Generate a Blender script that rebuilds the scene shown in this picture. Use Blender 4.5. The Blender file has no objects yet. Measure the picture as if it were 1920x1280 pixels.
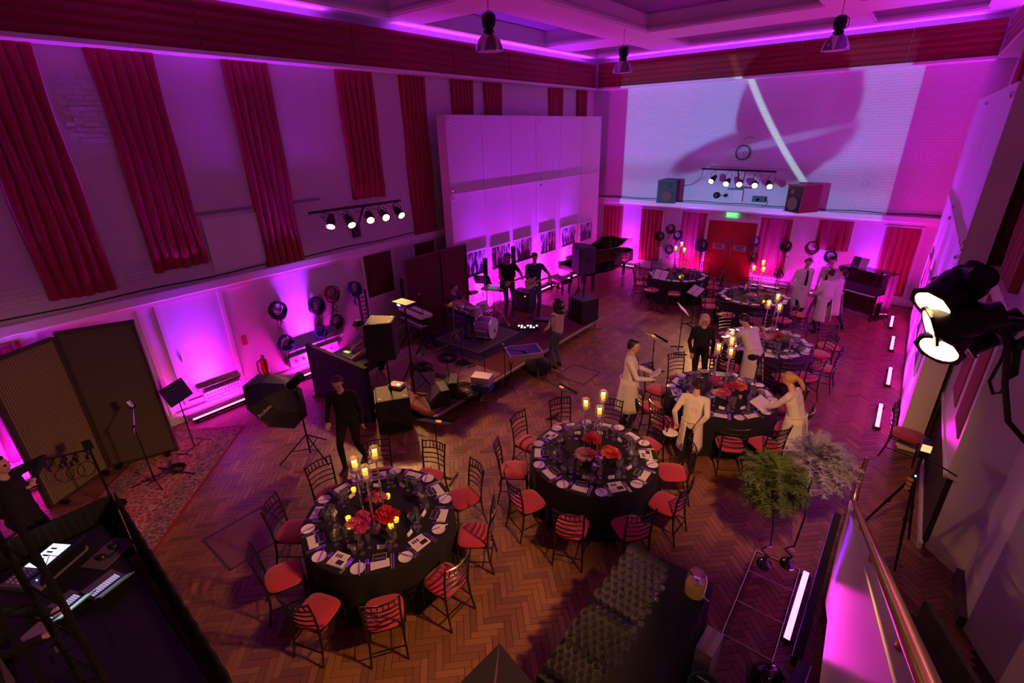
import bpy, bmesh, math, random
from mathutils import Vector, Matrix, Euler
R = math.radians
PI = math.pi
random.seed(7)
scn = bpy.context.scene
COL = scn.collection

# ---------------------------------------------------------------- camera
CAM = Vector((0, 0, 5.108)); YAW, PIT, ROL = R(38.82), R(23.22), R(-1.52); FOC = 914.7
_f0 = Vector((-math.sin(YAW), math.cos(YAW), 0)); _r = Vector((math.cos(YAW), math.sin(YAW), 0)); _u0 = Vector((0, 0, 1))
FWD = _f0*math.cos(PIT) - _u0*math.sin(PIT); _u = _u0*math.cos(PIT) + _f0*math.sin(PIT)
RGT = _r*math.cos(ROL) + _u*math.sin(ROL); UPV = _u*math.cos(ROL) - _r*math.sin(ROL)
cd = bpy.data.cameras.new('camera'); cd.sensor_width = 36; cd.lens = FOC/1920*36; cd.clip_start = .05; cd.clip_end = 100
cam = bpy.data.objects.new('camera', cd); COL.objects.link(cam)
cam.matrix_world = Matrix(((RGT.x, UPV.x, -FWD.x, CAM.x), (RGT.y, UPV.y, -FWD.y, CAM.y), (RGT.z, UPV.z, -FWD.z, CAM.z), (0, 0, 0, 1)))
scn.camera = cam
# ---------------------------------------------------------------- world and exposure
w = bpy.data.worlds.new('world'); scn.world = w; w.use_nodes = True
w.node_tree.nodes['Background'].inputs[0].default_value = (.02, .004, .03, 1)
w.node_tree.nodes['Background'].inputs[1].default_value = .3
scn.view_settings.view_transform = 'Standard'; scn.view_settings.look = 'None'
scn.view_settings.exposure = 0.0; scn.view_settings.gamma = 1; scn.view_settings.use_curve_mapping = False

# light levels, tuned here
P_LED = 36.0      # watts of each floor batten, pink
P_LEDB = 17.0     # and its blue-violet emitters
P_COVE = 27.0    # cove strips on top of the padded cornice
P_PAR = 290.0    # each warm par can
P_PROJ = 6800.0  # projector
P_CANDLE = .8
PINK = (1, .005, .66); VIOLET = (.26, .02, 1); WARM = (1, .44, .14)

# room numbers
XL, YB, XR, YF = -10.34, 18.2, 1.25, -1.4      # left wall, back wall, right wall, front wall
ZC, ZT, ZS = 6.47, 7.28, 7.45                  # cornice bottom, cornice top, ceiling soffit
XC, YC = -9.93, 17.65                          # cornice faces
ZD = 2.62                                      # dado ledge

# ---------------------------------------------------------------- helpers
def ray(u, v): return FWD + RGT*((u-960)/FOC) + UPV*((640-v)/FOC)
def F(u, v, z=0.0):
    d = ray(u, v); return CAM + d*((z-CAM.z)/d.z)
def WX(u, v, x=XL):
    d = ray(u, v); return CAM + d*((x-CAM.x)/d.x)
def WY(u, v, y=YB):
    d = ray(u, v); return CAM + d*((y-CAM.y)/d.y)
def pix(p):
    q = Vector(p)-CAM; z = q.dot(FWD); return (960+FOC*q.dot(RGT)/z, 640-FOC*q.dot(UPV)/z, z)

MATS = {}
def M(name, col=(.5, .5, .5), rough=.5, metal=0, noise=0, nscale=8, emit=None, estr=0, bump=0, bscale=60, coat=0, trans=0, ior=1.45, sheen=0, spec=.5, alpha=1):
    if name in MATS: return MATS[name]
    m = bpy.data.materials.new(name); m.use_nodes = True; nt = m.node_tree; b = nt.nodes['Principled BSDF']
    b.inputs['Base Color'].default_value = (*col, 1); b.inputs['Roughness'].default_value = rough; b.inputs['Metallic'].default_value = metal
    b.inputs['Coat Weight'].default_value = coat; b.inputs['Transmission Weight'].default_value = trans; b.inputs['IOR'].default_value = ior
    b.inputs['Sheen Weight'].default_value = sheen; b.inputs['Specular IOR Level'].default_value = spec; b.inputs['Alpha'].default_value = alpha
    if emit: b.inputs['Emission Color'].default_value = (*emit, 1); b.inputs['Emission Strength'].default_value = estr
    if noise or bump:
        tc = nt.nodes.new('ShaderNodeTexCoord')
    if noise:
        n = nt.nodes.new('ShaderNodeTexNoise'); n.inputs['Scale'].default_value = nscale; n.inputs['Detail'].default_value = 6
        nt.links.new(tc.outputs['Object'], n.inputs['Vector'])
        mx = nt.nodes.new('ShaderNodeMix'); mx.data_type = 'RGBA'
        mx.inputs['A'].default_value = (*[c*(1-noise) for c in col], 1); mx.inputs['B'].default_value = (*[min(1, c*(1+noise)) for c in col], 1)
        nt.links.new(n.outputs['Fac'], mx.inputs['Factor']); nt.links.new(mx.outputs['Result'], b.inputs['Base Color'])
    if bump:
        n2 = nt.nodes.new('ShaderNodeTexNoise'); n2.inputs['Scale'].default_value = bscale; n2.inputs['Detail'].default_value = 4
        nt.links.new(tc.outputs['Object'], n2.inputs['Vector'])
        bp = nt.nodes.new('ShaderNodeBump'); bp.inputs['Strength'].default_value = bump; bp.inputs['Distance'].default_value = .01
        nt.links.new(n2.outputs['Fac'], bp.inputs['Height']); nt.links.new(bp.outputs['Normal'], b.inputs['Normal'])
    MATS[name] = m; return m

class MB:
    def __init__(s, T=None): s.v = []; s.f = []; s.m = []; s.cur = 0; s.T = T
    def add(s, vs, fs):
        b = len(s.v)
        s.v += [tuple(s.T @ Vector(v)) if s.T else tuple(v) for v in vs]
        s.f += [tuple(i+b for i in f) for f in fs]; s.m += [s.cur]*len(fs); return s
    def box(s, x0, x1, y0, y1, z0, z1):
        return s.add([(x0, y0, z0), (x1, y0, z0), (x1, y1, z0), (x0, y1, z0), (x0, y0, z1), (x1, y0, z1), (x1, y1, z1), (x0, y1, z1)],
                     [(3, 2, 1, 0), (4, 5, 6, 7), (0, 1, 5, 4), (1, 2, 6, 5), (2, 3, 7, 6), (3, 0, 4, 7)])
    def bx(s, c, sz, rot=None):
        c = Vector(c); h = [k/2 for k in sz]; vs = []
        for z in (-h[2], h[2]):
            for x, y in ((-h[0], -h[1]), (h[0], -h[1]), (h[0], h[1]), (-h[0], h[1])):
                p = Vector((x, y, z)); vs.append(c + (rot @ p if rot else p))
        return s.add(vs, [(3, 2, 1, 0), (4, 5, 6, 7), (0, 1, 5, 4), (1, 2, 6, 5), (2, 3, 7, 6), (3, 0, 4, 7)])
    def cyl(s, p0, p1, r0, r1=None, n=12, caps=True):
        p0, p1 = Vector(p0), Vector(p1); r1 = r0 if r1 is None else r1
        d = (p1-p0); d = d.normalized() if d.length > 1e-9 else Vector((0, 0, 1))
        a = d.orthogonal().normalized(); b = d.cross(a)
        vs = [p0+(a*math.cos(2*PI*i/n)+b*math.sin(2*PI*i/n))*r0 for i in range(n)] + [p1+(a*math.cos(2*PI*i/n)+b*math.sin(2*PI*i/n))*r1 for i in range(n)]
        fs = [(i, (i+1) % n, n+(i+1) % n, n+i) for i in range(n)]
        if caps: fs += [tuple(range(n-1, -1, -1)), tuple(range(n, 2*n))]
        return s.add(vs, fs)
    def tube(s, pts, r, n=6, closed=False):
        pts = [Vector(p) for p in pts]; k = len(pts); vs = []; pa = None
        rr = r if isinstance(r, (list, tuple)) else [r]*k
        for i, p in enumerate(pts):
            if closed: t = pts[(i+1) % k]-pts[i-1]
            else: t = pts[min(i+1, k-1)]-pts[max(i-1, 0)]
            t = t.normalized() if t.length > 1e-9 else Vector((0, 0, 1))
            a = t.orthogonal() if pa is None else pa-t*pa.dot(t)
            a = a.normalized() if a.length > 1e-6 else t.orthogonal().normalized(); pa = a; b = t.cross(a)
            vs += [p+(a*math.cos(2*PI*j/n)+b*math.sin(2*PI*j/n))*rr[i] for j in range(n)]
        fs = []
        for i in range(k if closed else k-1):
            q = (i+1) % k
            fs += [(i*n+j, i*n+(j+1) % n, q*n+(j+1) % n, q*n+j) for j in range(n)]
        if not closed: fs += [tuple(range(n-1, -1, -1)), tuple(range((k-1)*n, k*n))]
        return s.add(vs, fs)
    def lathe(s, prof, n=16, at=(0, 0, 0), ax=None, cap=True):
        at = Vector(at); vs = []; k = len(prof)
        for r, z in prof:
            for j in range(n):
                p = Vector((r*math.cos(2*PI*j/n), r*math.sin(2*PI*j/n), z)); vs.append(at+(ax @ p if ax else p))
        fs = [(i*n+j, i*n+(j+1) % n, (i+1)*n+(j+1) % n, (i+1)*n+j) for i in range(k-1) for j in range(n)]
        if cap and prof[0][0] > 1e-5: fs.append(tuple(range(n-1, -1, -1)))
        if cap and prof[-1][0] > 1e-5: fs.append(tuple(range((k-1)*n, k*n)))
        return s.add(vs, fs)
    def sph(s, c, r, n=10, m=7, sc=(1, 1, 1), rot=None):
        c = Vector(c); vs = []; 
        for i in range(m+1):
            th = PI*i/m
            for j in range(n):
                p = Vector((math.sin(th)*math.cos(2*PI*j/n)*sc[0], math.sin(th)*math.sin(2*PI*j/n)*sc[1], -math.cos(th)*sc[2]))*r
                vs.append(c+(rot @ p if rot else p))
        return s.add(vs, [(i*n+j, i*n+(j+1) % n, (i+1)*n+(j+1) % n, (i+1)*n+j) for i in range(m) for j in range(n)])
    def prism(s, poly, ax, lo, hi):
        n = len(poly)
        def P(a, b, c): return {'z': (a, b, c), 'x': (c, a, b), 'y': (a, c, b)}[ax]
        vs = [P(a, b, lo) for a, b in poly]+[P(a, b, hi) for a, b in poly]
        return s.add(vs, [(i, (i+1) % n, n+(i+1) % n, n+i) for i in range(n)]+[tuple(range(n-1, -1, -1)), tuple(range(n, 2*n))])
    def quad(s, a, b, c, d): return s.add([a, b, c, d], [(0, 1, 2, 3)])
    def mesh(s, name, mats, smooth=False):
        me = bpy.data.meshes.new(name); me.from_pydata(s.v, [], s.f)
        mats = mats if isinstance(mats, (list, tuple)) else [mats]
        for m in mats: me.materials.append(m)
        if len(mats) > 1: me.polygons.foreach_set('material_index', s.m)
        bm = bmesh.new(); bm.from_mesh(me); bmesh.ops.recalc_face_normals(bm, faces=bm.faces); bm.to_mesh(me); bm.free()
        if smooth:
            me.polygons.foreach_set('use_smooth', [True]*len(me.polygons))
            try: me.set_sharp_from_angle(angle=R(38))
            except Exception: pass
        me.update(); return me
    def build(s, name, mats, parent=None, smooth=False, bevel=0, loc=None, rot=None):
        return ob(name, s.mesh(name, mats, smooth), parent, bevel, loc, rot)

def ob(name, me, parent=None, bevel=0, loc=None, rot=None):
    o = bpy.data.objects.new(name, me); COL.objects.link(o)
    if parent: o.parent = parent
    if loc is not None: o.location = loc
    if rot is not None: o.rotation_euler = rot
    if bevel:
        b = o.modifiers.new('bevel', 'BEVEL'); b.width = bevel; b.segments = 2; b.limit_method = 'ANGLE'; b.angle_limit = R(40)
    return o
def tag(o, label=None, cat=None, group=None, kind=None):
    if label: o['label'] = label
    if cat: o['category'] = cat
    if group: o['group'] = group
    if kind: o['kind'] = kind
    return o
def thing(name, label, cat, loc=(0, 0, 0), rz=0, group=None, rot=None):
    o = bpy.data.objects.new(name, None); COL.objects.link(o); o.empty_display_size = .1
    o.location = loc; o.rotation_euler = rot if rot else (0, 0, rz)
    return tag(o, label, cat, group)
KIDS = {}
def copy_tree(o, parent=None, loc=None, rz=None, label=None, group=None):
    c = o.copy(); COL.objects.link(c); c.parent = parent
    if loc is not None: c.location = loc
    if rz is not None: c.rotation_euler = (0, 0, rz)
    if label: c['label'] = label
    if group: c['group'] = group
    if o.name not in KIDS: KIDS[o.name] = list(o.children)
    for ch in KIDS[o.name]: copy_tree(ch, c)
    return c
def struct(o): o['kind'] = 'structure'; return o
def look(d, up=(0, 0, 1)):
    "rotation whose local -Z looks along d"
    return Vector(d).to_track_quat('-Z', 'Y').to_euler()
def lamp(kind, name, loc, d, power, col, parent=None, **kw):
    l = bpy.data.lights.new(name, kind); l.energy = power; l.color = col
    for k, v in kw.items(): setattr(l, k, v)
    o = bpy.data.objects.new(name, l); COL.objects.link(o)
    q = Vector(d).to_track_quat('-Z', 'Y').to_matrix().to_4x4()
    Mw = Matrix.Translation(Vector(loc)) @ q
    if parent:
        o.parent = parent
        P = Matrix.Translation(parent.location) @ parent.rotation_euler.to_matrix().to_4x4()
        Mw = P.inverted() @ Mw
    o.matrix_basis = Mw; return o
def text(name, s, size, mat, parent=None, loc=(0, 0, 0), rot=(0, 0, 0), ext=.001, align='CENTER'):
    c = bpy.data.curves.new(name, 'FONT'); c.body = s; c.size = size; c.extrude = ext; c.align_x = align; c.align_y = 'CENTER'
    t = bpy.data.objects.new(name, c); COL.objects.link(t)
    dg = bpy.context.evaluated_depsgraph_get(); me = bpy.data.meshes.new_from_object(t.evaluated_get(dg))
    bpy.data.objects.remove(t); me.materials.clear(); me.materials.append(mat)
    return ob(name, me, parent, loc=loc, rot=rot)
def HZ(x, y, v):
    "height above floor point x, y that shows at pixel row v"
    lo, hi = -1.0, 5.0
    for _ in range(40):
        m = (lo+hi)/2
        if pix((x, y, m))[1] > v: lo = m
        else: hi = m
    return lo
def rotz(a): return Matrix.Rotation(a, 3, 'Z')
def rotx(a): return Matrix.Rotation(a, 3, 'X')
def roty(a): return Matrix.Rotation(a, 3, 'Y')
def axm(d):
    "3x3 with local Z along d"
    return Vector(d).to_track_quat('Z', 'Y').to_matrix()

# ---------------------------------------------------------------- materials
WHITE = M('white_paint', (.74, .71, .70), .55, noise=.05, nscale=3, bump=.15, bscale=90)
WOODW = M('white_woodwork', (.78, .75, .73), .42, noise=.03)
VELVET = M('red_velvet', (.30, .014, .028), .75, sheen=.35, noise=.18, nscale=14, bump=.35, bscale=35)
QUILT = M('red_quilt', (.25, .014, .028), .8, sheen=.2, noise=.15, nscale=10, bump=.3, bscale=25)
BLACK = M('black_plastic', (.012, .012, .013), .42, noise=.1)
BLKM = M('black_metal', (.015, .015, .017), .35, metal=.4)
GLOSSB = M('black_lacquer', (.008, .006, .008), .08, coat=1)
CLOTHB = M('black_cloth', (.010, .009, .011), .85, bump=.25, bscale=20)
CHIA = M('black_painted_wood', (.010, .008, .009), .30, coat=.3)
PADR = M('coral_seat_fabric', (.50, .03, .065), .8, sheen=.4, noise=.08, nscale=60)
CHROME = M('chrome', (.8, .8, .82), .12, metal=1)
STEEL = M('brushed_steel', (.55, .55, .57), .32, metal=1)
SILVER = M('silver_cutlery', (.75, .74, .72), .16, metal=1)
BRASS = M('brass', (.75, .52, .22), .18, metal=1)
GLASS = M('clear_glass', (1, 1, 1), .03, trans=.965, ior=1.45)
ACRY = M('clear_acrylic', (1, .97, 1), .03, trans=1, ior=1.12)
CHINA = M('white_china', (.82, .80, .77), .2, coat=.5)
PAPER = M('white_paper', (.80, .78, .75), .7)
LINEN = M('white_linen', (.78, .75, .72), .85, bump=.2, bscale=80)
SHIRT = M('white_shirt', (.72, .69, .67), .85, noise=.05, nscale=20, bump=.3, bscale=14)
SKIN = M('skin', (.62, .36, .26), .55, noise=.05, nscale=30)
BLKC = M('black_clothing', (.011, .010, .013), .85, noise=.3, nscale=25, bump=.35, bscale=14)
NAVY = M('navy_clothing', (.03, .04, .085), .85, noise=.2, nscale=25, bump=.35, bscale=14)
DENIM = M('blue_denim', (.06, .085, .16), .85, noise=.25, nscale=40, bump=.3, bscale=16)
HAIRD = M('dark_hair', (.015, .010, .008), .5, noise=.4, nscale=60, bump=.5, bscale=50)
HAIRB = M('blond_hair', (.48, .28, .10), .5, noise=.3, nscale=60, bump=.5, bscale=50)
HAIRG = M('light_grey_hair', (.50, .38, .28), .5, noise=.3, nscale=60, bump=.5, bscale=50)
HAIRM = M('brown_hair', (.05, .025, .015), .5, noise=.4, nscale=60, bump=.5, bscale=50)
EYE = M('dark_eyes', (.02, .012, .01), .25)
LIP = M('lips', (.42, .14, .12), .5)
LEDM = M('led_tube', (1, .6, .95), .5, emit=(1, .12, .68), estr=6)
LENS = M('lit_lamp_lens', (1, .8, .5), .4, emit=(1, .66, .30), estr=12)
CANDLE = M('glowing_candle_wax', (1, .6, .2), .5, emit=(1, .42, .03), estr=1.5)
WAX = M('ivory_wax', (.85, .6, .35), .5, emit=(1, .40, .10), estr=.22)
BROWNF = M('brown_acoustic_fabric', (.115, .035, .022), .9, noise=.15, nscale=120)
GREYF = M('grey_acoustic_fabric', (.105, .080, .068), .95, noise=.15, nscale=140)
PABL = M('pa_black', (.022, .02, .022), .55, noise=.2, nscale=40, bump=.4, bscale=120); GRIL = M('grille_black', (.008, .008, .008), .5)
# ================================================================ STRUCTURE
def parquet_mat(name, attr):
    m = bpy.data.materials.new(name); m.use_nodes = True; nt = m.node_tree; b = nt.nodes['Principled BSDF']; L = nt.links.new
    tc = nt.nodes.new('ShaderNodeTexCoord')
    if attr:
        a = nt.nodes.new('ShaderNodeAttribute'); a.attribute_name = 'tone'; fac = a.outputs['Fac']
    else:
        a = nt.nodes.new('ShaderNodeObjectInfo'); s = nt.nodes.new('ShaderNodeMath'); s.operation = 'MULTIPLY_ADD'
        L(a.outputs['Random'], s.inputs[0]); s.inputs[1].default_value = .5; s.inputs[2].default_value = .25; fac = s.outputs[0]
    cr = nt.nodes.new('ShaderNodeValToRGB'); e = cr.color_ramp.elements
    e[0].color = (.15, .055, .026, 1); e[1].color = (.48, .225, .115, 1)
    L(fac, cr.inputs[0])
    n = nt.nodes.new('ShaderNodeTexNoise'); n.inputs['Scale'].default_value = 30; n.inputs['Detail'].default_value = 5
    L(tc.outputs['Object'], n.inputs['Vector'])
    mx = nt.nodes.new('ShaderNodeMix'); mx.data_type = 'RGBA'; mx.blend_type = 'MULTIPLY'; mx.inputs['Factor'].default_value = .45
    L(cr.outputs[0], mx.inputs['A']); L(n.outputs['Color'], mx.inputs['B']); L(mx.outputs['Result'], b.inputs['Base Color'])
    b.inputs['Roughness'].default_value = .36; b.inputs['Specular IOR Level'].default_value = .4
    return m
PQ_F, PQ_P = parquet_mat('parquet_oak_field', True), parquet_mat('parquet_oak_piece', False)
fl = MB().box(XL-.3, XR+.8, YF-.3, YB+.3, -.25, -.012).build('floor', M('floor_joint', (.03, .014, .008), .8)); struct(fl)
BW, BL = .0762, .3048
def block(g=.0015):
    m = MB(); h = .004
    m.add([(-BL/2+g, -BW/2+g, -.012), (BL/2-g, -BW/2+g, -.012), (BL/2-g, BW/2-g, -.012), (-BL/2+g, BW/2-g, -.012),
           (-BL/2+g+.001, -BW/2+g+.001, 0), (BL/2-g-.001, -BW/2+g+.001, 0), (BL/2-g-.001, BW/2-g-.001, 0), (-BL/2+g+.001, BW/2-g-.001, 0)],
          [(4, 5, 6, 7), (0, 1, 5, 4), (1, 2, 6, 5), (2, 3, 7, 6), (3, 0, 4, 7)])
    return m
blocks = []
c45 = math.cos(PI/4)
for i in range(-150, 151):
    for j in range(-420, 421):
        ox, oy = i*4+j, -i*4+j
        for (cx, cy, v) in ((ox+2, oy+.5, 0), (ox+4.5, oy-1, 1)):
            a, b = cx*BW, cy*BW
            X, Y = (a-b)*c45-4, (a+b)*c45+8
            if XL+.08 < X < XR+.35 and YF < Y < YB-.06: blocks.append((X, Y, R(45)+(PI/2 if v else 0), v))
vis = []
for k, (X, Y, a, v) in enumerate(blocks):
    p = pix((X, Y, 0))
    if 420 < p[0] < 1500 and 880 < p[1] < 1290 and math.hypot(X+4.33, Y-2.64) > 1.1 and math.hypot(X+2.8, Y-5.3) > 1.1 and not (-1.7 < X < -.7 and 2 < Y < 4.1): vis.append((p[2], k))
vis = set(k for _, k in sorted(vis)[:300])
bmesh0 = block().mesh('parquet_block', PQ_P); proto = block(); V8 = [Vector(v) for v in proto.v]
fm = MB(); tones = []
for k, (X, Y, a, v) in enumerate(blocks):
    dz = random.uniform(-.0006, .0006)
    if k in vis:
        o = ob('parquet_block', bmesh0, fl, loc=(X, Y, dz), rot=(0, 0, a))
    else:
        ca, sa = math.cos(a), math.sin(a); b0 = len(fm.v)
        fm.v += [(X+p.x*ca-p.y*sa, Y+p.x*sa+p.y*ca, p.z+dz) for p in V8]
        fm.f += [tuple(q+b0 for q in f) for f in proto.f]
        t = random.gauss(.46, .13)+(.07 if v else -.07); tones += [t]*5  # one laying direction lighter: sheen of the grain put into the tone
me = bpy.data.meshes.new('parquet_field'); me.from_pydata(fm.v, [], fm.f); me.materials.append(PQ_F)
at = me.attributes.new('tone', 'FLOAT', 'FACE'); at.data.foreach_set('value', tones)
o = ob('parquet_field', me, fl); o['kind'] = 'stuff'
HATCH = M('hatch_steel', (.08, .05, .055), .45, metal=.3)
for lab, cs in (('square floor box lid set into parquet left of nearest table', [(405, 1000), (430, 1052), (520, 1010), (500, 960)]),
                ('square floor box lid set into parquet beside the stage front', [(1047, 715), (1075, 690), (1120, 685), (1093, 715)])):
    P4 = [F(u, v) for u, v in cs]; c = sum(P4, Vector())/4
    t = thing('floor_box_lid', lab, 'floor hatch', (c.x, c.y, 0)); s = .42 if 'left' in lab else .36
    m = MB()
    for sx, sy, lx, ly in ((0, -s, s, .015), (0, s, s, .015), (-s, 0, .015, s), (s, 0, .015, s)): m.box(sx-lx, sx+lx, sy-ly, sy+ly, .0005, .006)
    m.build('rim', HATCH, t); MB().box(-s+.02, s-.02, -s+.02, s-.02, .0004, .003).build('lid', M('hatch_wood', (.20, .085, .045), .5, noise=.3, nscale=20), t)

# ---- brick wall material (upper back wall): far bricks of about four pixels
def brick_mat(name, col, scale=1.0, swap='XZ'):
    m = bpy.data.materials.new(name); m.use_nodes = True; nt = m.node_tree; b = nt.nodes['Principled BSDF']; L = nt.links.new
    g = nt.nodes.new('ShaderNodeNewGeometry'); s = nt.nodes.new('ShaderNodeSeparateXYZ'); c = nt.nodes.new('ShaderNodeCombineXYZ')
    L(g.outputs['Position'], s.inputs[0]); L(s.outputs[swap[0]], c.inputs[0]); L(s.outputs[swap[1]], c.inputs[1])
    br = nt.nodes.new('ShaderNodeTexBrick'); L(c.outputs[0], br.inputs['Vector'])
    br.inputs['Scale'].default_value = 1; br.inputs['Brick Width'].default_value = .225; br.inputs['Row Height'].default_value = .075; br.inputs['Mortar Size'].default_value = .006; br.inputs['Mortar Smooth'].default_value = .3
    br.inputs['Color1'].default_value = (*col, 1); br.inputs['Color2'].default_value = (*[x*.95 for x in col], 1); br.inputs['Mortar'].default_value = (*[x*.85 for x in col], 1)
    L(br.outputs['Color'], b.inputs['Base Color']); b.inputs['Roughness'].default_value = .38
    n = nt.nodes.new('ShaderNodeTexNoise'); n.inputs['Scale'].default_value = 40; L(g.outputs['Position'], n.inputs['Vector'])
    ad = nt.nodes.new('ShaderNodeMath'); ad.operation = 'MULTIPLY_ADD'; L(br.outputs['Fac'], ad.inputs[0]); ad.inputs[1].default_value = -1; L(n.outputs['Fac'], ad.inputs[2])
    bp = nt.nodes.new('ShaderNodeBump'); bp.inputs['Strength'].default_value = .6; bp.inputs['Distance'].default_value = .008
    L(ad.outputs[0], bp.inputs['Height']); L(bp.outputs['Normal'], b.inputs['Normal']); return m
BRK = brick_mat('white_painted_brick', (.74, .71, .70)); BRKL = brick_mat('white_painted_brick_side', (.74, .71, .70), swap='YZ')
TILE = M('white_acoustic_board', (.72, .69, .68), .7, noise=.06, nscale=5, bump=.5, bscale=160)

wl = struct(MB().box(XL-.3, XL, YF-.3, YB+.3, -.25, 8.2).build('wall_left', TILE))
wb = struct(MB().box(XL, XR+.8, YB, YB+.3, -.25, 8.2).build('wall_back', BRK))
wr = struct(MB().box(XR, XR+.3, 7.0, YB, -.25, 8.2).build('wall_right', WHITE))
MB().prism([(XR-.08, 7.03), (1.51, 6.66), (1.51, 5.84), (1.75, 5.31), (1.75, YF-.3), (2.05, YF-.3), (2.05, 7.1), (XR-.08, 7.1)], 'z', -.25, 8.2).build('wall_return', WHITE, wr)
wf = struct(MB().box(XL-.3, XR+.8, YF-.3, YF, -.25, 8.2).build('wall_front', WHITE))

# bricks of the left wall that show one by one between the first two curtains
bk = MB().box(-.006, .006, -.108, .108, -.0335, .0335).mesh('brick', M('painted_brick_glossy', (.70, .68, .70), .22, bump=.7, bscale=30))
n = 0
for r in range(13):
    for q in range(4):
        yy = 2.17+q*.225+(.112 if r % 2 else 0); zz = 5.15+r*.075+random.uniform(-.003, .003)
        if 2.1 < yy-.1 and yy < 2.74: ob('brick', bk, wl, loc=(XL+.007+random.uniform(0, .006), yy, zz), rot=(random.uniform(-.02, .02), random.uniform(-.05, .05), random.uniform(-.05, .05)))
for (y0, z0, nr) in ((.75, 2.78, 5), (2.35, 2.85, 5)):
    for r in range(nr):
        for q in range(3):
            ob('brick', bk, wl, loc=(XL+.007+random.uniform(0, .006), y0+q*.225+(.11 if r % 2 else 0)-.1, z0+r*.075), rot=(0, random.uniform(-.05, .05), random.uniform(-.05, .05)))

# ceiling with coffers
cx_ = [(-9.8, -7.75), (-6.55, -2.4), (-1.75, .45)]; cy_ = [(-1.0, 2.6), (3.6, 8.2), (9.2, 14.2), (15.6, 17.35)]
ce = MB(); xs = sorted({XL-.3, XR+.8, *[a for p in cx_ for a in p]}); ys = sorted({YF-.3, YB+.3, *[a for p in cy_ for a in p]})
for a, b in zip(xs, xs[1:]):
    for c, d in zip(ys, ys[1:]):
        if (a, b) in cx_ and (c, d) in cy_: continue
        ce.box(a, b, c, d, ZS, ZS+.62)
ceil = struct(ce.build('ceiling', WOODW))
FAB = M('ceiling_fabric', (.20, .17, .24), .9, noise=.2, nscale=6, bump=.4, bscale=10)
for a, b in cx_:
    for c, d in cy_:
        MB().box(a, b, c, d, ZS+.42, ZS+.5).build('coffer_panel', FAB, ceil)
        m = MB()
        for (x0, x1, y0, y1) in ((a, b, c, c+.05), (a, b, d-.05, d), (a, a+.05, c+.05, d-.05), (b-.05, b, c+.05, d-.05)): m.box(x0, x1, y0, y1, ZS+.03, ZS+.1)
        m.build('coffer_moulding', WOODW, ceil)
MB().box(-.9, .2, 15.9, 16.3, ZS+.36, ZS+.42).build('vent_slot', BLACK, ceil)
for (X, Y, lab) in ((-3.6, 12.2, 'round white air vent in ceiling above the back tables'), (-8.75, 3.9, 'round dark-rimmed air vent in ceiling above left wall')):
    t = thing('ceiling_vent', lab, 'air vent', (X, Y, ZS+.42 if X > -5 else ZS+.42))
    MB().lathe([(.42, -.03), (.48, -.03), (.48, 0), (.0, 0)], 32, cap=False).build('rim', BLKM, t); MB().lathe([(0, -.028), (.42, -.028), (.42, -.012), (0, -.012)], 32).build('grille', WOODW, t)

# padded cornice: quilted panels with bulging horizontal channels and a white lower edge
def cornice(name, face, back, a0, a1, ax, seams):
    root = struct(MB().box(*((min(face, back), max(face, back)) if ax == 'y' else (a0, a1)), *((a0, a1) if ax == 'y' else (min(face, back), max(face, back))), ZC+.02, ZT-.02).build(name, WOODW))
    s = 1 if face > back else -1
    prof = [(0, ZC+.03)]
    K = 5; hh = (ZT-ZC-.06)/K
    for k in range(K):
        for q in range(6): prof.append((.034*math.sin(PI*q/5)+.012, ZC+.04+k*hh+hh*q/5))
    prof.append((0, ZT))
    poly = [(face+s*(d), z) for d, z in prof]
    cuts = [a0]+seams+[a1]
    for p, q in zip(cuts, cuts[1:]):
        m = MB()
        if ax == 'y':
            n = len(poly); vs = [(x, p+.008, z) for x, z in poly]+[(x, q-.008, z) for x, z in poly]
        else:
            n = len(poly); vs = [(p+.008, x, z) for x, z in poly]+[(q-.008, x, z) for x, z in poly]
        m.add(vs, [(i, (i+1) % n, n+(i+1) % n, n+i) for i in range(n)]+[tuple(range(n)), tuple(range(n, 2*n))]); m.build('quilt_panel', QUILT, root, smooth=True)
    b = .085
    if ax == 'y': MB().box(min(back, face+s*b), max(back, face+s*b), a0, a1, ZC-.035, ZC+.03).build('lower_rail', WOODW, root)
    else: MB().box(a0, a1, min(back, face+s*b), max(back, face+s*b), ZC-.035, ZC+.03).build('lower_rail', WOODW, root)
    return root
cornice('trim_1', XC-.07, XL, YF, YC-.0, 'y', [1.1, 4.25, 7.3, 10.3, 12.6, 15.2])
cornice('trim_2', YC+.07, YB, XC+.02, .86, 'x', [-8.6, -6.4, -3.4, -.9])
cornice('trim_3', .86+.07, XR, YF, YC-.0, 'y', [2, 5, 8, 11, 14])

# dado ledges, skirtings, frames
def ledge(name, x0, x1, y0, y1):
    o = struct(MB().box(x0, x1, y0, y1, ZD-.16, ZD).build(name, WOODW, bevel=.012)); return o
l1 = ledge('trim_4', XL, XL+.13, YF, YB); l2 = ledge('trim_5', XL+.13, XR, YB-.13, YB)
MB().box(XL, XL+.07, YF, YB-.14, ZD-.24, ZD-.16).build('moulding', WOODW, l1); MB().box(XL+.14, XR, YB-.08, YB, ZD-.24, ZD-.16).build('moulding', WOODW, l2)
struct(MB().box(XL, XL+.06, YF, YB, 0, .22).build('baseboard_left', WOODW, bevel=.01)); struct(MB().box(XL+.06, -5.58, YB-.05, YB, 0, .22).build('baseboard_back', WOODW, bevel=.01))
struct(MB().box(-3.72, XR, YB-.05, YB, 0, .22).build('baseboard_back', WOODW, bevel=.01))
struct(MB().box(1.09, 1.13, 6.95, 9.6, 0, .1).build('baseboard_right', WOODW))
CABLE = M('black_cable', (.01, .01, .012), .5)
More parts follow.
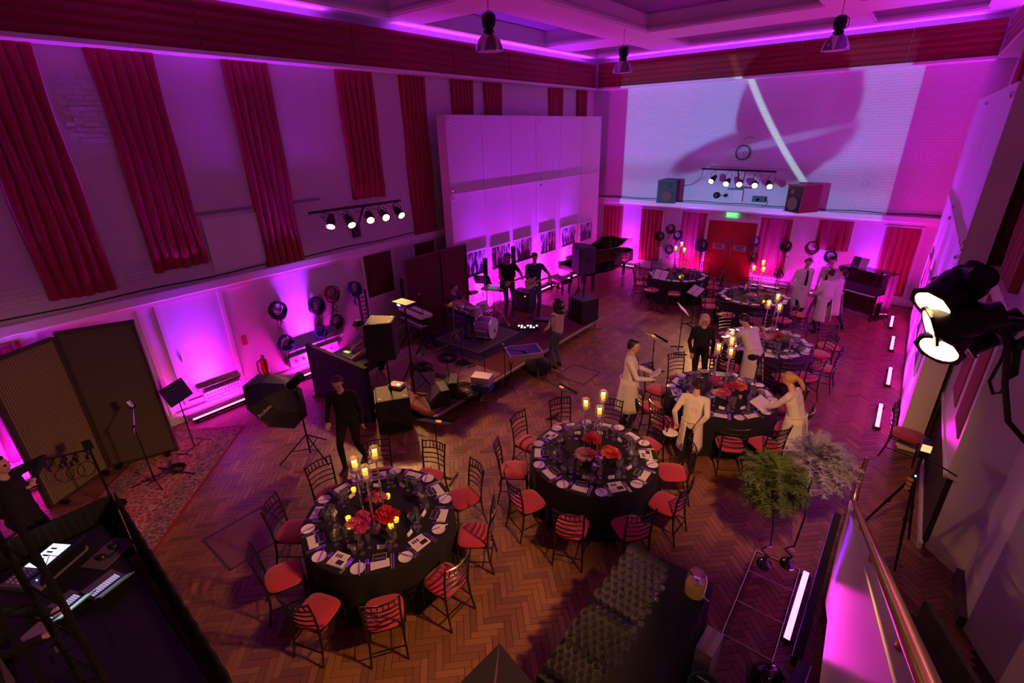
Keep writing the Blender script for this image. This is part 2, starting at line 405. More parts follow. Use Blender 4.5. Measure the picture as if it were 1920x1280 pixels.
pts = [(XL+.02, y, ZD+.06+.012*math.sin(y*3.1)) for y in [YF+k*.35 for k in range(30)]]
tag(MB().tube(pts, .012, 6).build('cable_run', CABLE), 'black cable clipped along the ledge of the left wall', 'cable')
pts = [(x, YB-.02, ZD+.05+.012*math.sin(x*4)) for x in [XL+.3+k*.35 for k in range(32)]]
tag(MB().tube(pts, .011, 6).build('cable_run', CABLE), 'black cable lying along the ledge of the back wall', 'cable')

def wall_panel(name, lab, cat, wall, a0, a1, z0, z1, infill, fw=.07, kind=None):
    "framed panel on the left ('L') or back ('B') wall"
    t = thing(name, lab, cat, (XL, (a0+a1)/2, z0) if wall == 'L' else ((a0+a1)/2, YB, z0), 0 if wall == 'L' else -PI/2)
    w = (a1-a0)/2; h = z1-z0   # local: x out of the wall, y along
    for (y0, y1, q0, q1) in ((-w, w, 0, fw), (-w, w, h-fw, h), (-w, -w+fw, fw, h-fw), (w-fw, w, fw, h-fw)): MB().box(.002, .045, y0, y1, q0, q1).build('frame_rail', WOODW, t)
    MB().box(.002, .02, -w+fw, w-fw, fw, h-fw).build('infill', infill, t); return t
t = wall_panel('wall_door_panel', 'white flush door in a moulded frame on the left wall above a glowing strip', 'door panel', 'L', 2.5, 3.66, .3, 2.48, WHITE)
MB().box(.02, .05, -.42, -.40, .9, 1.02).build('handle', STEEL, t)
wall_panel('wall_door_panel', 'white panelled door half hidden behind the grey screens', 'door panel', 'L', 1.0, 2.3, .1, 2.45, WHITE)
wall_panel('wall_door_panel', 'white wall panel lit violet at far left behind the screens', 'door panel', 'L', -.3, .9, .1, 2.45, WHITE)
wall_panel('sound_absorber', 'brown fabric acoustic panel in white frame above the cable racks', 'acoustic panel', 'L', 6.95, 7.95, 1.22, 2.45, BROWNF)
wall_panel('sound_absorber', 'brown fabric acoustic panel at top edge of the brown screens', 'acoustic panel', 'L', 8.6, 9.5, 1.22, 2.45, BROWNF)
t = thing('white_board', 'blank white board leaning on the left wall ledge between two red curtains', 'board', (XL, 4.2, ZD+.13))
MB().box(.003, .03, -.52, .52, 0, 1.0).build('board', WOODW, t); MB().box(.03, .05, -.54, -.5, 0, 1.02).build('edge', WOODW, t)
tag(MB().box(XL, XL+.03, 3.55, 6.15, 3.82, 3.88).build('wall_rail', M('grey_rail', (.3, .28, .3), .5)), 'long grey horizontal rail on left wall behind the third curtain', 'rail')
t = thing('wall_vent_box', 'white perforated radiator box at foot of the white door panel', 'radiator', (XL+.06, 3.2, .26))
MB().box(-.05, .05, -.36, .36, 0, .2).build('casing', WOODW, t, bevel=.01)
for r_ in (0, 1):
    for q in range(10): MB().cyl((.049, -.30+q*.066, .06+r_*.08), (.054, -.30+q*.066, .06+r_*.08), .018, n=10).build('perforation', M('dark_red_hole', (.25, .02, .04), .8), t)
tag(MB().box(XL+.045, XL+.07, 2.75, 3.6, .5, .55).build('bumper_rail', M('olive_rail', (.28, .22, .15), .6)), 'low beige bumper rail above the perforated radiator box', 'rail')
t = thing('socket_panel', 'white socket box with round outlets beside the black screen on left wall', 'socket panel', (XL+.02, 5.0, .28))
MB().box(0, .12, -.35, .9, 0, .26).build('casing', WOODW, t, bevel=.01)
for q in range(6): MB().cyl((.119, -.2+q*.18, .13), (.13, -.2+q*.18, .13), .035, n=12).build('outlet', M('dark_red_hole'), t)
tag(MB().box(XL+.02, XL+.1, 4.6, 6.1, .6, .66).build('trunking_rail', WOODW), 'white trunking strip above the socket box with round outlets', 'trunking')

# ---- curtains
def curtain_mesh(wd, h, ch=6, depth=.055, seed=0):
    rnd = random.Random(seed); m = MB(); nx = ch*6; nz = max(6, int(h/.22)); vs = []
    off = [rnd.uniform(-.02, .03) for _ in range(ch+1)]
    for k in range(nz+1):
        z = h*k/nz; low = max(0, 1-z/.5)
        for i in range(nx+1):
            u = i/nx; s = abs(math.sin(u*ch*PI))**.45
            d = .05+depth*.75*s*(1+.15*math.sin(z*5+i*.3+seed)) + .03*low*math.sin(u*PI)
            if k == 0: d *= .45
            y = (u-.5)*(wd+.02*math.sin(z*2+seed)) + .012*math.sin(z*3+u*9)
            vs.append((d if 0 < i < nx else .01, y, z-(.02*s if k == 0 else 0)+(off[int(u*ch)]*low if k < 2 else 0)))
    fs = [(k*(nx+1)+i, k*(nx+1)+i+1, (k+1)*(nx+1)+i+1, (k+1)*(nx+1)+i) for k in range(nz) for i in range(nx)]
    b = len(vs)
    for k in range(nz+1): vs += [(.002, vs[k*(nx+1)][1], vs[k*(nx+1)][2]), (.002, vs[k*(nx+1)+nx][1], vs[k*(nx+1)+nx][2])]
    for k in range(nz):
        fs += [(k*(nx+1), (k+1)*(nx+1), b+2*(k+1), b+2*k), (k*(nx+1)+nx, b+2*k+1, b+2*(k+1)+1, (k+1)*(nx+1)+nx), (b+2*k, b+2*(k+1), b+2*(k+1)+1, b+2*k+1)]
    fs += [tuple(range(nx+1))+(b+1, b), tuple(range(nz*(nx+1), nz*(nx+1)+nx+1))+(b+2*nz+1, b+2*nz)]
    m.add(vs, fs); return m.mesh('quilted_curtain', VELVET, True)
for i, (y0, y1, zb, lab) in enumerate([(1.2, 2.1, 2.82, 'wide dark red quilted curtain at far left of the left wall'), (2.7, 3.6, 2.96, 'red quilted curtain with puffy pink-lit hem ending above the white door'),
        (4.68, 5.52, 2.5, 'red quilted curtain glowing pink above the bright white column'), (7.0, 7.95, 3.75, 'short red quilted curtain above the bar of five warm lamps'),
        (8.75, 9.55, 2.5, 'long narrow red quilted curtain at left edge of the white screen'), (10.5, 11.35, 2.7, 'red curtain strip, first above the white screen'),
        (11.85, 12.6, 2.7, 'red curtain strip, second above the white screen'), (15.15, 15.95, 2.7, 'red curtain strip, third above the white screen'), (16.95, 17.6, 2.7, 'red curtain strip in the back left corner')]):
    o = ob('quilted_curtain', curtain_mesh(y1-y0, 6.46-zb, seed=i), loc=(XL+.005, (y0+y1)/2, zb)); tag(o, lab, 'curtain', 'quilted red curtains on the left wall')
for i, (y0, y1) in enumerate(((8.0, 9.2), (9.9, 10.7), (12.6, 13.4), (15.5, 16.3))):
    o = ob('quilted_curtain', curtain_mesh(y1-y0, 6.46-2.7, seed=20+i), loc=(XR-.005, (y0+y1)/2, 2.7), rot=(0, 0, PI))
    tag(o, ['red quilted curtain nearest the lamp bracket on right wall', 'red quilted curtain behind near edge of the right white screen', 'red curtain strip above middle of right white screen', 'red curtain strip above far end of right white screen'][i], 'curtain', 'quilted red curtains on the right wall')
o = ob('quilted_curtain', curtain_mesh(.7, 1.9, seed=33), loc=(XL+.005, .35, .45)); tag(o, 'crumpled red curtain at far left edge behind the ribbed screen', 'curtain')
for i, (x0, x1, z0, z1, lab) in enumerate([(-9.64, -8.82, .45, 2.3, 'first from the left corner beside the grand piano'), (-8.0, -7.2, .33, 2.27, 'second from left between bright strip and cable racks'),
        (-6.42, -5.56, .2, 2.28, 'left of the red doors'), (-3.76, -2.85, .35, 2.28, 'right of the red doors'), (-2.08, -1.2, 1.46, 2.34, 'short one above the waiters'), (-.36, .45, .3, 2.27, 'rightmost behind the upright piano')]):
    o = ob('quilted_curtain', curtain_mesh(x1-x0, z1-z0, 5, .05, 40+i), loc=((x0+x1)/2, YB-.004, z0), rot=(0, 0, -PI/2)); tag(o, 'red padded wall curtain, '+lab, 'curtain', 'red padded panels on the back wall')
    t = thing('curtain_frame', 'white frame around the red wall curtain '+lab, 'frame', ((x0+x1)/2, YB, z0), group='white frames on the back wall'); wd = (x1-x0)/2+.02; h = z1-z0
    for (a, b, q0, q1) in ((-wd-.06, wd+.06, h+.01, h+.07), (-wd-.06, wd+.06, -.08, -.02), (-wd-.06, -wd, -.02, h+.01), (wd, wd+.06, -.02, h+.01)): MB().box(a, b, -.05, -.002, q0, q1).build('frame_rail', WOODW, t)

# ---- double doors
DOORR = M('red_door_paint', (.40, .015, .022), .4, noise=.08)
d1 = struct(MB().box(-5.56, -5.46, YB-.06, YB, 0, 2.2).box(-3.85, -3.75, YB-.06, YB, 0, 2.2).box(-5.46, -3.85, YB-.06, YB, 2.08, 2.2).build('door_1', WOODW))
SIGN = M('pale_sign', (.45, .5, .42), .5); BLUES = M('blue_disc', (.1, .2, .6), .4)
for s, x0, x1 in ((-1, -5.46, -4.665), (1, -4.655, -3.85)):
    lf = MB().box(x0+.005, x1-.005, YB-.045, YB-.01, .02, 2.075).build('door_leaf', DOORR, d1, bevel=.006)
    xm = (x0+x1)/2+s*-.05
    MB().box(xm-.2, xm+.2, YB-.052, YB-.045, 1.1, 1.28).build('notice', SIGN, lf)
    for r_ in range(3): MB().box(xm-.15, xm+.15-.05*(r_ % 2), YB-.0535, YB-.052, 1.225-r_*.045, 1.25-r_*.045).build('print_line', BLACK, lf)
    MB().cyl((xm+s*-.22, YB-.046, 1.42), (xm+s*-.22, YB-.052, 1.42), .045, n=14).build('round_sign', BLUES, lf)
    xh = x1-.08 if s < 0 else x0+.08
    MB().tube([(xh, YB-.045, .95), (xh, YB-.09, .95), (xh, YB-.09, 1.3), (xh, YB-.045, 1.3)], .012, 8).build('pull_handle', STEEL, lf)
    xo = x0+.06 if s < 0 else x1-.06; MB().box(xo-.03, xo+.03, YB-.053, YB-.045, .85, 1.15).build('push_plate', STEEL, lf)
    MB().box(x0+.03, x1-.03, YB-.05, YB-.045, .92, .97).build('cross_rail', DOORR, lf)
t = thing('exit_sign', 'green lit exit sign above the red double doors', 'exit sign', (-4.71, YB-.05, 2.3))
MB().box(-.19, .19, -.04, .0, -.09, .09).build('casing', M('green_lit_sign', (.05, .4, .12), .4, emit=(.06, .75, .16), estr=1.3), t)
text('lettering', 'EXIT', .15, M('white_lit_letters', (.8, 1, .8), .4, emit=(.7, 1, .75), estr=1.2), t, (0, -.043, 0), (PI/2, 0, 0))
tag(MB().box(-4.42, -4.2, YB-.08, YB, 2.24, 2.34).build('door_closer', STEEL), 'small grey box on lintel right of the exit sign', 'door closer')

# ---- movable white screens along both side walls
PERF = M('white_perforated_panel', (.76, .73, .74), .6, noise=.05, nscale=4, bump=.55, bscale=220)
def white_screen(lab, x, s, ys, zs, top):
    t = thing('white_screen', lab, 'screen', (x, (ys[0]+ys[-1])/2, 0)); c = (ys[0]+ys[-1])/2
    for a, b in zip(ys, ys[1:]):
        for p, q in zip(zs, zs[1:]):
            MB().box(*sorted((0, s*-.03)), a-c+.008, b-c-.008, p+.006, q-.006).build('panel', PERF, t)
    MB().box(*sorted((s*-.03, s*-.30)), ys[0]-c, ys[-1]-c, .02, top).build('core', WOODW, t)
    for yy in (ys[0]+.09, (ys[0]+ys[-1])/2+.09):
        for zz in (top-.16, zs[1]+.1, zs[1]-.12): MB().sph((s*.02, yy-c, zz), .04, 8, 6).build('knob', CHROME, t)
    MB().box(*sorted((s*.0, s*.02)), ys[0]-c, ys[-1]-c, zs[1]-.012, zs[1]+.012).build('seam_strip', WOODW, t)
    return t
yl = [WX(u, 280, -9.6).y for u in (838, 905, 958, 1005, 1050, 1092)]+[17.55]
white_screen('tall white panelled screen standing before the left wall behind the band', -9.6, 1, yl, [.05, 3.62, 5.55], 5.55)
white_screen('tall white panelled screen standing along the right wall', .74, -1, [9.4, 10.8, 12.1, 13.4, 14.8, 16.1, 17.4], [.05, 3.4, 5.55], 5.55)

# framed photographs hung on the screens
def photo_mat(k):
    m = bpy.data.materials.new('black_and_white_print'); m.use_nodes = True; nt = m.node_tree; b = nt.nodes['Principled BSDF']; L = nt.links.new
    tc = nt.nodes.new('ShaderNodeTexCoord'); mp = nt.nodes.new('ShaderNodeMapping'); mp.inputs['Location'].default_value = (k*3.1, k*1.7, 0); mp.inputs['Scale'].default_value = (7, 7, 2.2)
    L(tc.outputs['Object'], mp.inputs[0]); n = nt.nodes.new('ShaderNodeTexNoise'); n.inputs['Scale'].default_value = 1.6; n.inputs['Detail'].default_value = 3; L(mp.outputs[0], n.inputs['Vector'])
    cr = nt.nodes.new('ShaderNodeValToRGB'); e = cr.color_ramp.elements; e[0].position = .42; e[0].color = (.02, .02, .02, 1); e[1].position = .56; e[1].color = (.5, .5, .5, 1)
    L(n.outputs['Fac'], cr.inputs[0]); L(cr.outputs[0], b.inputs['Base Color']); b.inputs['Roughness'].default_value = .35; return m
def framed(lab, x, s, y0, y1, z0, z1, k, grp):
    t = thing('framed_photograph', lab, 'picture', (x+s*.008, (y0+y1)/2, z0), group=grp); w_ = (y1-y0)/2; h = z1-z0
    for (a, b, p, q) in ((-w_, w_, 0, .05), (-w_, w_, h-.05, h), (-w_, -w_+.05, .05, h-.05), (w_-.05, w_, .05, h-.05)): MB().box(*sorted((0, s*.035)), a, b, p, q).build('frame_rail', WOODW, t)
    pr = MB().box(*sorted((s*.002, s*.018)), -w_+.05, w_-.05, .05, h-.05).build('print', photo_mat(k), t)
    rnd = random.Random(k); DK = M('print_black', (.015, .015, .015), .4)
    for q in range(4+k % 3):
        cy = -w_+.15+(2*w_-.3)*(q+.5)/(4+k % 3)+rnd.uniform(-.03, .03); hh = h*rnd.uniform(.38, .52); m = MB()
        m.prism([(cy-.05, .06), (cy+.05, .06), (cy+.055, hh*.6), (cy+.06, hh), (cy+.02, hh+.02), (cy+.028, hh+.07), (cy, hh+.1), (cy-.028, hh+.07), (cy-.02, hh+.02), (cy-.06, hh), (cy-.055, hh*.6)], 'x', *sorted((s*.018, s*.0195)))
        m.build('figure', DK, pr)
pl = ['leftmost on the left white screen, beside the brown screens', 'second from left, behind the bass player', 'third from left with dark backdrop, between the two guitarists', 'fourth from left above the glowing strip', 'fifth from left near the piano keys', 'last at far end of left screen above grand piano']
for k, (a, b, z0, z1) in enumerate([(9.72, 10.78, 1.2, 2.0), (10.98, 11.96, 1.2, 1.96), (12.12, 13.12, 1.16, 1.96), (13.52, 14.56, 1.16, 1.96), (14.84, 15.92, 1.16, 1.93), (16.12, 17.14, 1.14, 1.88)]):
    framed('framed black and white photograph, '+pl[k], -9.6, 1, a, b, z0, z1, k, 'photographs on the left screen')
pr_ = ['nearest the red chair', 'second from near end', 'third from near end', 'farthest, beside upright piano']
for k, a in enumerate((9.9, 11.6, 13.5, 15.6)): framed('white framed photograph on right white screen, '+pr_[k], .74, -1, a, a+1.05, 1.15, 1.95, k+7, 'photographs on the right screen')

# right wall: white panel box with brown insets over a dark recess
hd = struct(MB().box(1.1, XR, 7.0, 9.55, 1.1, 3.2).build('wall_panel_box', WOODW))
RUST = M('rust_fabric', (.24, .055, .035), .9, noise=.1, nscale=60)
for a, b in ((7.18, 6.99), (8.7, 8.0)): pass
MB().box(1.088, 1.1, 7.15, 7.75, 1.58, 3.0).build('inset_panel', RUST, hd); MB().box(1.088, 1.1, 8.05, 8.7, 1.58, 3.0).build('inset_panel', RUST, hd)
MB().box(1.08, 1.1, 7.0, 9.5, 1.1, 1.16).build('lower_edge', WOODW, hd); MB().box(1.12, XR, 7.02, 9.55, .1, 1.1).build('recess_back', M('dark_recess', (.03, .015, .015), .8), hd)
struct(MB().box(1.44, 1.51, 5.85, 6.64, 0, .16).build('baseboard_right', M('dark_skirting', (.08, .04, .04), .6)))

# ---- LED wall-wash battens on the floor
LEDN = [0]
def led(lab, p0, p1, toward, pw=1.0, blue=1.0, tilt=.35, lamp_on=True, spread=48):
    p0, p1 = Vector(p0), Vector(p1); c = (p0+p1)/2; d = (p1-p0); L_ = d.length; a = math.atan2(d.y, d.x)
    t = thing('led_batten', lab, 'light', (c.x, c.y, 0), a, 'pink LED battens on the floor')
    MB().box(-L_/2, L_/2, -.035, .035, 0.03, .075).build('housing', BLKM, t)
    for e in (-1, 1): MB().box(e*(L_/2-.06)-.02, e*(L_/2-.06)+.02, -.06, .06, 0, .05).build('foot', BLKM, t)
    MB().box(-L_/2+.01, L_/2-.01, -.03, .03, .074, .082).build('lit_strip', LEDM, t)
    if lamp_on:
        tw = Vector(toward).normalized(); dd = (Vector((0, 0, 1))+tw*tilt).normalized()
        lamp('AREA', 'pink_emitter', c+Vector((0, 0, .10)), dd, P_LED*pw, PINK, t, shape='RECTANGLE', size=.04, size_y=L_, spread=R(140))
        lamp('AREA', 'violet_emitter', c+Vector((0, 0, .101)), (Vector((0, 0, 1))+tw*.12), P_LEDB*1.5*pw*blue, VIOLET, t, shape='RECTANGLE', size=.03, size_y=L_*.4, spread=R(spread))
        for o in t.children:
            if o.type == 'LIGHT':
                q = o.matrix_basis.copy(); # long side along the batten
                zl = q.to_3x3().col[2]; xl = Vector((1, 0, 0)); xl = (xl-zl*xl.dot(zl)).normalized(); yl_ = zl.cross(xl)
                mm = Matrix((( yl_.x, xl.x, zl.x, q.translation.x), (yl_.y, xl.y, zl.y, q.translation.y), (yl_.z, xl.z, zl.z, q.translation.z), (0, 0, 0, 1)))
                if mm.to_3x3().determinant() < 0: mm = Matrix(((-yl_.x, xl.x, zl.x, q.translation.x), (-yl_.y, xl.y, zl.y, q.translation.y), (-yl_.z, xl.z, zl.z, q.translation.z), (0, 0, 0, 1)))
                o.matrix_basis = mm
    return t
led('glowing pink LED batten on floor before the white left door panel', (-10.08, 2.48, 0), (-10.08, 3.55, 0), (-1, 0, 0), 1.0)
led('glowing pink LED batten at foot of bright column by black screen', (-10.05, 4.72, 0), (-10.05, 5.72, 0), (-1, 0, 0), 1.5)
led('glowing LED batten hidden behind the grey screens', (-10.08, -.3, 0), (-10.08, .8, 0), (-1, 0, 0), .8)
for k, (a, b) in enumerate(((10.0, 11.0), (11.5, 12.5), (13.0, 14.0), (14.6, 15.6))):
    led('pink LED batten along foot of left white screen, number %s from the brown screens' % ['one', 'two', 'three', 'four'][k], (-9.32, a, 0), (-9.32, b, 0), (-1, 0, 0), 1.15)
led('pink LED batten on floor before back wall beyond the grand piano', (-8.95, 17.85, 0), (-8.05, 17.85, 0), (0, 1, 0), .75)
led('pink LED batten behind the table by the red doors', (-6.45, 17.85, 0), (-5.6, 17.85, 0), (0, 1, 0), .6)
led('pink LED batten right of red doors behind the fifth table', (-3.7, 17.85, 0), (-2.8, 17.85, 0), (0, 1, 0), .6)
led('pink LED batten behind the waiters at back wall', (-2.3, 17.85, 0), (-1.4, 17.85, 0), (0, 1, 0), .35)
led('pink LED batten at back wall beside upright piano', (-.95, 17.85, 0), (-.15, 17.85, 0), (0, 1, 0), .6)
for k, (a, b, x) in enumerate(((9.85, 10.85, .45), (11.85, 12.85, .5), (14.0, 15.0, .45), (15.75, 16.75, .35))):
    led('pink LED batten at foot of right white screen, %s from the red chair' % ['first', 'second', 'third', 'fourth'][k], (x, a, 0), (x, b, 0), (1, 0, 0), 1.7)
led('bright pink LED batten on floor beside the clear acrylic plinth', (.02, 4.5, 0), (.03, 5.6, 0), (1, 0, 0), .11, blue=3.5, tilt=.1)
# ---- cove strips on top of the padded cornice
COVE = (.42, .025, 1)
def cove(lab, p0, p1, d, pw):
    p0, p1 = Vector(p0), Vector(p1); c = (p0+p1)/2; L_ = (p1-p0).length; a = math.atan2((p1-p0).y, (p1-p0).x)
    t = thing('cove_light', lab, 'light', (c.x, c.y, ZT-.015), a, 'cove strips on the cornice')
    MB().box(-L_/2, L_/2, -.02, .02, -.004, .02).build('strip', M('violet_strip', (.6, .2, 1), .5, emit=(.42, .06, 1), estr=1.5), t)
    o = lamp('AREA', 'emitter', c+Vector((0, 0, .03)), (0, 0, 1), pw, COVE, t, shape='RECTANGLE', size=L_, size_y=.04, spread=R(150))
    o.matrix_basis = Matrix.Translation((0, 0, .045)) @ Matrix.Rotation(PI, 4, 'X')
cove('violet cove strip on left cornice, near half', (-10.08, 3.2, 0), (-10.08, 6.8, 0), 0, P_COVE*.55)
cove('violet cove strip on left cornice, far half', (-10.08, 8.6, 0), (-10.08, 17.4, 0), 0, P_COVE*1.5)
cove('violet cove strip on back cornice', (-9.6, 17.92, 0), (.4, 17.92, 0), 0, P_COVE*1.6)
cove('violet cove strip on right cornice', (1.1, 9.5, 0), (1.1, 17.4, 0), 0, P_COVE*1.5)
# ================================================================ LAMPS AND WALL EQUIPMENT
# projector standing at the mixing desk: a spot whose node tree draws the projected picture
pj_loc = Vector((-9.6, -.6, 2.75))
t = thing('video_projector', 'dark video projector on a tall pole at front left beyond the screens', 'projector', (pj_loc.x, pj_loc.y, 0))
MB().box(-.16, .16, -.22, .0, 2.65, 2.77).build('casing', BLACK, t, bevel=.015); MB().cyl((0, -.0, 2.72), (0, .03, 2.72), .03, n=14).build('lens', GLOSSB, t)
MB().cyl((0, -.1, .02), (0, -.1, 2.65), .015, n=8).build('pole', BLKM, t); MB().lathe([(0, 0), (.2, 0), (.2, .02), (0, .02)], 16, (0, -.1, 0)).build('base', BLKM, t)
po = lamp('SPOT', 'projected_light', pj_loc+Vector((0, .06, -.03)), (0, 1, 0), P_PROJ, (1, 1, 1), t, spot_size=R(66), spot_blend=0, shadow_soft_size=.01)
po.matrix_basis = Matrix.Translation((0, .06, 2.72)) @ Matrix.Rotation(PI/2, 4, 'X')
lt = po.data; lt.use_nodes = True; nt = lt.node_tree; L = nt.links.new; N = nt.nodes.new
em = [n for n in nt.nodes if n.type == 'EMISSION'][0]
D = YB-(pj_loc.y+.06); tc = N('ShaderNodeTexCoord'); sp = N('ShaderNodeSeparateXYZ'); L(tc.outputs['Normal'], sp.inputs[0])
def Mt(op, a, b=None, c=None, clamp=False):
    n = N('ShaderNodeMath'); n.operation = op; n.use_clamp = clamp
    for i, q in enumerate((a, b, c)):
        if q is None: continue
        if isinstance(q, (int, float)): n.inputs[i].default_value = q
        else: L(q, n.inputs[i])
    return n.outputs[0]
az = Mt('ABSOLUTE', sp.outputs['Z'])
WXn = Mt('ADD', Mt('MULTIPLY', Mt('DIVIDE', sp.outputs['X'], az), D), pj_loc.x)       # wall x
WZn = Mt('ADD', Mt('MULTIPLY', Mt('DIVIDE', sp.outputs['Y'], az), D), pj_loc.z-.03)   # wall z
cb = N('ShaderNodeCombineXYZ'); L(WXn, cb.inputs[0]); L(WZn, cb.inputs[1])
nz = N('ShaderNodeTexNoise'); nz.inputs['Scale'].default_value = .8; nz.inputs['Detail'].default_value = 3; L(cb.outputs[0], nz.inputs['Vector'])
nw = Mt('SUBTRACT', nz.outputs['Fac'], .5)
def step(v, a, b): 
    n = N('ShaderNodeMapRange'); n.interpolation_type = 'SMOOTHSTEP'; L(v, n.inputs[0]); n.inputs[1].default_value = a; n.inputs[2].default_value = b; return n.outputs[0]
mask = Mt('MULTIPLY', Mt('MULTIPLY', step(WXn, -8.96, -8.90), step(WXn, -.44, -.52)), Mt('MULTIPLY', step(WZn, 2.40, 2.46), step(WZn, 7.3, 7.2)))
def ell(cx, cz, rx, rz, ang, soft=.12, wob=.35):
    c_, s_ = math.cos(ang), math.sin(ang)
    dx = Mt('SUBTRACT', WXn, cx); dz = Mt('SUBTRACT', WZn, cz)
    p = Mt('DIVIDE', Mt('ADD', Mt('MULTIPLY', dx, c_), Mt('MULTIPLY', dz, s_)), rx)
    q = Mt('DIVIDE', Mt('SUBTRACT', Mt('MULTIPLY', dz, c_), Mt('MULTIPLY', dx, s_)), rz)
    r = Mt('SQRT', Mt('ADD', Mt('MULTIPLY', p, p), Mt('MULTIPLY', q, q)))
    r = Mt('ADD', r, Mt('MULTIPLY', nw, wob)); return step(r, 1+soft, 1-soft)
def px2(u, v): q = WY(u, v); return q.x, q.z
def mx(a, b): return Mt('MAXIMUM', a, b)
c1 = px2(1490, 205); c2 = px2(1480, 270); c3 = px2(1345, 285); c4 = px2(1400, 245); c5 = px2(1420, 300)
dark = mx(mx(ell(*c1, 1.65, 2.2, -.12, .06, .15), ell(*c2, 1.75, .95, .25, .1)), mx(ell(*c3, 1.75, .42, .42, .3), ell(*c5, 1.7, .35, .1, .3)))
lite = ell(*px2(1470, 263), 1.5, .12, .22, .5, .8); dark = Mt('SUBTRACT', dark, Mt('MULTIPLY', lite, .5), clamp=True)
band = step(Mt('ABSOLUTE', Mt('SUBTRACT', Mt('ADD', WZn, Mt('MULTIPLY', nw, .6)), 3.55)), .5, .1); dark = mx(dark, Mt('MULTIPLY', band, .35))
# the bright cord: x as a quadratic of z through three measured points
(ax_, az_), (bx_, bz_), (ex_, ez_) = px2(1405, 140), px2(1443, 230), px2(1500, 330)
den = (az_-bz_)*(az_-ez_)*(bz_-ez_)
qa = (ez_*(bx_-ax_)+bz_*(ax_-ex_)+az_*(ex_-bx_))/den; qb = (ez_*ez_*(ax_-bx_)+bz_*bz_*(ex_-ax_)+az_*az_*(bx_-ex_))/den
qc = (bz_*ez_*(bz_-ez_)*ax_+ez_*az_*(ez_-az_)*bx_+az_*bz_*(az_-bz_)*ex_)/den
cxn = Mt('ADD', Mt('MULTIPLY', Mt('ADD', Mt('MULTIPLY', WZn, qa), qb), WZn), qc)
cord = Mt('MULTIPLY', step(Mt('ABSOLUTE', Mt('SUBTRACT', WXn, cxn)), .17, .06), step(WZn, 3.2, 3.5))
lum = Mt('SUBTRACT', 1.0, Mt('MULTIPLY', dark, .9)); lum = Mt('ADD', lum, Mt('MULTIPLY', nw, .35))
mixc = N('ShaderNodeMix'); mixc.data_type = 'RGBA'; L(cord, mixc.inputs['Factor'])
mixc.inputs['A'].default_value = (.20, .44, 1.0, 1); mixc.inputs['B'].default_value = (.55, 1.0, 1.0, 1); L(mixc.outputs['Result'], em.inputs['Color'])
lum = mx(lum, Mt('MULTIPLY', cord, 1.15)); L(Mt('MULTIPLY', lum, mask), em.inputs['Strength'])

def par_can(parent, loc, d, mat=BLKM, power=P_PAR, r=.09, ln=.30, size=44, blend=.8, hang=None):
    "par can: barrel, rear cap, lens and colour frame as sub-parts; d is where it points (world axes, parent unrotated)"
    d = Vector(d).normalized(); loc = Vector(loc); A = axm(-d)
    b = MB().lathe([(r, 0), (r*1.02, .02), (r*.98, .03), (r*.98, ln*.62), (r*.7, ln*.8), (r*.68, ln), (.02, ln*1.02), (0, ln*1.02)], 18, loc, A).build('lamp_can', mat, parent, smooth=True)
    MB().lathe([(0, -.001), (r*.93, -.001), (r*.93, .012), (0, .012)], 18, loc, A).build('lens', LENS, b)
    MB().lathe([(r*1.0, -.004), (r*1.24, -.004), (r*1.24, .008), (r*1.0, .008), (r*1.0, -.004)], 8, loc, A, False).build('gel_frame', mat, b)
    if hang is not None:
        h = Vector(hang); c = loc-d*ln*.4
        side = d.cross(Vector((0, 0, 1))).normalized()*r*1.1
        MB().tube([c+side, c+side+(h-c)*.55, h, c-side+(h-c)*.55, c-side], .008, 6).build('yoke', mat, b)
    pl_ = Matrix.Translation(parent.location)
    lamp('SPOT', 'light', parent.location+loc+d*.03, d, power, WARM, parent, spot_size=R(size), spot_blend=blend, shadow_soft_size=.07)

# bar of five on the left wall
t = thing('lamp_bar', 'bar of five warm par lamps mounted on the left wall above the ledge', 'stage light', (-9.9, 6.85, 3.62))
MB().cyl((0, -1.27, .02), (0, 1.2, 0), .028, n=10).build('bar', BLKM, t); MB().cyl((0, .1, 0), (-.38, .1, -.6), .022, n=8).build('bracket', BLKM, t); MB().box(-.43, -.38, .0, .2, -.75, -.45).build('wall_plate', BLKM, t)
tg = [(-7.2, 3.4, 0), (-5.3, 5.4, 0), (-3.6, 4.0, 0), (-3.0, 5.4, .5), (-4.3, 7.2, 0)]
for (u, v), g in zip(((620, 425), (660, 422), (695, 413), (724, 408), (753, 404)), tg):
    q = WX(u, v, -9.65)-Vector(t.location); dd = Vector(g)-(q+Vector(t.location))
    par_can(t, q, dd, hang=(0, q.y+.03, 0), power=P_PAR*1.4)
cb_ = MB()
for k in range(5): cb_.tube([(0, -1.1+k*.45, .0), (.03, -1.0+k*.45, -.1), (.02, -.85+k*.45, -.12), (0, -.75+k*.45, 0)], .007, 5)
cb_.build('wiring', CABLE, t)
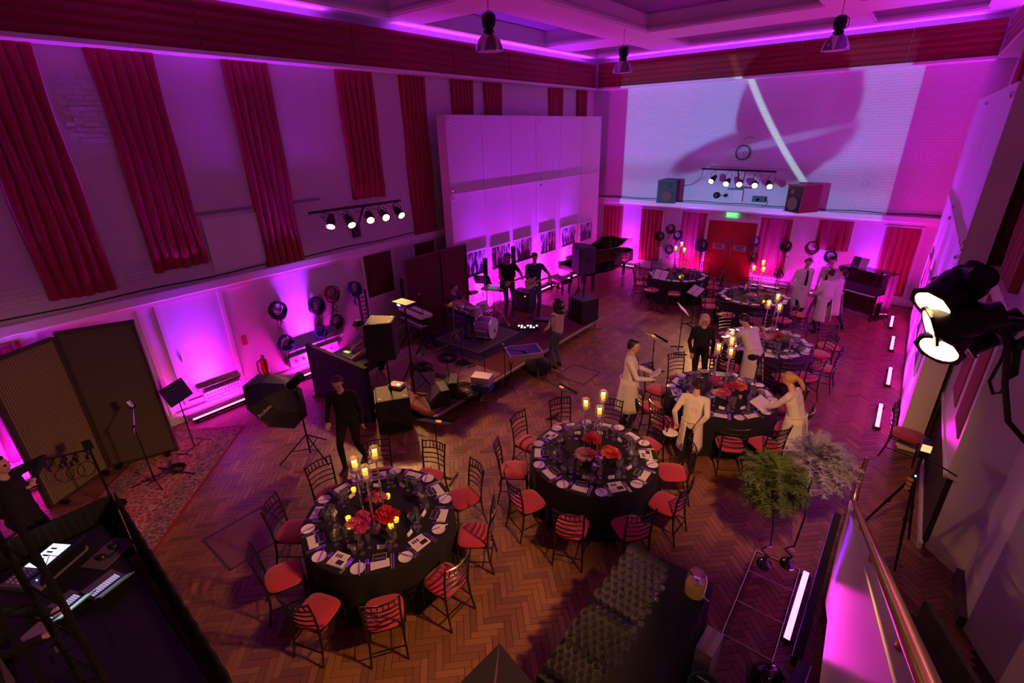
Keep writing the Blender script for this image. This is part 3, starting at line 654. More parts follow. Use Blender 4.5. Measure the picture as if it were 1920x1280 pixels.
# bar of five on the back wall
t = thing('lamp_bar', 'bar of five warm par lamps on the back wall below the clock', 'stage light', (-4.62, 17.7, 3.79))
MB().cyl((-1.17, 0, .02), (1.14, 0, -.02), .028, n=10).build('bar', BLKM, t); MB().cyl((0, 0, 0), (0, .38, -.55), .022, n=8).build('bracket', BLKM, t); MB().box(-.14, .14, .42, .49, -1.05, -.65).build('wall_plate', WOODW, t)
MB().box(-.25, .25, .0, .06, -.62, -.56).build('junction_arm', BLKM, t)
for (u, v), g in zip(((1333, 340), (1361, 345), (1386, 346), (1415, 348), (1443, 350)), [(-6.5, 11, 0), (-4.8, 9.5, 0), (-3, 8, .7), (-2, 8.2, .7), (-.8, 10.5, 0)]):
    q = WY(u, v, 17.5)-Vector(t.location); dd = Vector(g)-(q+Vector(t.location)); par_can(t, q, dd, hang=(q.x+.02, 0, 0), power=P_PAR*1.25)
MB().tube([(-1.1, 0, 0), (-1.25, .2, -.3), (-1.6, .35, -.55), (-1.9, .45, -.6)], .009, 5).build('wiring', CABLE, t)
# cluster of three on a bracket at the right, plus two added cans
q0 = CAM+ray(1790, 610)*(3.1/ray(1790, 610).y)
t = thing('lamp_cluster', 'cluster of glaring warm par lamps on a black bracket at right', 'stage light', q0)
tg = [-RGT*.85-UPV*.70+FWD*.05, Vector((-.90, -.24, -.37)), -RGT*.74-UPV*.74-FWD*.12]
def onp(u, v, y): d = ray(u, v); return CAM+d*(y/d.y)-q0
for (u, v), g, sz, pw_ in zip(((1748, 572), (1742, 612), (1760, 655)), tg, (95, 36, 95), (.7, 2.4, .7)):
    q = onp(u, v, 3.02); par_can(t, q, g, power=P_PAR*pw_, r=.088, ln=.27, size=sz, blend=.9)
q = onp(1806, 640, 3.3); par_can(t, q, Vector((-3.7, 2.5, .4))-(q0+q), power=P_PAR*2.2, r=.085, ln=.25, size=58, blend=.9)  # extra can, added to throw warm light on the nearest table
q = onp(1782, 548, 3.22); par_can(t, q, Vector((-1.9, 8.3, .6))-(q0+q), power=P_PAR*2.6, r=.085, ln=.25, size=66, blend=.8)  # second added can, there to light the third table
hub = onp(1838, 590, 3.12)
MB().tube([onp(1795, 510, 3.15), onp(1800, 540, 3.14), onp(1812, 570, 3.13), hub, onp(1865, 600, 3.12), onp(1930, 605, 3.1)], .022, 8).build('cross_arm', BLKM, t)
MB().tube([hub, onp(1880, 620, 3.2), onp(1900, 655, 3.3), onp(1925, 640, 3.2)], .03, 8).build('wall_arm', BLKM, t)
MB().tube([onp(1908, 640, 3.25), onp(1900, 700, 3.3), onp(1888, 705, 3.3)], .02, 8).build('strut', BLKM, t)
MB().tube([onp(1788, 505, 3.15), onp(1800, 500, 3.16), onp(1822, 508, 3.15), onp(1820, 514, 3.15), onp(1800, 520, 3.14)], .012, 6).build('clamp_loop', CABLE, t)
for (u, v) in ((1800, 520), (1805, 545), (1812, 560)): MB().bx(onp(u, v, 3.12), (.06, .06, .05), rotz(.4)).build('clamp', BLKM, t)
MB().box(hub.x-.07, hub.x+.07, hub.y-.04, hub.y+.04, hub.z-.05, hub.z+.05).build('junction_box', M('dark_violet_box', (.05, .03, .10), .4), t)
MB().tube([onp(1880, 620, 3.2), onp(1893, 700, 3.2), onp(1878, 735, 3.2), onp(1862, 738, 3.2), onp(1855, 715, 3.2), onp(1880, 670, 3.2), onp(1888, 640, 3.2)], .008, 6).build('cable_loop', CABLE, t)
MB().tube([onp(1870, 600, 3.15), onp(1890, 640, 3.15), onp(1884, 720, 3.15), onp(1890, 790, 3.15), onp(1925, 830, 3.15)], .014, 6).build('mains_cable', CABLE, t)

# pendant high-bay lamps (unlit)
for (X, Y, z, lab) in ((-6.62, 7.8, 6.45, 'unlit bell pendant lamp nearest, before the left cornice'), (-6.68, 13.2, 6.45, 'unlit bell pendant lamp in front of the back left corner'), (-1.89, 13.0, 6.45, 'unlit bell pendant lamp above the projected picture')):
    t = thing('pendant_lamp', lab, 'pendant lamp', (X, Y, z), group='unlit pendant lamps')
    MB().lathe([(.25, 0), (.255, .01), (.235, .10), (.19, .20), (.12, .28), (.10, .29), (.10, .285), (.185, .19), (.228, .10), (.245, .012), (.24, 0)], 24, cap=False).build('reflector', M('glossy_reflector', (.45, .42, .46), .12, metal=.9), t, smooth=True)
    MB().lathe([(0, .012), (.24, .012), (.24, .016), (0, .016)], 24).build('diffuser', M('frosted_glass', (.5, .45, .5), .35), t)
    MB().lathe([(.09, .28), (.10, .33), (.075, .36), (.11, .40), (.12, .50), (.11, .58), (.05, .62), (0, .62)], 14).build('gear_box', BLKM, t, smooth=True)
    MB().cyl((0, 0, .62), (0, 0, ZS-z), .006, n=6).build('cable', CABLE, t)
    MB().tube([(.08, 0, .35), (.15, 0, .42), (.14, .02, .55), (.05, .02, .62)], .008, 5).build('flex', CABLE, t)

# clock
c = WY(1393, 286, YB-.03)
t = thing('wall_clock', 'round wall clock with dark rim on the back wall', 'clock', (c.x, YB, c.z)); A = rotx(PI/2)
MB().lathe([(.20, .0), (.235, .0), (.235, .05), (.20, .05), (.20, .02)], 32, (0, 0, 0), A, False).build('rim', BLKM, t)
MB().lathe([(0, .002), (.205, .002), (.205, .02), (0, .02)], 32, (0, 0, 0), A).build('dial', M('clock_dial', (.7, .68, .72), .5), t)
for k in range(12): MB().bx((.17*math.sin(k*PI/6), -.022, .17*math.cos(k*PI/6)), (.008, .004, .03), roty(k*PI/6)).build('hour_mark', BLACK, t)
MB().bx((.03, -.024, -.05), (.012, .004, .13), roty(PI-.5)).build('hour_hand', BLACK, t); MB().bx((.06, -.026, .02), (.008, .004, .17), roty(1.3)).build('minute_hand', BLACK, t)
tag(MB().tube([(c.x-.05, YB-.01, c.z+.33), (c.x+.02, YB-.01, c.z+.45), (c.x+.12, YB-.01, c.z+.47), (c.x+.3, YB-.01, c.z+.44)], .006, 5).build('hook_wire', CABLE), 'thin bent wire hook on wall just above the clock', 'wire')
# monitors on the ledge of the back wall
def monitor(lab, X, Y, rz, mat, wd=.62, h=.76, dp=.55):
    t = thing('studio_monitor', lab, 'speaker', (X, Y, ZD), rz); BAF = M('baffle_black', (.02, .017, .016), .5)
    MB().box(-wd/2, wd/2, -dp/2+.03, dp/2, 0, h).build('cabinet', mat, t, bevel=.01)
    MB().box(-wd/2+.04, wd/2-.04, -dp/2+.012, -dp/2+.03, .03, h-.03).build('baffle', BAF, t)
    A2 = rotx(PI/2); CONE = M('cone_brown', (.16, .08, .05), .6)
    MB().lathe([(0, .06-.05), (.07, .035-.05), (.17, .06), (.20, .062), (.20, .045)], 24, (.02, -dp/2+.04, .26), A2).build('woofer', CONE, t, smooth=True)
    MB().lathe([(0, .03), (.05, .045), (.065, .04), (.065, .02)], 16, (-.08, -dp/2+.045, .60), A2).build('tweeter', CONE, t, smooth=True)
    MB().lathe([(0, .03), (.03, .04), (.04, .03)], 12, (.14, -dp/2+.045, .60), A2).build('port', BLACK, t)
    for z0 in (0, h-.025): MB().box(-wd/2, wd/2, -dp/2-.01, -dp/2+.03, z0, z0+.025).build('edge', mat, t)
DKW = M('dark_veneer', (.10, .05, .045), .4, noise=.2)
monitor('black studio monitor speaker on left of back wall ledge', -6.95, 17.85, R(8), M('monitor_violet_black', (.03, .022, .03), .4), .66, .78)
monitor('studio monitor speaker with red-lit side on right of back wall ledge', -2.62, 17.72, R(-38), M('red_lit_veneer', (.22, .02, .05), .45), .62, .80, .70)  # cabinet colour carries the red light that falls on its side
t = thing('wall_sounder', 'small dark twin horn fitting on wall under lamp bar', 'alarm', (-5.33, YB, 2.92))
MB().sph((0, -.06, 0), .11, 10, 7, (1, .5, 1)).build('horn', BLACK, t, smooth=True); MB().sph((.3, -.05, .01), .06, 10, 7).build('small_horn', BLACK, t, smooth=True); MB().cyl((0, -.03, 0), (.3, -.03, .01), .01, n=6).build('link', BLKM, t)
t = thing('wall_box_camera', 'small black electrical box with cable under right of lamp bar', 'electrical box', (-3.95, YB, 2.86))
MB().box(-.2, .2, -.12, 0, -.08, .1).build('body', BLACK, t, bevel=.01); MB().cyl((-.02, -.12, 0), (-.02, -.15, 0), .05, n=12).build('lens', GLOSSB, t); MB().tube([(.2, -.03, 0), (.28, -.03, -.08), (.22, -.03, -.2), (.1, -.03, -.24)], .007, 5).build('cable', CABLE, t)
for X, Z in ((-1.15, 3.45), (-1.35, 2.78)):
    tag(MB().lathe([(.07, 0), (.09, 0), (.09, .02), (.07, .02), (.07, 0)], 14, (X, YB, Z), rotx(PI/2), False).build('wall_ring', STEEL), 'small metal ring on back wall right of the red-lit speaker, %s' % ('upper one' if Z > 3 else 'lower one by ledge'), 'ring')

# hanks of cable hung on wall hooks
CB = {'k': M('cable_black', (.012, .012, .016), .3), 'b': M('cable_blue', (.02, .05, .22), .35), 'r': M('cable_red', (.45, .03, .03), .4), 'm': M('cable_magenta', (.20, .02, .10), .4)}
def hank(lab, loc, wall, r=.2, cols='kb', n=9, tail=.3, seed=0):
    rnd = random.Random(seed); t = thing('cable_hank', lab, 'cable', loc, 0 if wall == 'L' else -PI/2, 'coiled cables on wall hooks')
    MB().tube([(0, 0, r*.8), (.14, 0, r*.8), (.14, 0, r*.95)], .012, 6).build('hook', BLKM, t)
    for ci, cch in enumerate(cols):
        m = MB()
        for k in range(n//len(cols)+2):
            rr = r*rnd.uniform(.62, 1.0); xo = .03+rnd.uniform(0, .11); ph = rnd.uniform(0, 6)
            m.tube([(xo+.02*math.sin(3*a+ph), rr*math.sin(a)*rnd.uniform(.92, 1.05), rr*math.cos(a)*1.08-(r-rr)*.1+(r*.8-rr*1.0)) for a in [q*2*PI/18 for q in range(18)]], .010, 5, True)
        m.build('coil', CB[cch], t)
    m = MB()
    for k in range(4): m.tube([(.05+.02*k, rnd.uniform(-.06, .06), -r*.8), (.06+.02*k, rnd.uniform(-.1, .1), -r-tail*.5), (.06, rnd.uniform(-.15, .15), -r-tail*rnd.uniform(.6, 1))], .008, 5)
    m.build('tail', CB[cols[0]], t)
for k, (y, z, r, c, lab) in enumerate([(4.66, 1.70, .19, 'k', 'upper black cable hank left of the bright column'), (4.68, .92, .18, 'kb', 'lower tangled cable hank left of the bright column'), (5.58, 1.55, .19, 'k', 'black cable hank right of bright column, above the other'),
        (5.55, .92, .15, 'bk', 'blue cable hank low behind the black screen'), (6.0, 1.72, .19, 'kr', 'cable hank with red core on left wall'), (6.0, 1.02, .17, 'k', 'black cable hank above the DJ on left wall'), (6.62, 1.68, .19, 'b', 'blue cable hank under the brown wall panel')]):
    hank(lab, (XL, y, z), 'L', r, c, 14, .35, k)
for k, (x, z, r, c, lab) in enumerate([(-7.18, 1.36, .17, 'k', 'first dark hank left of sixth table candles'), (-6.81, 1.65, .17, 'km', 'upper dark hank above sixth table'), (-6.5, 1.45, .17, 'kb', 'dark blue hank third above sixth table'), (-6.78, .88, .17, 'b', 'blue hank low above sixth table'),
        (-5.6, 1.2, .22, 'kb', 'large blue hank at left of red doors'), (-3.82, 1.52, .17, 'rb', 'red and blue hank right of red doors'), (-3.8, .98, .15, 'km', 'dark red hank below the red and blue one'), (-2.88, 1.46, .18, 'k', 'black hank beside the right door curtain'), (-2.12, 1.5, .21, 'rk', 'red and black hank under the short curtain'), (-1.58, 1.26, .19, 'k', 'black hank behind the waiters'), (-2.92, .5, .15, 'k', 'small black hank near the floor behind fifth table')]):
    hank(lab+' on back wall', (x, YB-(.004 if x in (-6.81, -6.78, -1.58) else .06), z), 'B', r, c, 12, .3, k+50)
t = thing('fire_extinguisher', 'red fire extinguisher standing by the left wall', 'extinguisher', (XL+.2, 4.06, 0.26))
REDG = M('extinguisher_red', (.55, .02, .02), .25, coat=.5)
MB().box(-.14, .1, -.12, .12, -.26, 0).build('stand', WOODW, t); MB().lathe([(.07, 0), (.085, .02), (.085, .42), (.06, .50), (.03, .52), (.03, .56)], 16).build('cylinder', REDG, t, smooth=True)
MB().box(-.02, .07, -.015, .015, .56, .6).build('handle', BLACK, t); MB().tube([(0, .02, .55), (.02, -.14, .48), (.04, -.16, .3), (.06, -.1, .12), (.08, -.03, .14)], .014, 6).build('hose', BLACK, t); MB().box(.07, .088, -.05, .05, .05, .12).build('label_band', PAPER, t)
tag(MB().box(XL, XL+.01, 3.82, 3.92, 1.12, 1.3).build('wall_notice', M('red_notice', (.5, .05, .04), .5)), 'small red notice on left wall above the extinguisher', 'notice')
# ================================================================ TABLES, CHAIRS AND PLACE SETTINGS
TABS = [(-4.33, 2.64), (-2.80, 5.30), (-1.88, 8.20), (-1.79, 11.09), (-2.82, 14.26), (-5.35, 15.27)]
TN = ['nearest round table', 'second nearest round table', 'third nearest round table', 'fourth nearest round table', 'fifth round table near the upright piano', 'sixth round table before the red doors']
ORD = ['first', 'second', 'third', 'fourth', 'fifth', 'sixth', 'seventh', 'eighth', 'ninth', 'tenth']
TS = ['first table from camera', 'second table from camera', 'third table from camera', 'fourth table from camera', 'fifth table, near upright piano', 'sixth table, before red doors']
TR, TZ = .915, .76
def cloth_mesh(seed):
    rnd = random.Random(seed); m = MB(); n = 120; rows = [(0.0, TZ), (.5, TZ), (TR-.02, TZ), (TR, TZ-.008), (TR+.006, TZ-.03), (TR+.012, .55), (TR+.014, .3), (TR+.02, .02)]
    vs = []; ph = [rnd.uniform(0, 6) for _ in range(4)]
    for k, (r, z) in enumerate(rows):
        dep = max(0, (TZ-.05-z))*.05
        for i in range(n):
            a = 2*PI*i/n; w_ = dep*(math.sin(15*a+ph[0])+.6*math.sin(23*a+ph[1])+.4*math.sin(8*a+ph[2]))
            vs.append(((r+w_)*math.cos(a), (r+w_)*math.sin(a), z))
    fs = [(k*n+i, k*n+(i+1) % n, (k+1)*n+(i+1) % n, (k+1)*n+i) for k in range(len(rows)-1) for i in range(n)]
    m.add(vs, fs); return m.mesh('tablecloth', CLOTHB, True)
for k, (X, Y) in enumerate(TABS):
    t = thing('round_table', 'folding table under the black cloth, the '+TN[k], 'table', (X, Y, 0), group='round banquet tables')
    MB().lathe([(0, TZ-.045), (TR-.012, TZ-.045), (TR-.012, TZ-.012), (0, TZ-.012)], 40).build('tabletop', M('plywood', (.35, .22, .12), .6), t)
    for q in range(4): MB().cyl((.5*math.cos(q*PI/2+.7), .5*math.sin(q*PI/2+.7), 0), (.5*math.cos(q*PI/2+.7), .5*math.sin(q*PI/2+.7), TZ-.045), .02, n=8).build('leg', BLKM, t)
    tag(ob('tablecloth', cloth_mesh(k), loc=(X, Y, 0)), 'floor-length black tablecloth on the '+TN[k], 'tablecloth', 'black tablecloths')

# ---- chiavari chair
def arc(x, z, sag, y0, n=5): return [(-x+2*x*q/(n-1), y0-sag*(1-(2*q/(n-1)-1)**2), z) for q in range(n)]
def chair(full, name='banquet_chair'):
    t = thing(name, 'black banquet chair', 'chair')
    ps = []
    def prt(nm, m, mat, smooth=True): return m.build(nm, mat, t, smooth=smooth)
    m = MB(); n = 28; vs = []; lv = ((.0, .495), (.55, .494), (.86, .488), (.97, .475), (1.0, .458), (.96, .445), (.0, .445))
    for s, z in lv:
        for i in range(n):
            a = 2*PI*i/n; ca, sa = math.cos(a), math.sin(a)
            x = .205*math.copysign(abs(ca)**.55, ca)*(1+.06*sa); y = .205*math.copysign(abs(sa)**.55, sa); vs.append((x*s, y*s, z))
    m.add(vs, [(k*n+i, k*n+(i+1) % n, (k+1)*n+(i+1) % n, (k+1)*n+i) for k in range(len(lv)-1) for i in range(n)]); prt('cushion', m, PADR)
    fr = MB().tube([(.19, .19, .432), (-.19, .19, .432), (-.175, -.185, .432), (.175, -.185, .432)], .014, 6, True); fr.box(-.18, .18, -.18, .18, .43, .444); prt('seat_frame', fr, CHIA)
    for s in (-1, 1):
        prt('leg', MB().tube([(s*.195, .2, 0), (s*.187, .187, .22), (s*.185, .183, .44)], [.010, .013, .013], 7), CHIA)
        prt('leg', MB().tube([(s*.19, -.255, 0), (s*.178, -.20, .25), (s*.176, -.185, .45), (s*.182, -.205, .7), (s*.192, -.25, .93)], [.010, .013, .014, .012, .011], 7), CHIA)
    if full:
        for z, yb in ((.905, -.245), (.80, -.222)): prt('back_rail', MB().tube(arc(.19, z, .05, yb), .010, 6), CHIA)
        for q in range(6):
            x = -.14+.056*q; sg = .05*(1-(x/.19)**2); prt('spindle', MB().cyl((x, -.222-sg, .80), (x, -.245-sg, .905), .007, n=6), CHIA)
        for z, yb in ((.72, -.207), (.64, -.198), (.56, -.190)): prt('back_slat', MB().tube(arc(.183, z, .05, yb), .009, 6), CHIA)
        for s in (-1, 1): prt('stretcher', MB().cyl((s*.19, .19, .2), (s*.18, -.21, .2), .008, n=6), CHIA)
        prt('stretcher', MB().cyl((-.19, .19, .26), (.19, .19, .26), .008, n=6), CHIA); prt('stretcher', MB().cyl((-.183, -.21, .16), (.183, -.21, .16), .008, n=6), CHIA)
    else:
        b = MB()
        for z, yb in ((.905, -.245), (.80, -.222), (.72, -.207), (.64, -.198), (.56, -.190)): b.tube(arc(.19, z, .05, yb, 4), .010, 5)
        for q in range(6): x = -.14+.056*q; sg = .05*(1-(x/.19)**2); b.cyl((x, -.222-sg, .80), (x, -.245-sg, .905), .007, n=5)
        prt('backrest', b, CHIA)
        s_ = MB()
        for s in (-1, 1): s_.cyl((s*.19, .19, .2), (s*.18, -.21, .2), .008, n=5)
        prt('stretchers', s_, CHIA)
    return t
CF, CN = chair(True), chair(False); used = {}
def put_chair(proto, X, Y, rz, label, group):
    if proto.name not in used:
        used[proto.name] = 1; KIDS[proto.name] = list(proto.children)
        proto.location = (X, Y, .001); proto.rotation_euler = (0, 0, rz); proto['label'] = label; proto['group'] = group; return proto
    return copy_tree(proto, None, (X, Y, .001), rz, label, group)
seat_n = {}
rj = random.Random(11)
CHAIRS = []
for k, (X, Y) in enumerate(TABS):
    for j in range(10):
        a = R(36*j-1)
        if (k, j) == (4, 1): continue
        rr = 1.155+rj.uniform(-.02, .03); da = R(rj.uniform(-3, 3))
        if (k, j) in ((4, 4), (4, 5), (5, 0), (5, 9)): rr = 1.12
        a += R({(2, 7): -9, (2, 8): 9, (3, 8): 15, (4, 4): 7, (4, 5): 9, (5, 0): 9, (5, 9): -5}.get((k, j), 0))
        rank = (j-8) % 10     # the seat at 288 degrees is the one nearest the camera
        lab = 'black coral-seat banquet chair, %s clockwise from the nearest seat, %s' % (ORD[(-rank) % 10], TS[k])
        put_chair(CF if k < 3 else CN, X+rr*math.cos(a), Y+rr*math.sin(a), a+PI/2+da, lab, 'banquet chairs round the tables')
o = put_chair(CF, .82, 9.12, R(-100), 'spare black chair with dark red seat beside the right wall battens', 'chairs standing away from tables')
o = put_chair(CN, -.72, 12.35, R(200), 'black coral-seat chair pushed aside right of the fourth table', 'chairs standing away from tables')

# ---- tableware prototypes: each a single small thing with its own mesh, copied
def glass_mesh(h, r, bowl, stem, n=14):
    z0 = h-bowl
    prof = [(0, .0), (r*.8, .0), (r*.8, .003), (.012, .008), (.0045, .02), (.0045, z0-.012), (.012, z0), (r*.72, z0+bowl*.22), (r, z0+bowl*.5), (r*.94, z0+bowl*.8), (r*.86, h),
            (r*.83, h), (r*.91, z0+bowl*.8), (r*.965, z0+bowl*.5), (r*.69, z0+bowl*.25), (.010, z0+.006), (0, z0+.005)]
    return MB().lathe(prof, n).mesh('wine_glass', GLASS, True)
G_RED, G_WHITE, G_FL = glass_mesh(.215, .043, .105, .1), glass_mesh(.19, .036, .09, .1), glass_mesh(.22, .028, .14, .07)
G_TUM = MB().lathe([(0, 0), (.032, 0), (.034, .004), (.038, .11), (.036, .11), (.031, .008), (0, .008)], 14).mesh('tumbler', GLASS, True)
PLATE = MB().lathe([(0, .004), (.045, .004), (.05, .0), (.055, .004), (.080, .012), (.081, .015), (.055, .008), (.045, .007), (0, .007)], 24).mesh('side_plate', CHINA, True)
def fork_mesh():
    m = MB(); m.tube([(0, -.10, .004), (0, -.02, .006), (0, .03, .005)], [.006, .004, .003], 6); m.bx((0, .045, .005), (.02, .03, .003))
    for x in (-.0075, -.0025, .0025, .0075): m.bx((x, .08, .006), (.0028, .045, .003))
    return m.mesh('fork', SILVER, True)
def knife_mesh():
    m = MB(); m.tube([(0, -.11, .005), (0, -.01, .006)], [.007, .006], 6); m.prism([(-.006, -.01), (.008, -.01), (.010, .06), (.004, .115), (-.006, .10)], 'z', .003, .006); return m.mesh('knife', SILVER, True)
def spoon_mesh():
    m = MB(); m.tube([(0, -.10, .004), (0, .04, .005)], [.006, .0035], 6); m.sph((0, .065, .006), .02, 10, 5, (1, 1.5, .3)); return m.mesh('spoon', SILVER, True)
FORK, KNIFE, SPOON = fork_mesh(), knife_mesh(), spoon_mesh()
def napkin_mesh():
    m = MB()
    for q, (w_, d_) in enumerate(((.105, .055), (.102, .052), (.099, .050))): m.box(-w_, w_, -d_, d_, .001+q*.004, .0045+q*.004)
    return m.mesh('napkin', LINEN)
NAPK = napkin_mesh()
MENUB = M('menu_black', (.02, .018, .02), .4)
def menu_mesh(kind):
    m = MB()
    if kind == 0:
        m.box(-.075, .075, -.055, .055, .0135, .0155); m.cur = 1; m.box(-.072, .072, -.05, .05, .0155, .0165); m.cur = 2; m.box(-.05, .055, -.02, -.005, .0165, .0168)
    else:
        m.box(-.095, .095, -.085, .085, .0135, .0155); m.cur = 1
        for x in (-.065, -.035, -.005): m.box(x, x+.02, .01, .055, .0155, .0162)
        m.box(.0, .085, -.07, -.01, .0155, .0162); m.cur = 2; m.box(-.08, -.02, -.06, -.055, .0155, .016)
    return m.mesh('menu_card', [PAPER, MENUB, M('menu_grey', (.25, .24, .26), .5)])
MENU = [menu_mesh(0), menu_mesh(1)]
CARD = MB().prism([(-.02, 0), (.02, 0), (.002, .042), (-.002, .042)], 'x', -.045, .045).mesh('place_card', PAPER)
def put(name, me, lab, cat, grp, tb, a, x, y, z=0, rz=0, jit=0):
    "x right of the diner, y is the distance from the table centre, at seat angle a"
    X, Y = TABS[tb]; e = Vector((math.cos(a), math.sin(a), 0)); r_ = Vector((-math.sin(a), math.cos(a), 0))
    p = Vector((X, Y, TZ+.0005+z))+e*y+r_*x
    o = ob(name, me, loc=p, rot=(0, 0, a+PI/2+rz+rj.uniform(-jit, jit))); return tag(o, lab, cat, grp)
for k in range(6):
    for j in range(10):
        a = R(36*j-1); s = '%s place clockwise from nearest, %s' % (ORD[(-(j-8)) % 10], TS[k]); far = k > 3; kd = 1 if (j*7+k) % 4 == 0 else 0
        put('napkin', NAPK, 'folded white napkin at the '+s, 'napkin', 'folded napkins', k, a, 0, .80 if kd == 0 else .79, 0, 0, .06)
        put('side_plate', PLATE, 'white side plate at the '+s, 'plate', 'side plates', k, a, -.235, .80)
        if not far:
            put('menu_card', MENU[kd], ('white printed menu' if kd else 'black menu')+' on napkin, '+s, 'menu', 'menus', k, a, .0, .715 if kd == 0 else .75, .0, 0, .12)
            put('place_card', CARD, 'white tent place card at the '+s, 'place card', 'place cards', k, a, .02, .56, 0, 0, .3)
            put('fork', FORK, 'outer fork left of napkin, '+s, 'fork', 'forks', k, a, -.152, .795, 0, 0, .03)
            put('fork', FORK, 'inner fork left of napkin, '+s, 'fork', 'forks', k, a, -.126, .795, 0, 0, .03)
            put('knife', KNIFE, 'inner knife right of napkin, '+s, 'knife', 'knives', k, a, .125, .79, 0, 0, .03)
            put('knife', KNIFE, 'outer knife right of napkin, '+s, 'knife', 'knives', k, a, .148, .79, 0, 0, .03)
            put('butter_knife', KNIFE, 'butter knife lying on side plate, '+s, 'knife', 'butter knives', k, a, -.215, .80, .012, .3, .3)
        for q, (me_, x, y, nm) in enumerate(((G_RED, .12, .52, 'large wine glass'), (G_WHITE, .19, .58, 'small wine glass'), (G_FL, .20, .47, 'champagne flute'), (G_TUM, .10, .60, 'water tumbler'))):
            if q == 3 and k > 2: continue
            if q == 2 and k > 4: continue
            put('tumbler' if q == 3 else 'wine_glass' if q < 2 else 'champagne_flute', me_, nm+' at the '+s, 'glass', 'glasses on tables', k, a, x+rj.uniform(-.02, .02), y+rj.uniform(-.02, .02))

# ---- candle holders
HUR = MB().lathe([(.02, 0), (.045, .004), (.066, .05), (.070, .09), (.060, .14), (.052, .165), (.050, .165), (.058, .14), (.067, .09), (.063, .05), (.043, .008), (0, .006)], 18).mesh('hurricane_glass', GLASS, True)
CND = MB().cyl((0, 0, .008), (0, 0, .055), .030, n=16).mesh('candle', WAX, True); CTOP = MB().lathe([(.030, .055), (.030, .112), (.024, .116), (.020, .104), (0, .103)], 16).mesh('glow', CANDLE, True)
CUP = MB().lathe([(.010, -.03), (.02, -.02), (.062, -.008), (.065, 0), (.0, 0)], 18).mesh('drip_cup', GLASS, True)
CRY = MB().prism([(-.055, 0), (.055, 0), (.055, .045), (.02, .085), (-.02, .085), (-.055, .045)], 'y', -.055, .055).mesh('crystal_base', GLASS)
def holder(tb, u, v, z, nm):
    p = F(u, v, z); h = z-TZ-.06
    t = thing('candle_holder', '%s tall glass candle holder with lit candle, %s' % (nm, TN[tb]), 'candle', (p.x, p.y, TZ+.001), rj.uniform(0, 1), 'glass candle holders')
    ob('crystal_base', CRY, t); MB().lathe([(.011, .084), (.016, .12), (.011, .16), (.013, h*.55), (.010, h-.05), (.018, h-.03)], 12).build('stem', GLASS, t, smooth=True)
    ob('drip_cup', CUP, t, loc=(0, 0, h)); ob('hurricane_glass', HUR, t, loc=(0, 0, h)); c = ob('candle', CND, t, loc=(0, 0, h)); ob('glow', CTOP, c)
    lamp('POINT', 'flame_light', (p.x, p.y, TZ+h+.14), (0, 0, -1), P_CANDLE, (1, .5, .12), t, shadow_soft_size=.03)
CP = [((685, 888), (703, 852), (665, 873)), ((1124, 774), (1131, 745), (1098, 760)), ((1370, 663), (1372, 642), (1347, 655)), ((1461, 579), (1458, 560), (1441, 572)), ((1431, 508), (1431, 495), (1413, 505)), ((1283, 471), (1278, 460), (1267, 468))]
for k, c3_ in enumerate(CP):
    for (u, v), z, nm in zip(c3_, (1.60, 1.74, 1.66), ('front', 'rear', 'left')): holder(k, u, v, z, nm)
# ---- flowers
FCOL = {'red': M('red_petals', (.62, .02, .03), .6, noise=.25, nscale=40), 'pink': M('pink_petals', (.75, .16, .26), .6, noise=.2, nscale=40), 'mag': M('magenta_petals', (.50, .03, .20), .6, noise=.25, nscale=40), 'pale': M('pale_pink_petals', (.80, .42, .42), .6, noise=.15, nscale=40), 'coral': M('coral_petals', (.75, .14, .06), .6, noise=.2, nscale=40)}
GREENL = M('leaf_green', (.05, .10, .025), .6, noise=.3, nscale=30)
def bloom_mesh(seed, col):
    rnd = random.Random(seed); m = MB()
    for ring, (rr, n, up, ln) in enumerate(((.012, 5, .9, .03), (.028, 8, .6, .036), (.045, 11, .25, .042), (.058, 13, -.15, .045))):
        for i in range(n):
            a = 2*PI*i/n+rnd.uniform(-.2, .2); e = Vector((math.cos(a), math.sin(a), 0)); s = Vector((-math.sin(a), math.cos(a), 0)); b = e*rr*.5+Vector((0, 0, -.01-ring*.008))
            tip = b+(e*(1-up*.6)+Vector((0, 0, up))).normalized()*ln+e*rr*.5; mid = (b+tip)/2+e*.012; w_ = ln*.5
            m.add([b-s*w_*.3, b+s*w_*.3, mid+s*w_, tip+s*w_*.5+Vector((0, 0, rnd.uniform(-.006, .006))), tip-s*w_*.5, mid-s*w_], [(0, 1, 2, 5), (5, 2, 3, 4)])
    return m.mesh('bloom', col, True)
BLM = {(c, q): bloom_mesh(q*7+sum(map(ord, c)) % 5, FCOL[c]) for c in FCOL for q in range(2)}
VASE = MB().lathe([(0, .002), (.035, .002), (.04, .02), (.042, .09), (.045, .10), (.042, .10), (.038, .02), (0, .012)], 16).mesh('vase', GLASS, True)
LEAVES = MB()
for q in range(7): LEAVES.tube([(.015*math.cos(q), .015*math.sin(q), .01), (.03*math.cos(q*1.3), .03*math.sin(q*1.3), .12)], .004, 5)
LEAVES = LEAVES.mesh('stems', GREENL)
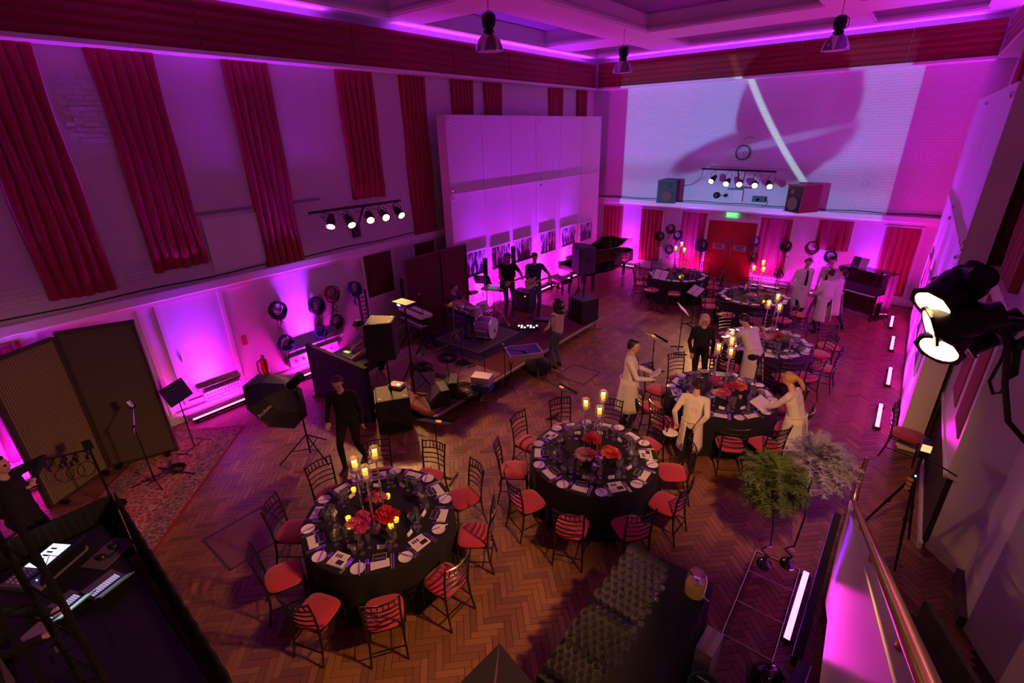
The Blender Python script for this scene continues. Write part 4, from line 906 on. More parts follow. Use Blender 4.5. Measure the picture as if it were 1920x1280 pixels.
def vase(tb, u, v, cols, lab, sc=1.0):
    p = F(u, v, TZ+.15); t = thing('flower_vase', lab+', '+TN[tb], 'flowers', (p.x, p.y, TZ+.001), 0, 'low vases of peonies')
    ob('vase', VASE, t); ob('stems', LEAVES, t); rnd = random.Random(u)
    for q, c in enumerate(cols):
        a = 2*PI*q/len(cols)+u; r_ = 0 if len(cols) == 1 else .055
        o = ob('bloom', BLM[(c, q % 2)], t, loc=(r_*math.cos(a), r_*math.sin(a), .13+rnd.uniform(-.01, .02)), rot=(rnd.uniform(-.3, .3), rnd.uniform(-.3, .3), rnd.uniform(0, 6))); o.scale = (sc*1.1,)*3
FL = [[(725, 958, ('red', 'red', 'red', 'red'), 'dense red peonies in glass vase'), (672, 972, ('mag', 'mag', 'pink'), 'magenta peonies in glass vase'), (704, 925, ('pink', 'mag'), 'pink peonies behind the candle stems')],
      [(1097, 845, ('pale', 'pale', 'mag', 'mag'), 'pale pink peonies in glass vase'), (1145, 842, ('pink', 'red', 'coral', 'red'), 'coral and red peonies in glass vase'), (1110, 815, ('red', 'red', 'mag'), 'red peonies behind the candle stems')],
      [(1353, 731, ('pink', 'pale', 'pink', 'mag'), 'pink peonies in glass vase'), (1377, 718, ('red', 'red'), 'red peonies in glass vase'), (1390, 718, ('coral',), 'single coral peony in glass vase'), (1344, 708, ('mag', 'mag'), 'dark pink peonies in glass vase')],
      [(1435, 626, ('pink', 'pale', 'pink'), 'pink peonies in glass vase'), (1461, 625, ('red', 'red', 'red'), 'red peonies in glass vase'), (1425, 613, ('mag', 'mag'), 'dark pink peonies in glass vase')],
      [(1410, 549, ('mag', 'pink'), 'magenta peonies in glass vase'), (1436, 549, ('red', 'red'), 'red peonies in glass vase')],
      [(1287, 505, ('red', 'red'), 'red peonies in glass vase'), (1262, 503, ('mag', 'red'), 'dark pink peonies in glass vase')]]
for k, l in enumerate(FL):
    for (u, v, c, lab) in l: vase(k, u, v, c, lab)
# ---- tealights
TLG = MB().lathe([(0, 0), (.026, 0), (.032, .03), (.034, .055), (.031, .055), (.028, .03), (.022, .006), (0, .006)], 14).mesh('votive_glass', M('amber_lit_glass', (1, .7, .15), .2, emit=(1, .62, .02), estr=.9), True)
TLU = MB().lathe([(0, 0), (.026, 0), (.032, .03), (.034, .055), (.031, .055), (.028, .03), (.022, .006), (0, .006)], 14).mesh('votive_glass', M('amber_glass', (.5, .32, .08), .2), True)
FLM = MB().lathe([(0, .008), (.018, .008), (.018, .03), (.005, .04), (0, .05)], 10).mesh('flame', M('tealight_flame', (1, .8, .2), .5, emit=(1, .7, .05), estr=3), True)
for tb, lit, l in ((0, 1, [(653, 972), (655, 986), (733, 986), (743, 974), (727, 930), (663, 918)]), (1, 0, [(1088, 868), (1161, 856), (1078, 855)]), (2, 0, [(1388, 744), (1374, 748)]), (5, 1, [(1275, 519)]), (4, 1, [(1432, 565)])):
    for k_, (u, v) in enumerate(sorted(l)):
        p = F(u, v, TZ+.03); lab = '%s votive tealight, %s from left on the %s' % ('lit amber' if lit else 'unlit amber', ORD[k_], TN[tb])
        t = thing('tealight', lab[:110], 'tealight', (p.x, p.y, TZ+.001), 0, 'votive tealights'); ob('votive_glass', TLG if lit else TLU, t)
        if lit: ob('flame', FLM, t)
# table number cards in tall holders
for tb, (u, v) in ((1, (1081, 800)), (5, (1282, 498)), (4, (1398, 540))):
    p = F(u, v, TZ+.22); t = thing('table_number_stand', 'slim upright table number card on the '+TN[tb], 'table card', (p.x, p.y, TZ+.001), R(60))
    MB().cyl((0, 0, 0), (0, 0, .006), .03, n=14).build('foot', SILVER, t); MB().cyl((0, 0, .006), (0, 0, .2), .003, n=6).build('rod', SILVER, t); MB().box(-.04, .04, -.002, .002, .2, .32).build('card', PAPER, t)
# ================================================================ STAGE AND INSTRUMENTS
SZ = .25
def rug_mat(name, c1, c2, c3, sc=9):
    m = bpy.data.materials.new(name); m.use_nodes = True; nt = m.node_tree; b = nt.nodes['Principled BSDF']; L = nt.links.new
    tc = nt.nodes.new('ShaderNodeTexCoord'); n = nt.nodes.new('ShaderNodeTexNoise'); n.inputs['Scale'].default_value = sc*.6; L(tc.outputs['Object'], n.inputs['Vector'])
    v = nt.nodes.new('ShaderNodeTexVoronoi'); v.inputs['Scale'].default_value = sc; v.feature = 'DISTANCE_TO_EDGE'
    ad = nt.nodes.new('ShaderNodeMix'); ad.data_type = 'VECTOR'; ad.inputs['Factor'].default_value = .16; L(tc.outputs['Object'], ad.inputs['A']); L(n.outputs['Color'], ad.inputs['B']); L(ad.outputs['Result'], v.inputs['Vector'])
    cr = nt.nodes.new('ShaderNodeValToRGB'); e = cr.color_ramp.elements; e[0].color = (*c2, 1); e[0].position = .03; e[1].color = (*c1, 1); e[1].position = .12
    q = e.new(.30); q.color = (*c1, 1); q = e.new(.42); q.color = (*c3, 1)
    L(v.outputs['Distance'], cr.inputs[0]); L(cr.outputs[0], b.inputs['Base Color']); b.inputs['Roughness'].default_value = .95; b.inputs['Sheen Weight'].default_value = .2; return m
def rug(name, lab, o, ux, uy, lx, ly, z, field, border, edge, bw=.35, centre=False):
    "o is a corner; ux, uy unit vectors of the two sides"
    ang = math.atan2(ux.y, ux.x); s = 1 if ux.x*uy.y-ux.y*uy.x > 0 else -1
    t = thing(name, lab, 'rug', (o.x, o.y, z), ang)
    def rect(a, b, c, d, z0, z1, nm, mt): MB().box(a, b, *sorted((s*c, s*d)), z0, z1).build(nm, mt, t)
    rect(0, lx, 0, ly, .001, .008, 'binding', edge)
    rect(.04, lx-.04, .04, ly-.04, .008, .010, 'border', border); rect(bw, lx-bw, bw, ly-bw, .010, .0115, 'inner_stripe', M('rug_stripe', (.30, .20, .12), .95)); rect(bw+.04, lx-bw-.04, bw+.04, ly-bw-.04, .0115, .013, 'field', field)
    return t
RF = rug_mat('rug_red_field', (.42, .045, .03), (.62, .40, .24), (.07, .03, .06), 13); RB = rug_mat('rug_dark_border', (.16, .05, .04), (.46, .28, .17), (.03, .025, .05), 15); RE = M('rug_red_edge', (.30, .012, .012), .95)
A_ = F(460, 797); d1_ = (F(290, 1035)-A_).normalized(); d2_ = Vector((d1_.y, -d1_.x, 0))
if d2_.x > 0: d2_ = -d2_
rug('persian_rug', 'red persian rug on the floor before the grey screens at left', A_, d1_, d2_, 3.5, 1.55, 0, RF, RB, RE)
# platform
st = struct(MB().box(-9.25, -6.08, 5.15, 11.62, SZ-.05, SZ-.002).build('stage_platform', M('stage_grey_edge', (.35, .31, .32), .5)))
for x in (-9.1, -7.6, -6.2):
    for y in (5.3, 7.3, 9.4, 11.5): MB().box(x-.03, x+.03, y-.03, y+.03, 0, SZ-.05).build('stage_leg', STEEL, st)
MB().box(-9.25, -6.12, 5.15, 11.62, SZ-.002, SZ).build('stage_carpet', M('dark_red_carpet', (.12, .022, .018), .95, noise=.25, nscale=30), st)
LB = rug_mat('rug_pale_border', (.34, .20, .13), (.16, .04, .03), (.24, .12, .08), 30); LF = rug_mat('rug_wine_field', (.17, .02, .03), (.26, .10, .07), (.05, .015, .03), 22)
rug('persian_rug', 'pale bordered wine red rug on near end of the stage', Vector((-6.14, 5.2, 0)), Vector((-1, 0, 0)), Vector((0, 1, 0)), 2.9, 2.1, SZ, LF, LB, RE, .5)
rug('persian_rug', 'dark blue grey rug under the drum kit', Vector((-7.0, 7.5, 0)), Vector((-1, 0, 0)), Vector((0, 1, 0)), 2.1, 2.2, SZ, rug_mat('rug_dark_field', (.035, .03, .04), (.06, .03, .03), (.02, .02, .03), 24), M('rug_charcoal', (.03, .025, .03), .95), M('rug_charcoal'), .3)

# screens (gobos)
def gobo(lab, p0, p1, h, z0, mat, ribs=0, th=.09, rim=None):
    p0, p1 = Vector(p0), Vector(p1); d = p1-p0; L_ = d.length; c = (p0+p1)/2
    t = thing('acoustic_screen', lab, 'screen', (c.x, c.y, z0), math.atan2(d.y, d.x)); rim = rim or M('dark_screen_rim', (.05, .035, .032), .6)
    for (a, b, e, f) in ((-L_/2, L_/2, 0, .05), (-L_/2, L_/2, h-.04, h), (-L_/2, -L_/2+.04, .05, h-.04), (L_/2-.04, L_/2, .05, h-.04)): MB().box(a, b, -th/2, th/2, e, f).build('frame_rail', rim, t)
    MB().box(-L_/2+.04, L_/2-.04, -th/2+.012, th/2-.012, .05, h-.04).build('infill', mat, t)
    if ribs:
        n = int((L_-.08)/ribs); m0 = MB().box(-ribs*.3, ribs*.3, -.006, .006, .05, h-.04).mesh('rib', mat)
        for q in range(n): ob('rib', m0, t, loc=(-L_/2+.04+(q+.5)*(L_-.08)/n, -th/2+.006, 0))
    for e in (-1, 1): MB().box(e*(L_/2-.15)-.03, e*(L_/2-.15)+.03, -.17, .17, -.0, .045).build('foot', BLKM, t)
    return t
RIBM = M('beige_ribbed_fabric', (.24, .175, .125), .9, noise=.1, nscale=60)
gobo('beige ribbed acoustic screen, left leaf of the pair by the rug', (-9.22, .14, 0), (-9.72, 1.0, 0), 2.42, .015, RIBM, .035)
gobo('plain charcoal acoustic screen, right leaf of the pair by the rug', (-9.72, 1.04, 0), (-9.32, 1.95, 0), 2.48, .015, GREYF)
g0, g1, g2 = WX(745, 474, -9.72), WX(810, 459, -9.74), WX(866, 446, -9.72)
gobo('brown fabric screen, left of the pair behind the keyboards', (-9.42, g0.y-.1, 0), (-9.42, g1.y-.12, 0), 2.3, .0, BROWNF, rim=M('brown_screen_rim', (.10, .05, .04), .5))
gobo('brown fabric screen, right of the pair behind the drummer', (-9.42, g1.y-.06, 0), (-9.42, g2.y-.2, 0), 2.3, .0, BROWNF, rim=M('brown_screen_rim'))
gobo('low black screen standing before the DJ desk', (-9.2, 4.62, 0), (-7.2, 4.62, 0), 1.17, 0, CLOTHB, rim=CLOTHB)

# PA speakers
def pa_top(lab, X, Y, z, rz, h=.72):
    t = thing('pa_speaker', lab, 'speaker', (X, Y, z), rz, 'PA speakers on poles')
    m = MB().prism([(-.27, -.25), (.27, -.25), (.19, .22), (-.19, .22)], 'z', 0, h); m.build('cabinet', M('pa_black', (.022, .02, .022), .55, noise=.2, nscale=40, bump=.4, bscale=120), t, bevel=.02)
    MB().box(-.24, .24, -.268, -.252, .04, h-.04).build('grille', M('grille_black', (.008, .008, .008), .5), t)
    for s in (-1, 1): MB().box(s*.245-.012, s*.245+.012, -.06, .06, h*.42, h*.58).build('side_handle', BLACK, t)
    for (x, y) in ((-.17, -.19), (.17, -.19), (-.12, .16), (.12, .16)): MB().cyl((x, y, h), (x, y, h+.006), .022, n=10).build('rigging_point', BLKM, t)
    return t
def sub(lab, X, Y, z, rz, s=.62, h=.72):
    t = thing('subwoofer', lab, 'speaker', (X, Y, z), rz, 'subwoofers')
    MB().box(-s/2, s/2, -s/2+.02, s/2, .02, h).build('cabinet', M('pa_black'), t, bevel=.02); MB().box(-s/2+.03, s/2-.03, -s/2, -s/2+.02, .05, h-.04).build('grille', M('grille_black'), t)
    for q in ((-.22, -.22), (.22, -.22), (-.22, .22), (.22, .22)):
        MB().cyl((q[0], q[1], h), (q[0], q[1], h+.006), .03, n=10).build('stacking_foot', BLKM, t); MB().cyl((q[0], q[1], 0), (q[0], q[1], .02), .03, n=8).build('foot', BLKM, t)
    for e in (-1, 1): MB().box(e*s/2-.01, e*s/2+.01, -.08, .08, h*.55, h*.7).build('handle', BLACK, t)
def pole(lab, X, Y, z0, z1):
    t = thing('speaker_pole', lab, 'pole', (X, Y, z0)); MB().cyl((0, 0, 0), (0, 0, z1-z0), .018, n=10).build('tube', BLKM, t); MB().cyl((0, 0, (z1-z0)*.5), (0, 0, (z1-z0)*.5+.06), .025, n=10).build('collar', BLKM, t)
sub('black subwoofer with warm-lit top before near end of stage', -6.78, 4.8, 0, R(-35)); pole('black pole joining near subwoofer and its speaker', -6.78, 4.8, .727, 1.46); pa_top('big black PA speaker above near subwoofer, warm-lit top', -6.78, 4.8, 1.46, R(-50), .70)
t = thing('lamp_dimmer_box', 'small beige box with blue light on near subwoofer', 'control box', (-6.86, 5.0, .727), R(20)); MB().box(-.13, .13, -.1, .1, 0, .06).build('casing', M('beige_box', (.45, .36, .25), .5), t, bevel=.008); MB().box(.03, .07, -.03, 0, .06, .063).build('display', M('blue_white_led', (.5, .6, 1), .3, emit=(.5, .65, 1), estr=5), t)
sub('black subwoofer at far end of the stage', -6.42, 11.15, SZ, R(-20), .6, .66); pole('black pole joining far subwoofer and its speaker', -6.42, 11.15, SZ+.667, 1.62); pa_top('black PA speaker above far subwoofer before grand piano', -6.42, 11.15, 1.62, R(-35), .70)

# stands
def tripod(t, r=.3, hub=.28, h=1.2, n=3, rad=.009, ph=0, mat=None, foot=None):
    mat = mat or BLKM
    MB().cyl((0, 0, .05), (0, 0, h), rad*1.1, n=8).build('pole', mat, t); MB().cyl((0, 0, hub-.02), (0, 0, hub+.03), rad*2, n=8).build('hub', mat, t)
    for q in range(n):
        a = ph+2*PI*q/n; l_ = MB().cyl((0, 0, hub), (r*math.cos(a), r*math.sin(a), .008), rad, n=6).build('leg', mat, t)
        MB().cyl((0, 0, .08), (r*.5*math.cos(a), r*.5*math.sin(a), hub*.5), rad*.5, n=5).build('brace', mat, l_)
def mic_stand(lab, X, Y, z0, h, boom=None, mic=True, ph=0):
    t = thing('mic_stand', lab, 'mic stand', (X, Y, z0), 0, 'microphone stands'); tripod(t, .3, .18, h, rad=.008, ph=ph)
    e = Vector((0, 0, h))
    if boom: b = Vector(boom); MB().cyl(e-b*.25, e+b, .007, n=6).build('boom', BLKM, t); MB().sph(e, .02, 8, 6).build('clutch', BLKM, t); e = e+b
    if mic:
        d = (Vector(boom) if boom else Vector((.3, 0, .1))).normalized(); MB().cyl(e, e+d*.12, .012, .016, 8).build('microphone', BLKM, t); MB().sph(e+d*.14, .024, 8, 6).build('mic_head', STEEL, t)
def music_stand(lab, base, v_tray, rz, z0=0, sheet=True, lampc=None, tilt=.6, h=None, mat=None):
    X, Y = base.x, base.y; h = h or max(.75, HZ(X, Y, v_tray)-z0)
    t = thing('music_stand', lab, 'music stand', (X, Y, z0), rz, 'music stands'); mat = mat or M('stand_dark_metal', (.03, .026, .03), .4, metal=.5)
    MB().cyl((0, 0, .02), (0, 0, h-.06), .010, n=8).build('pole', mat, t); MB().cyl((0, 0, h*.55), (0, 0, h*.55+.05), .016, n=8).build('collar', mat, t)
    MB().box(-.24, .24, -.013, .013, 0, .022).build('base_bar', mat, t)
    for s in (-1, 1): MB().box(s*.24-.012, s*.24+.012, -.16, .16, 0, .022).build('foot', mat, t)
    A = rotx(tilt); c = Vector((0, 0, h))
    tr = MB().bx(c, (.5, .34, .006), A).build('tray', mat, t); MB().bx(c+A @ Vector((0, -.17, .02)), (.5, .006, .05), A).build('lip', mat, tr)
    if sheet:
        for s in (-1, 1): MB().bx(c+A @ Vector((s*.115, .0, .005)), (.21, .30, .002), A).build('music_sheet', PAPER, t)
    if lampc:
        q = c+A @ Vector((-.16, .2, .04)); OR = M('orange_clip_lamp', (1, .2, .03), .4, emit=(1, .16, .02), estr=1.6)
        MB().lathe([(.018, 0), (.042, 0), (.042, .02), (.018, .02)], 16, q, A, False).build('clip_lamp', OR, t); MB().lathe([(0, 0), (.018, 0), (.018, .015), (0, .015)], 12, q, A).build('lamp_centre', M('dark_lamp_centre', (.1, .01, .01), .4), t)
music_stand('dark wire music stand behind the rug at left', F(365, 838), 735, R(120), sheet=False, tilt=1.15)
music_stand('music stand with orange clip lamp between stage corner and nearest table', F(825, 893), 790, R(200), sheet=False, lampc=1, tilt=.45)
music_stand('music stand with orange clip lamp behind the second table', F(1052, 792), 727, R(165), sheet=False, lampc=1, tilt=.5)
music_stand('music stand with orange clip lamp left of the waiter', F(1222, 690), 632, R(150), sheet=False, lampc=1, tilt=.4)
music_stand('music stand with two white sheets before the sixth table', F(1232, 583), 515, R(-10), tilt=.95)
music_stand('music stand with open white music nearest fifth table', F(1296, 612), 545, R(-35), tilt=.7)
music_stand('music stand seen edge on with a white sheet', F(1272, 657), 580, R(120), tilt=.75)
for lab, u, v, h, bm, ph in (('black mic stand with short boom at stage front', 845, 752, 1.25, (-.25, -.3, -.1), .3), ('black mic stand on stage before the drums', 868, 688, 1.4, (.3, .05, -.12), 1), ('black mic stand right of the white boxes', 912, 742, 1.0, (.1, .3, .05), .6), ('black mic stand near the flight case', 948, 730, .95, (.2, .3, -.1), 0), ('tall straight mic stand in front of the singer', 1032, 705, 1.45, None, .5), ('mic stand beside keyboards on stage', 800, 660, 1.45, (.2, -.2, .1), .2)):
    z0 = SZ if u < 905 and v < 745 else 0
    q = F(u, v, z0); mic_stand(lab, q.x, q.y, z0, h, bm, True, ph)
# tall tripod with a console on top and yellow-taped legs
def light_stand(lab, u, v, z0, vtop, ylw=True):
    q = F(u, v, z0); h = HZ(q.x, q.y, vtop)-z0; t = thing('light_stand', lab, 'stand', (q.x, q.y, z0)); tripod(t, .55, .75, h, rad=.016, ph=.5)
    if ylw:
        for a in (.5, .5+2*PI/3): MB().cyl((.36*math.cos(a), .36*math.sin(a), .265), (.53*math.cos(a), .53*math.sin(a), .035), .019, n=6).build('tape_band', M('yellow_tape', (.75, .6, .05), .5), t)
    return t, h
t, h = light_stand('tall black tripod with yellow-taped legs beside near PA speaker', 778, 742, SZ, 572)
b = MB().box(-.2, .2, -.12, .12, h, h+.07).build('console', BLACK, t); MB().box(-.05, .03, -.123, -.119, h+.02, h+.05).build('display', M('blue_white_led'), b)
t, h = light_stand('black tripod with yellow-taped legs beside far PA speaker', 1083, 585, SZ, 462); MB().box(-.16, .16, -.1, .1, h, h+.08).build('console', BLACK, t)

# keyboards on a two-tier stand
k0, k1 = F(748, 572, 1.15), F(812, 600, 1.15); ka = math.atan2((k1-k0).y, (k1-k0).x); kc = (k0+k1)/2
t = thing('keyboard_stand', 'black two-tier keyboard stand behind near PA speaker', 'stand', (kc.x, kc.y, SZ), ka)
for s in (-1, 1):
    MB().tube([(s*.35, -.3, 0), (s*.35, .1, .45), (s*.35, .05, .95)], .02, 8).build('leg', BLKM, t); MB().tube([(s*.35, .3, 0), (s*.35, .1, .45)], .02, 8).build('leg', BLKM, t)
    for z in (.58, .85): MB().box(s*.35-.015, s*.35+.015, -.2, .2, z, z+.025).build('arm', BLKM, t)
def keyboard(lab, z, wd, mat, n):
    t = thing('keyboard', lab, 'keyboard', (kc.x, kc.y, z), ka); MB().box(-wd/2, wd/2, -.17, .17, 0, .08).build('body', mat, t, bevel=.008)
    wk = MB().box(-.010, .010, -.075, .075, 0, .012).mesh('white_key', M('ivory_key', (.8, .78, .74), .25)); bk_ = MB().box(-.006, .006, -.045, .045, 0, .02).mesh('black_key', BLACK)
    for q in range(n):
        x = -wd/2+.06+q*(wd-.12)/(n-1); ob('white_key', wk, t, loc=(x, -.085, .08))
        if q % 7 not in (2, 6) and q < n-1: ob('black_key', bk_, t, loc=(x+(wd-.12)/(n-1)/2, -.055, .081))
    for q in range(6): MB().cyl((-.3+q*.12, .1, .08), (-.3+q*.12, .1, .095), .014, n=8).build('knob', M('red_knob', (.5, .05, .03), .4), t)
keyboard('white-topped keyboard on upper tier of stand', SZ+.876, 1.0, M('white_plastic', (.75, .70, .62), .4), 36); keyboard('dark keyboard with red knobs on lower tier of stand', SZ+.606, 1.1, BLACK, 36)

# drum kit
PEARL = M('silver_sparkle_shell', (.5, .44, .48), .28, metal=.3, noise=.2, nscale=90); HEADM = M('drum_head', (.72, .68, .66), .5)
def drum(lab, loc, r, dep, ax, legs=True, name='drum', cat='drum'):
    t = thing(name, lab, cat, loc); A = axm(ax); 
    MB().lathe([(r*.985, 0), (r*.985, dep)], 28, (0, 0, 0), A, False).build('shell', PEARL, t, smooth=True)
    for z in (0, dep): MB().lathe([(r*.98, z-.015), (r*1.02, z-.015), (r*1.02, z+.015), (r*.98, z+.015), (r*.98, z-.015)], 28, (0, 0, 0), A, False).build('hoop', CHROME, t); MB().lathe([(0, z-.003), (r*.98, z-.003), (r*.98, z+.003), (0, z+.003)], 28, (0, 0, 0), A).build('head', HEADM, t)
    for q in range(8):
        a = q*PI/4; c = A @ Vector((r*math.cos(a), r*math.sin(a), 0)); d = A @ Vector((0, 0, 1)); MB().cyl(c+d*.02, c+d*(dep-.02), .007, n=5).build('lug', CHROME, t)
    return t, A
bd = F(898, 612, SZ+.29); dv = (F(935, 617, SZ+.29)-bd); dv.z = 0; dv.normalize()
t, A = drum('silver bass drum facing the room on stage', (bd.x, bd.y, SZ+.30), .285, .40, dv, name='bass_drum')
for s in (-1, 1):
    sd = Vector((-dv.y, dv.x, 0))*s; MB().cyl(dv*.3+sd*.27, dv*.36+sd*.38+Vector((0, 0, -.285)), .009, n=6).build('spur', CHROME, t)
tm = MB().cyl((0, 0, .28), (0, 0, .45), .014, n=8).build('tom_mount', CHROME, t)
pt = dv*.403; MB().lathe([(0, 0), (.05, 0), (.05, .002), (0, .002)], 16, pt+Vector((.0, .0, -.1))+Vector((-dv.y, dv.x, 0))*.08, A).build('port_hole', BLACK, t)
sdv = Vector((-dv.y, dv.x, 0))
for s, lab in ((-1, 'silver rack tom over bass drum, left one'), (1, 'silver rack tom over bass drum, right one')):
    c = bd+dv*.08+sdv*s*.2; tt, _ = drum(lab, (c.x, c.y, SZ+.66), .15, .22, Vector((-.35*dv.x, -.35*dv.y, 1)), name='rack_tom'); MB().cyl((0, 0, .0), (-sdv.x*s*.2, -sdv.y*s*.2, -.09), .012, n=6).build('mount_arm', CHROME, tt)
c = F(860, 585, SZ+.4); tt, _ = drum('silver floor tom left of the bass drum', (c.x, c.y, SZ+.22), .2, .38, (0, 0, 1), name='floor_tom')
for q in range(3): MB().cyl((.21*math.cos(q*2.1), .21*math.sin(q*2.1), .25), (.22*math.cos(q*2.1), .22*math.sin(q*2.1), -.22), .008, n=6).build('leg', CHROME, tt)
c = bd-dv*.35+sdv*.25; tt, _ = drum('shallow silver snare drum beside the drummer', (c.x, c.y, SZ+.55), .17, .14, (0, 0, 1), name='snare_drum'); MB().cyl((0, 0, 0), (0, 0, -.5), .012, n=6).build('stand_pole', CHROME, tt)
for q in range(3): MB().cyl((0, 0, -.3), (.2*math.cos(q*2.1), .2*math.sin(q*2.1), -.545), .008, n=6).build('leg', CHROME, tt)
CYM = M('cymbal_bronze', (.45, .28, .10), .25, metal=1)
def cymbal(lab, u, v, z, r=.2, tl=.15):
    c = F(u, v, z); t = thing('cymbal_stand', lab, 'cymbal', (c.x, c.y, SZ), 0); tripod(t, .28, .35, z-SZ, rad=.009, mat=CHROME)
    MB().lathe([(0, .03), (.03, .028), (.05, .012), (r, -.004), (r, -.006), (.05, .008), (0, .02)], 24, (0, 0, z-SZ), rotx(tl)).build('cymbal', CYM, t, smooth=True)
cymbal('bronze cymbal left of the floor tom', 848, 567, SZ+1.1, .24); cymbal('bronze cymbal beside snare by the drummer', 884, 548, SZ+.8, .19, .1); cymbal('bronze ride cymbal right of the toms', 938, 545, SZ+.95, .24, -.3)
c = bd-dv*.75; t = thing('drum_stool', 'round black drum stool under the drummer', 'stool', (c.x, c.y, SZ)); MB().lathe([(0, .44), (.16, .44), (.17, .47), (.16, .5), (0, .5)], 18).build('seat', BLACK, t, smooth=True); tripod(t, .25, .2, .44, rad=.012, mat=CHROME); DSTOOL = c
# sample pad table and its stand, behind the drums
c = F(925, 540, SZ+.85); t = thing('sample_pad', 'white sample pad on chrome stand behind the drums', 'drum pad', (c.x, c.y, SZ), R(15)); tripod(t, .3, .4, .82, rad=.01, mat=CHROME); MB().box(-.32, .32, -.18, .18, .82, .86).build('pad', M('white_plastic'), t, bevel=.01); MB().box(-.12, .12, -.1, .1, .86, .89).build('module', M('green_lit_pad', (.1, .3, .2), .4, emit=(.1, .4, .25), estr=.4), t)
c = F(905, 540, SZ+.8); music_stand('black slatted music stand behind drums', c, 522, R(200), SZ, False, None, 1.0, 1.05)
for lab, u, vb, vt in (('slim black column loudspeaker behind the drums', 888, 560, 484), ('slim black column loudspeaker beside the bass player', 941, 540, 462)):
    c = F(u, vb+16, SZ); c.x = max(c.x, -9.12); z1 = HZ(c.x, c.y, vt); t = thing('column_speaker', lab, 'speaker', (c.x, c.y, SZ), R(30), 'column loudspeakers')
    MB().box(-.06, .06, -.06, .06, z1-SZ-.95, z1-SZ).build('column', BLACK, t, bevel=.01); MB().box(-.05, .05, -.066, -.06, z1-SZ-.93, z1-SZ-.02).build('grille', M('grille_black'), t); MB().cyl((0, 0, .02), (0, 0, z1-SZ-.95), .016, n=8).build('pole', BLKM, t); MB().lathe([(0, 0), (.2, 0), (.2, .02), (0, .02)], 18).build('base', BLKM, t)
# amplifiers, boxes, pedals on stage
def boxy(name, lab, cat, u, v, z0, sx, sy, sz, rz, mat, extra=None):
    c = F(u, v, z0); t = thing(name, lab, cat, (c.x, c.y, z0), rz); MB().box(-sx/2, sx/2, -sy/2, sy/2, 0, sz).build('body', mat, t, bevel=.012)
    if extra: extra(t)
    return t
def amp_x(t):
    MB().box(-.26, .26, -.215, -.2, .05, .42).build('grille', M('grille_black'), t); MB().box(-.27, .27, -.21, -.2, .45, .56).build('panel', BLKM, t)
    for q in range(5): MB().cyl((-.2+q*.08, -.21, .5), (-.2+q*.08, -.225, .5), .012, n=8).build('knob', STEEL, t)
    MB().sph((.2, -.22, .5), .016, 8, 6).build('pilot_light', M('red_pilot', (1, .1, .05), .4, emit=(1, .08, .02), estr=14), t); MB().box(-.08, .08, -.02, .02, .6, .62).build('handle', BLACK, t)
boxy('guitar_amplifier', 'black guitar amplifier with red pilot light between guitarists', 'amplifier', 983, 580, SZ, .6, .4, .6, R(-40)+R(40), BLACK, amp_x)
def case_x(t):
    for sx in (-1, 1): MB().box(sx*.27-.01, sx*.27+.01, -.17, .17, .0, .11).build('edge', STEEL, t)
    MB().box(-.26, .26, -.16, .16, .1, .112).build('panel', M('blue_black_gloss', (.015, .015, .05), .12), t)
c = F(982, 658, .78); t = thing('flight_case', 'open silver-edged flight case on a folding stand at stage front', 'case', (c.x, c.y, 0), R(52))
MB().box(-.36, .36, -.25, .25, .72, .80).build('shell', M('case_black', (.03, .03, .035), .4), t); MB().box(-.33, .33, -.22, .22, .80, .803).build('glossy_panel', M('blue_black_gloss', (.015, .015, .06), .1), t)
for (a, b, e, f) in ((-.37, .37, -.26, -.23), (-.37, .37, .23, .26), (-.37, -.34, -.23, .23), (.34, .37, -.23, .23)): MB().box(a, b, e, f, .70, .815).build('edge', STEEL, t)
for s in (-1, 1): MB().cyl((s*.3, -.2, 0), (s*.3, .2, .7), .012, n=6).build('leg', BLKM, t); MB().cyl((s*.3, .2, 0), (s*.3, -.2, .7), .012, n=6).build('leg', BLKM, t)
def blob(name, lab, cat, u, v, z0, r, sc, mat, seed=0, lumps=9):
    c = F(u, v, z0); rnd = random.Random(seed); m = MB(); m.sph((0, 0, r*sc[2]*.8), r, 14, 9, sc)
    for q in range(lumps): a = rnd.uniform(0, 6.3); m.sph((r*sc[0]*.6*math.cos(a), r*sc[1]*.6*math.sin(a), r*sc[2]*rnd.uniform(.4, 1.1)), r*rnd.uniform(.35, .55), 10, 7)
    me = m.mesh(name, mat, True); o = ob(name, me, loc=(c.x, c.y, z0)); md = o.modifiers.new('remesh', 'REMESH'); md.mode = 'VOXEL'; md.voxel_size = r*.09; md.use_smooth_shade = True; sm = o.modifiers.new('smooth', 'SMOOTH'); sm.iterations = 4
    return tag(o, lab, cat)
blob('gear_bag', 'slumped black bag on floor beside the singer', 'bag', 1008, 700, 0, .30, (1, .8, .8), CLOTHB, 3)
def coil(lab, u, v, z0, r, mat, seed, n=7):
    c = F(u, v, z0); rnd = random.Random(seed); t = thing('cable_coil', lab, 'cable', (c.x, c.y, z0), 0, 'cables coiled on the floor')
    for k in range(n):
        rr = r*rnd.uniform(.55, 1); ox, oy = rnd.uniform(-.06, .06), rnd.uniform(-.06, .06)
        MB().tube([(ox+rr*math.cos(a)*1.1, oy+rr*math.sin(a), .014+.013*(k % 4)+.006*math.sin(a*3+k)) for a in [q*2*PI/16 for q in range(16)]], .011, 5, True).build('loop', mat, t)
    MB().tube([(r, 0, .012), (r*1.6, .1, .012), (r*2, -.15, .012), (r*2.5, .05, .012)], .010, 5).build('tail', mat, t)
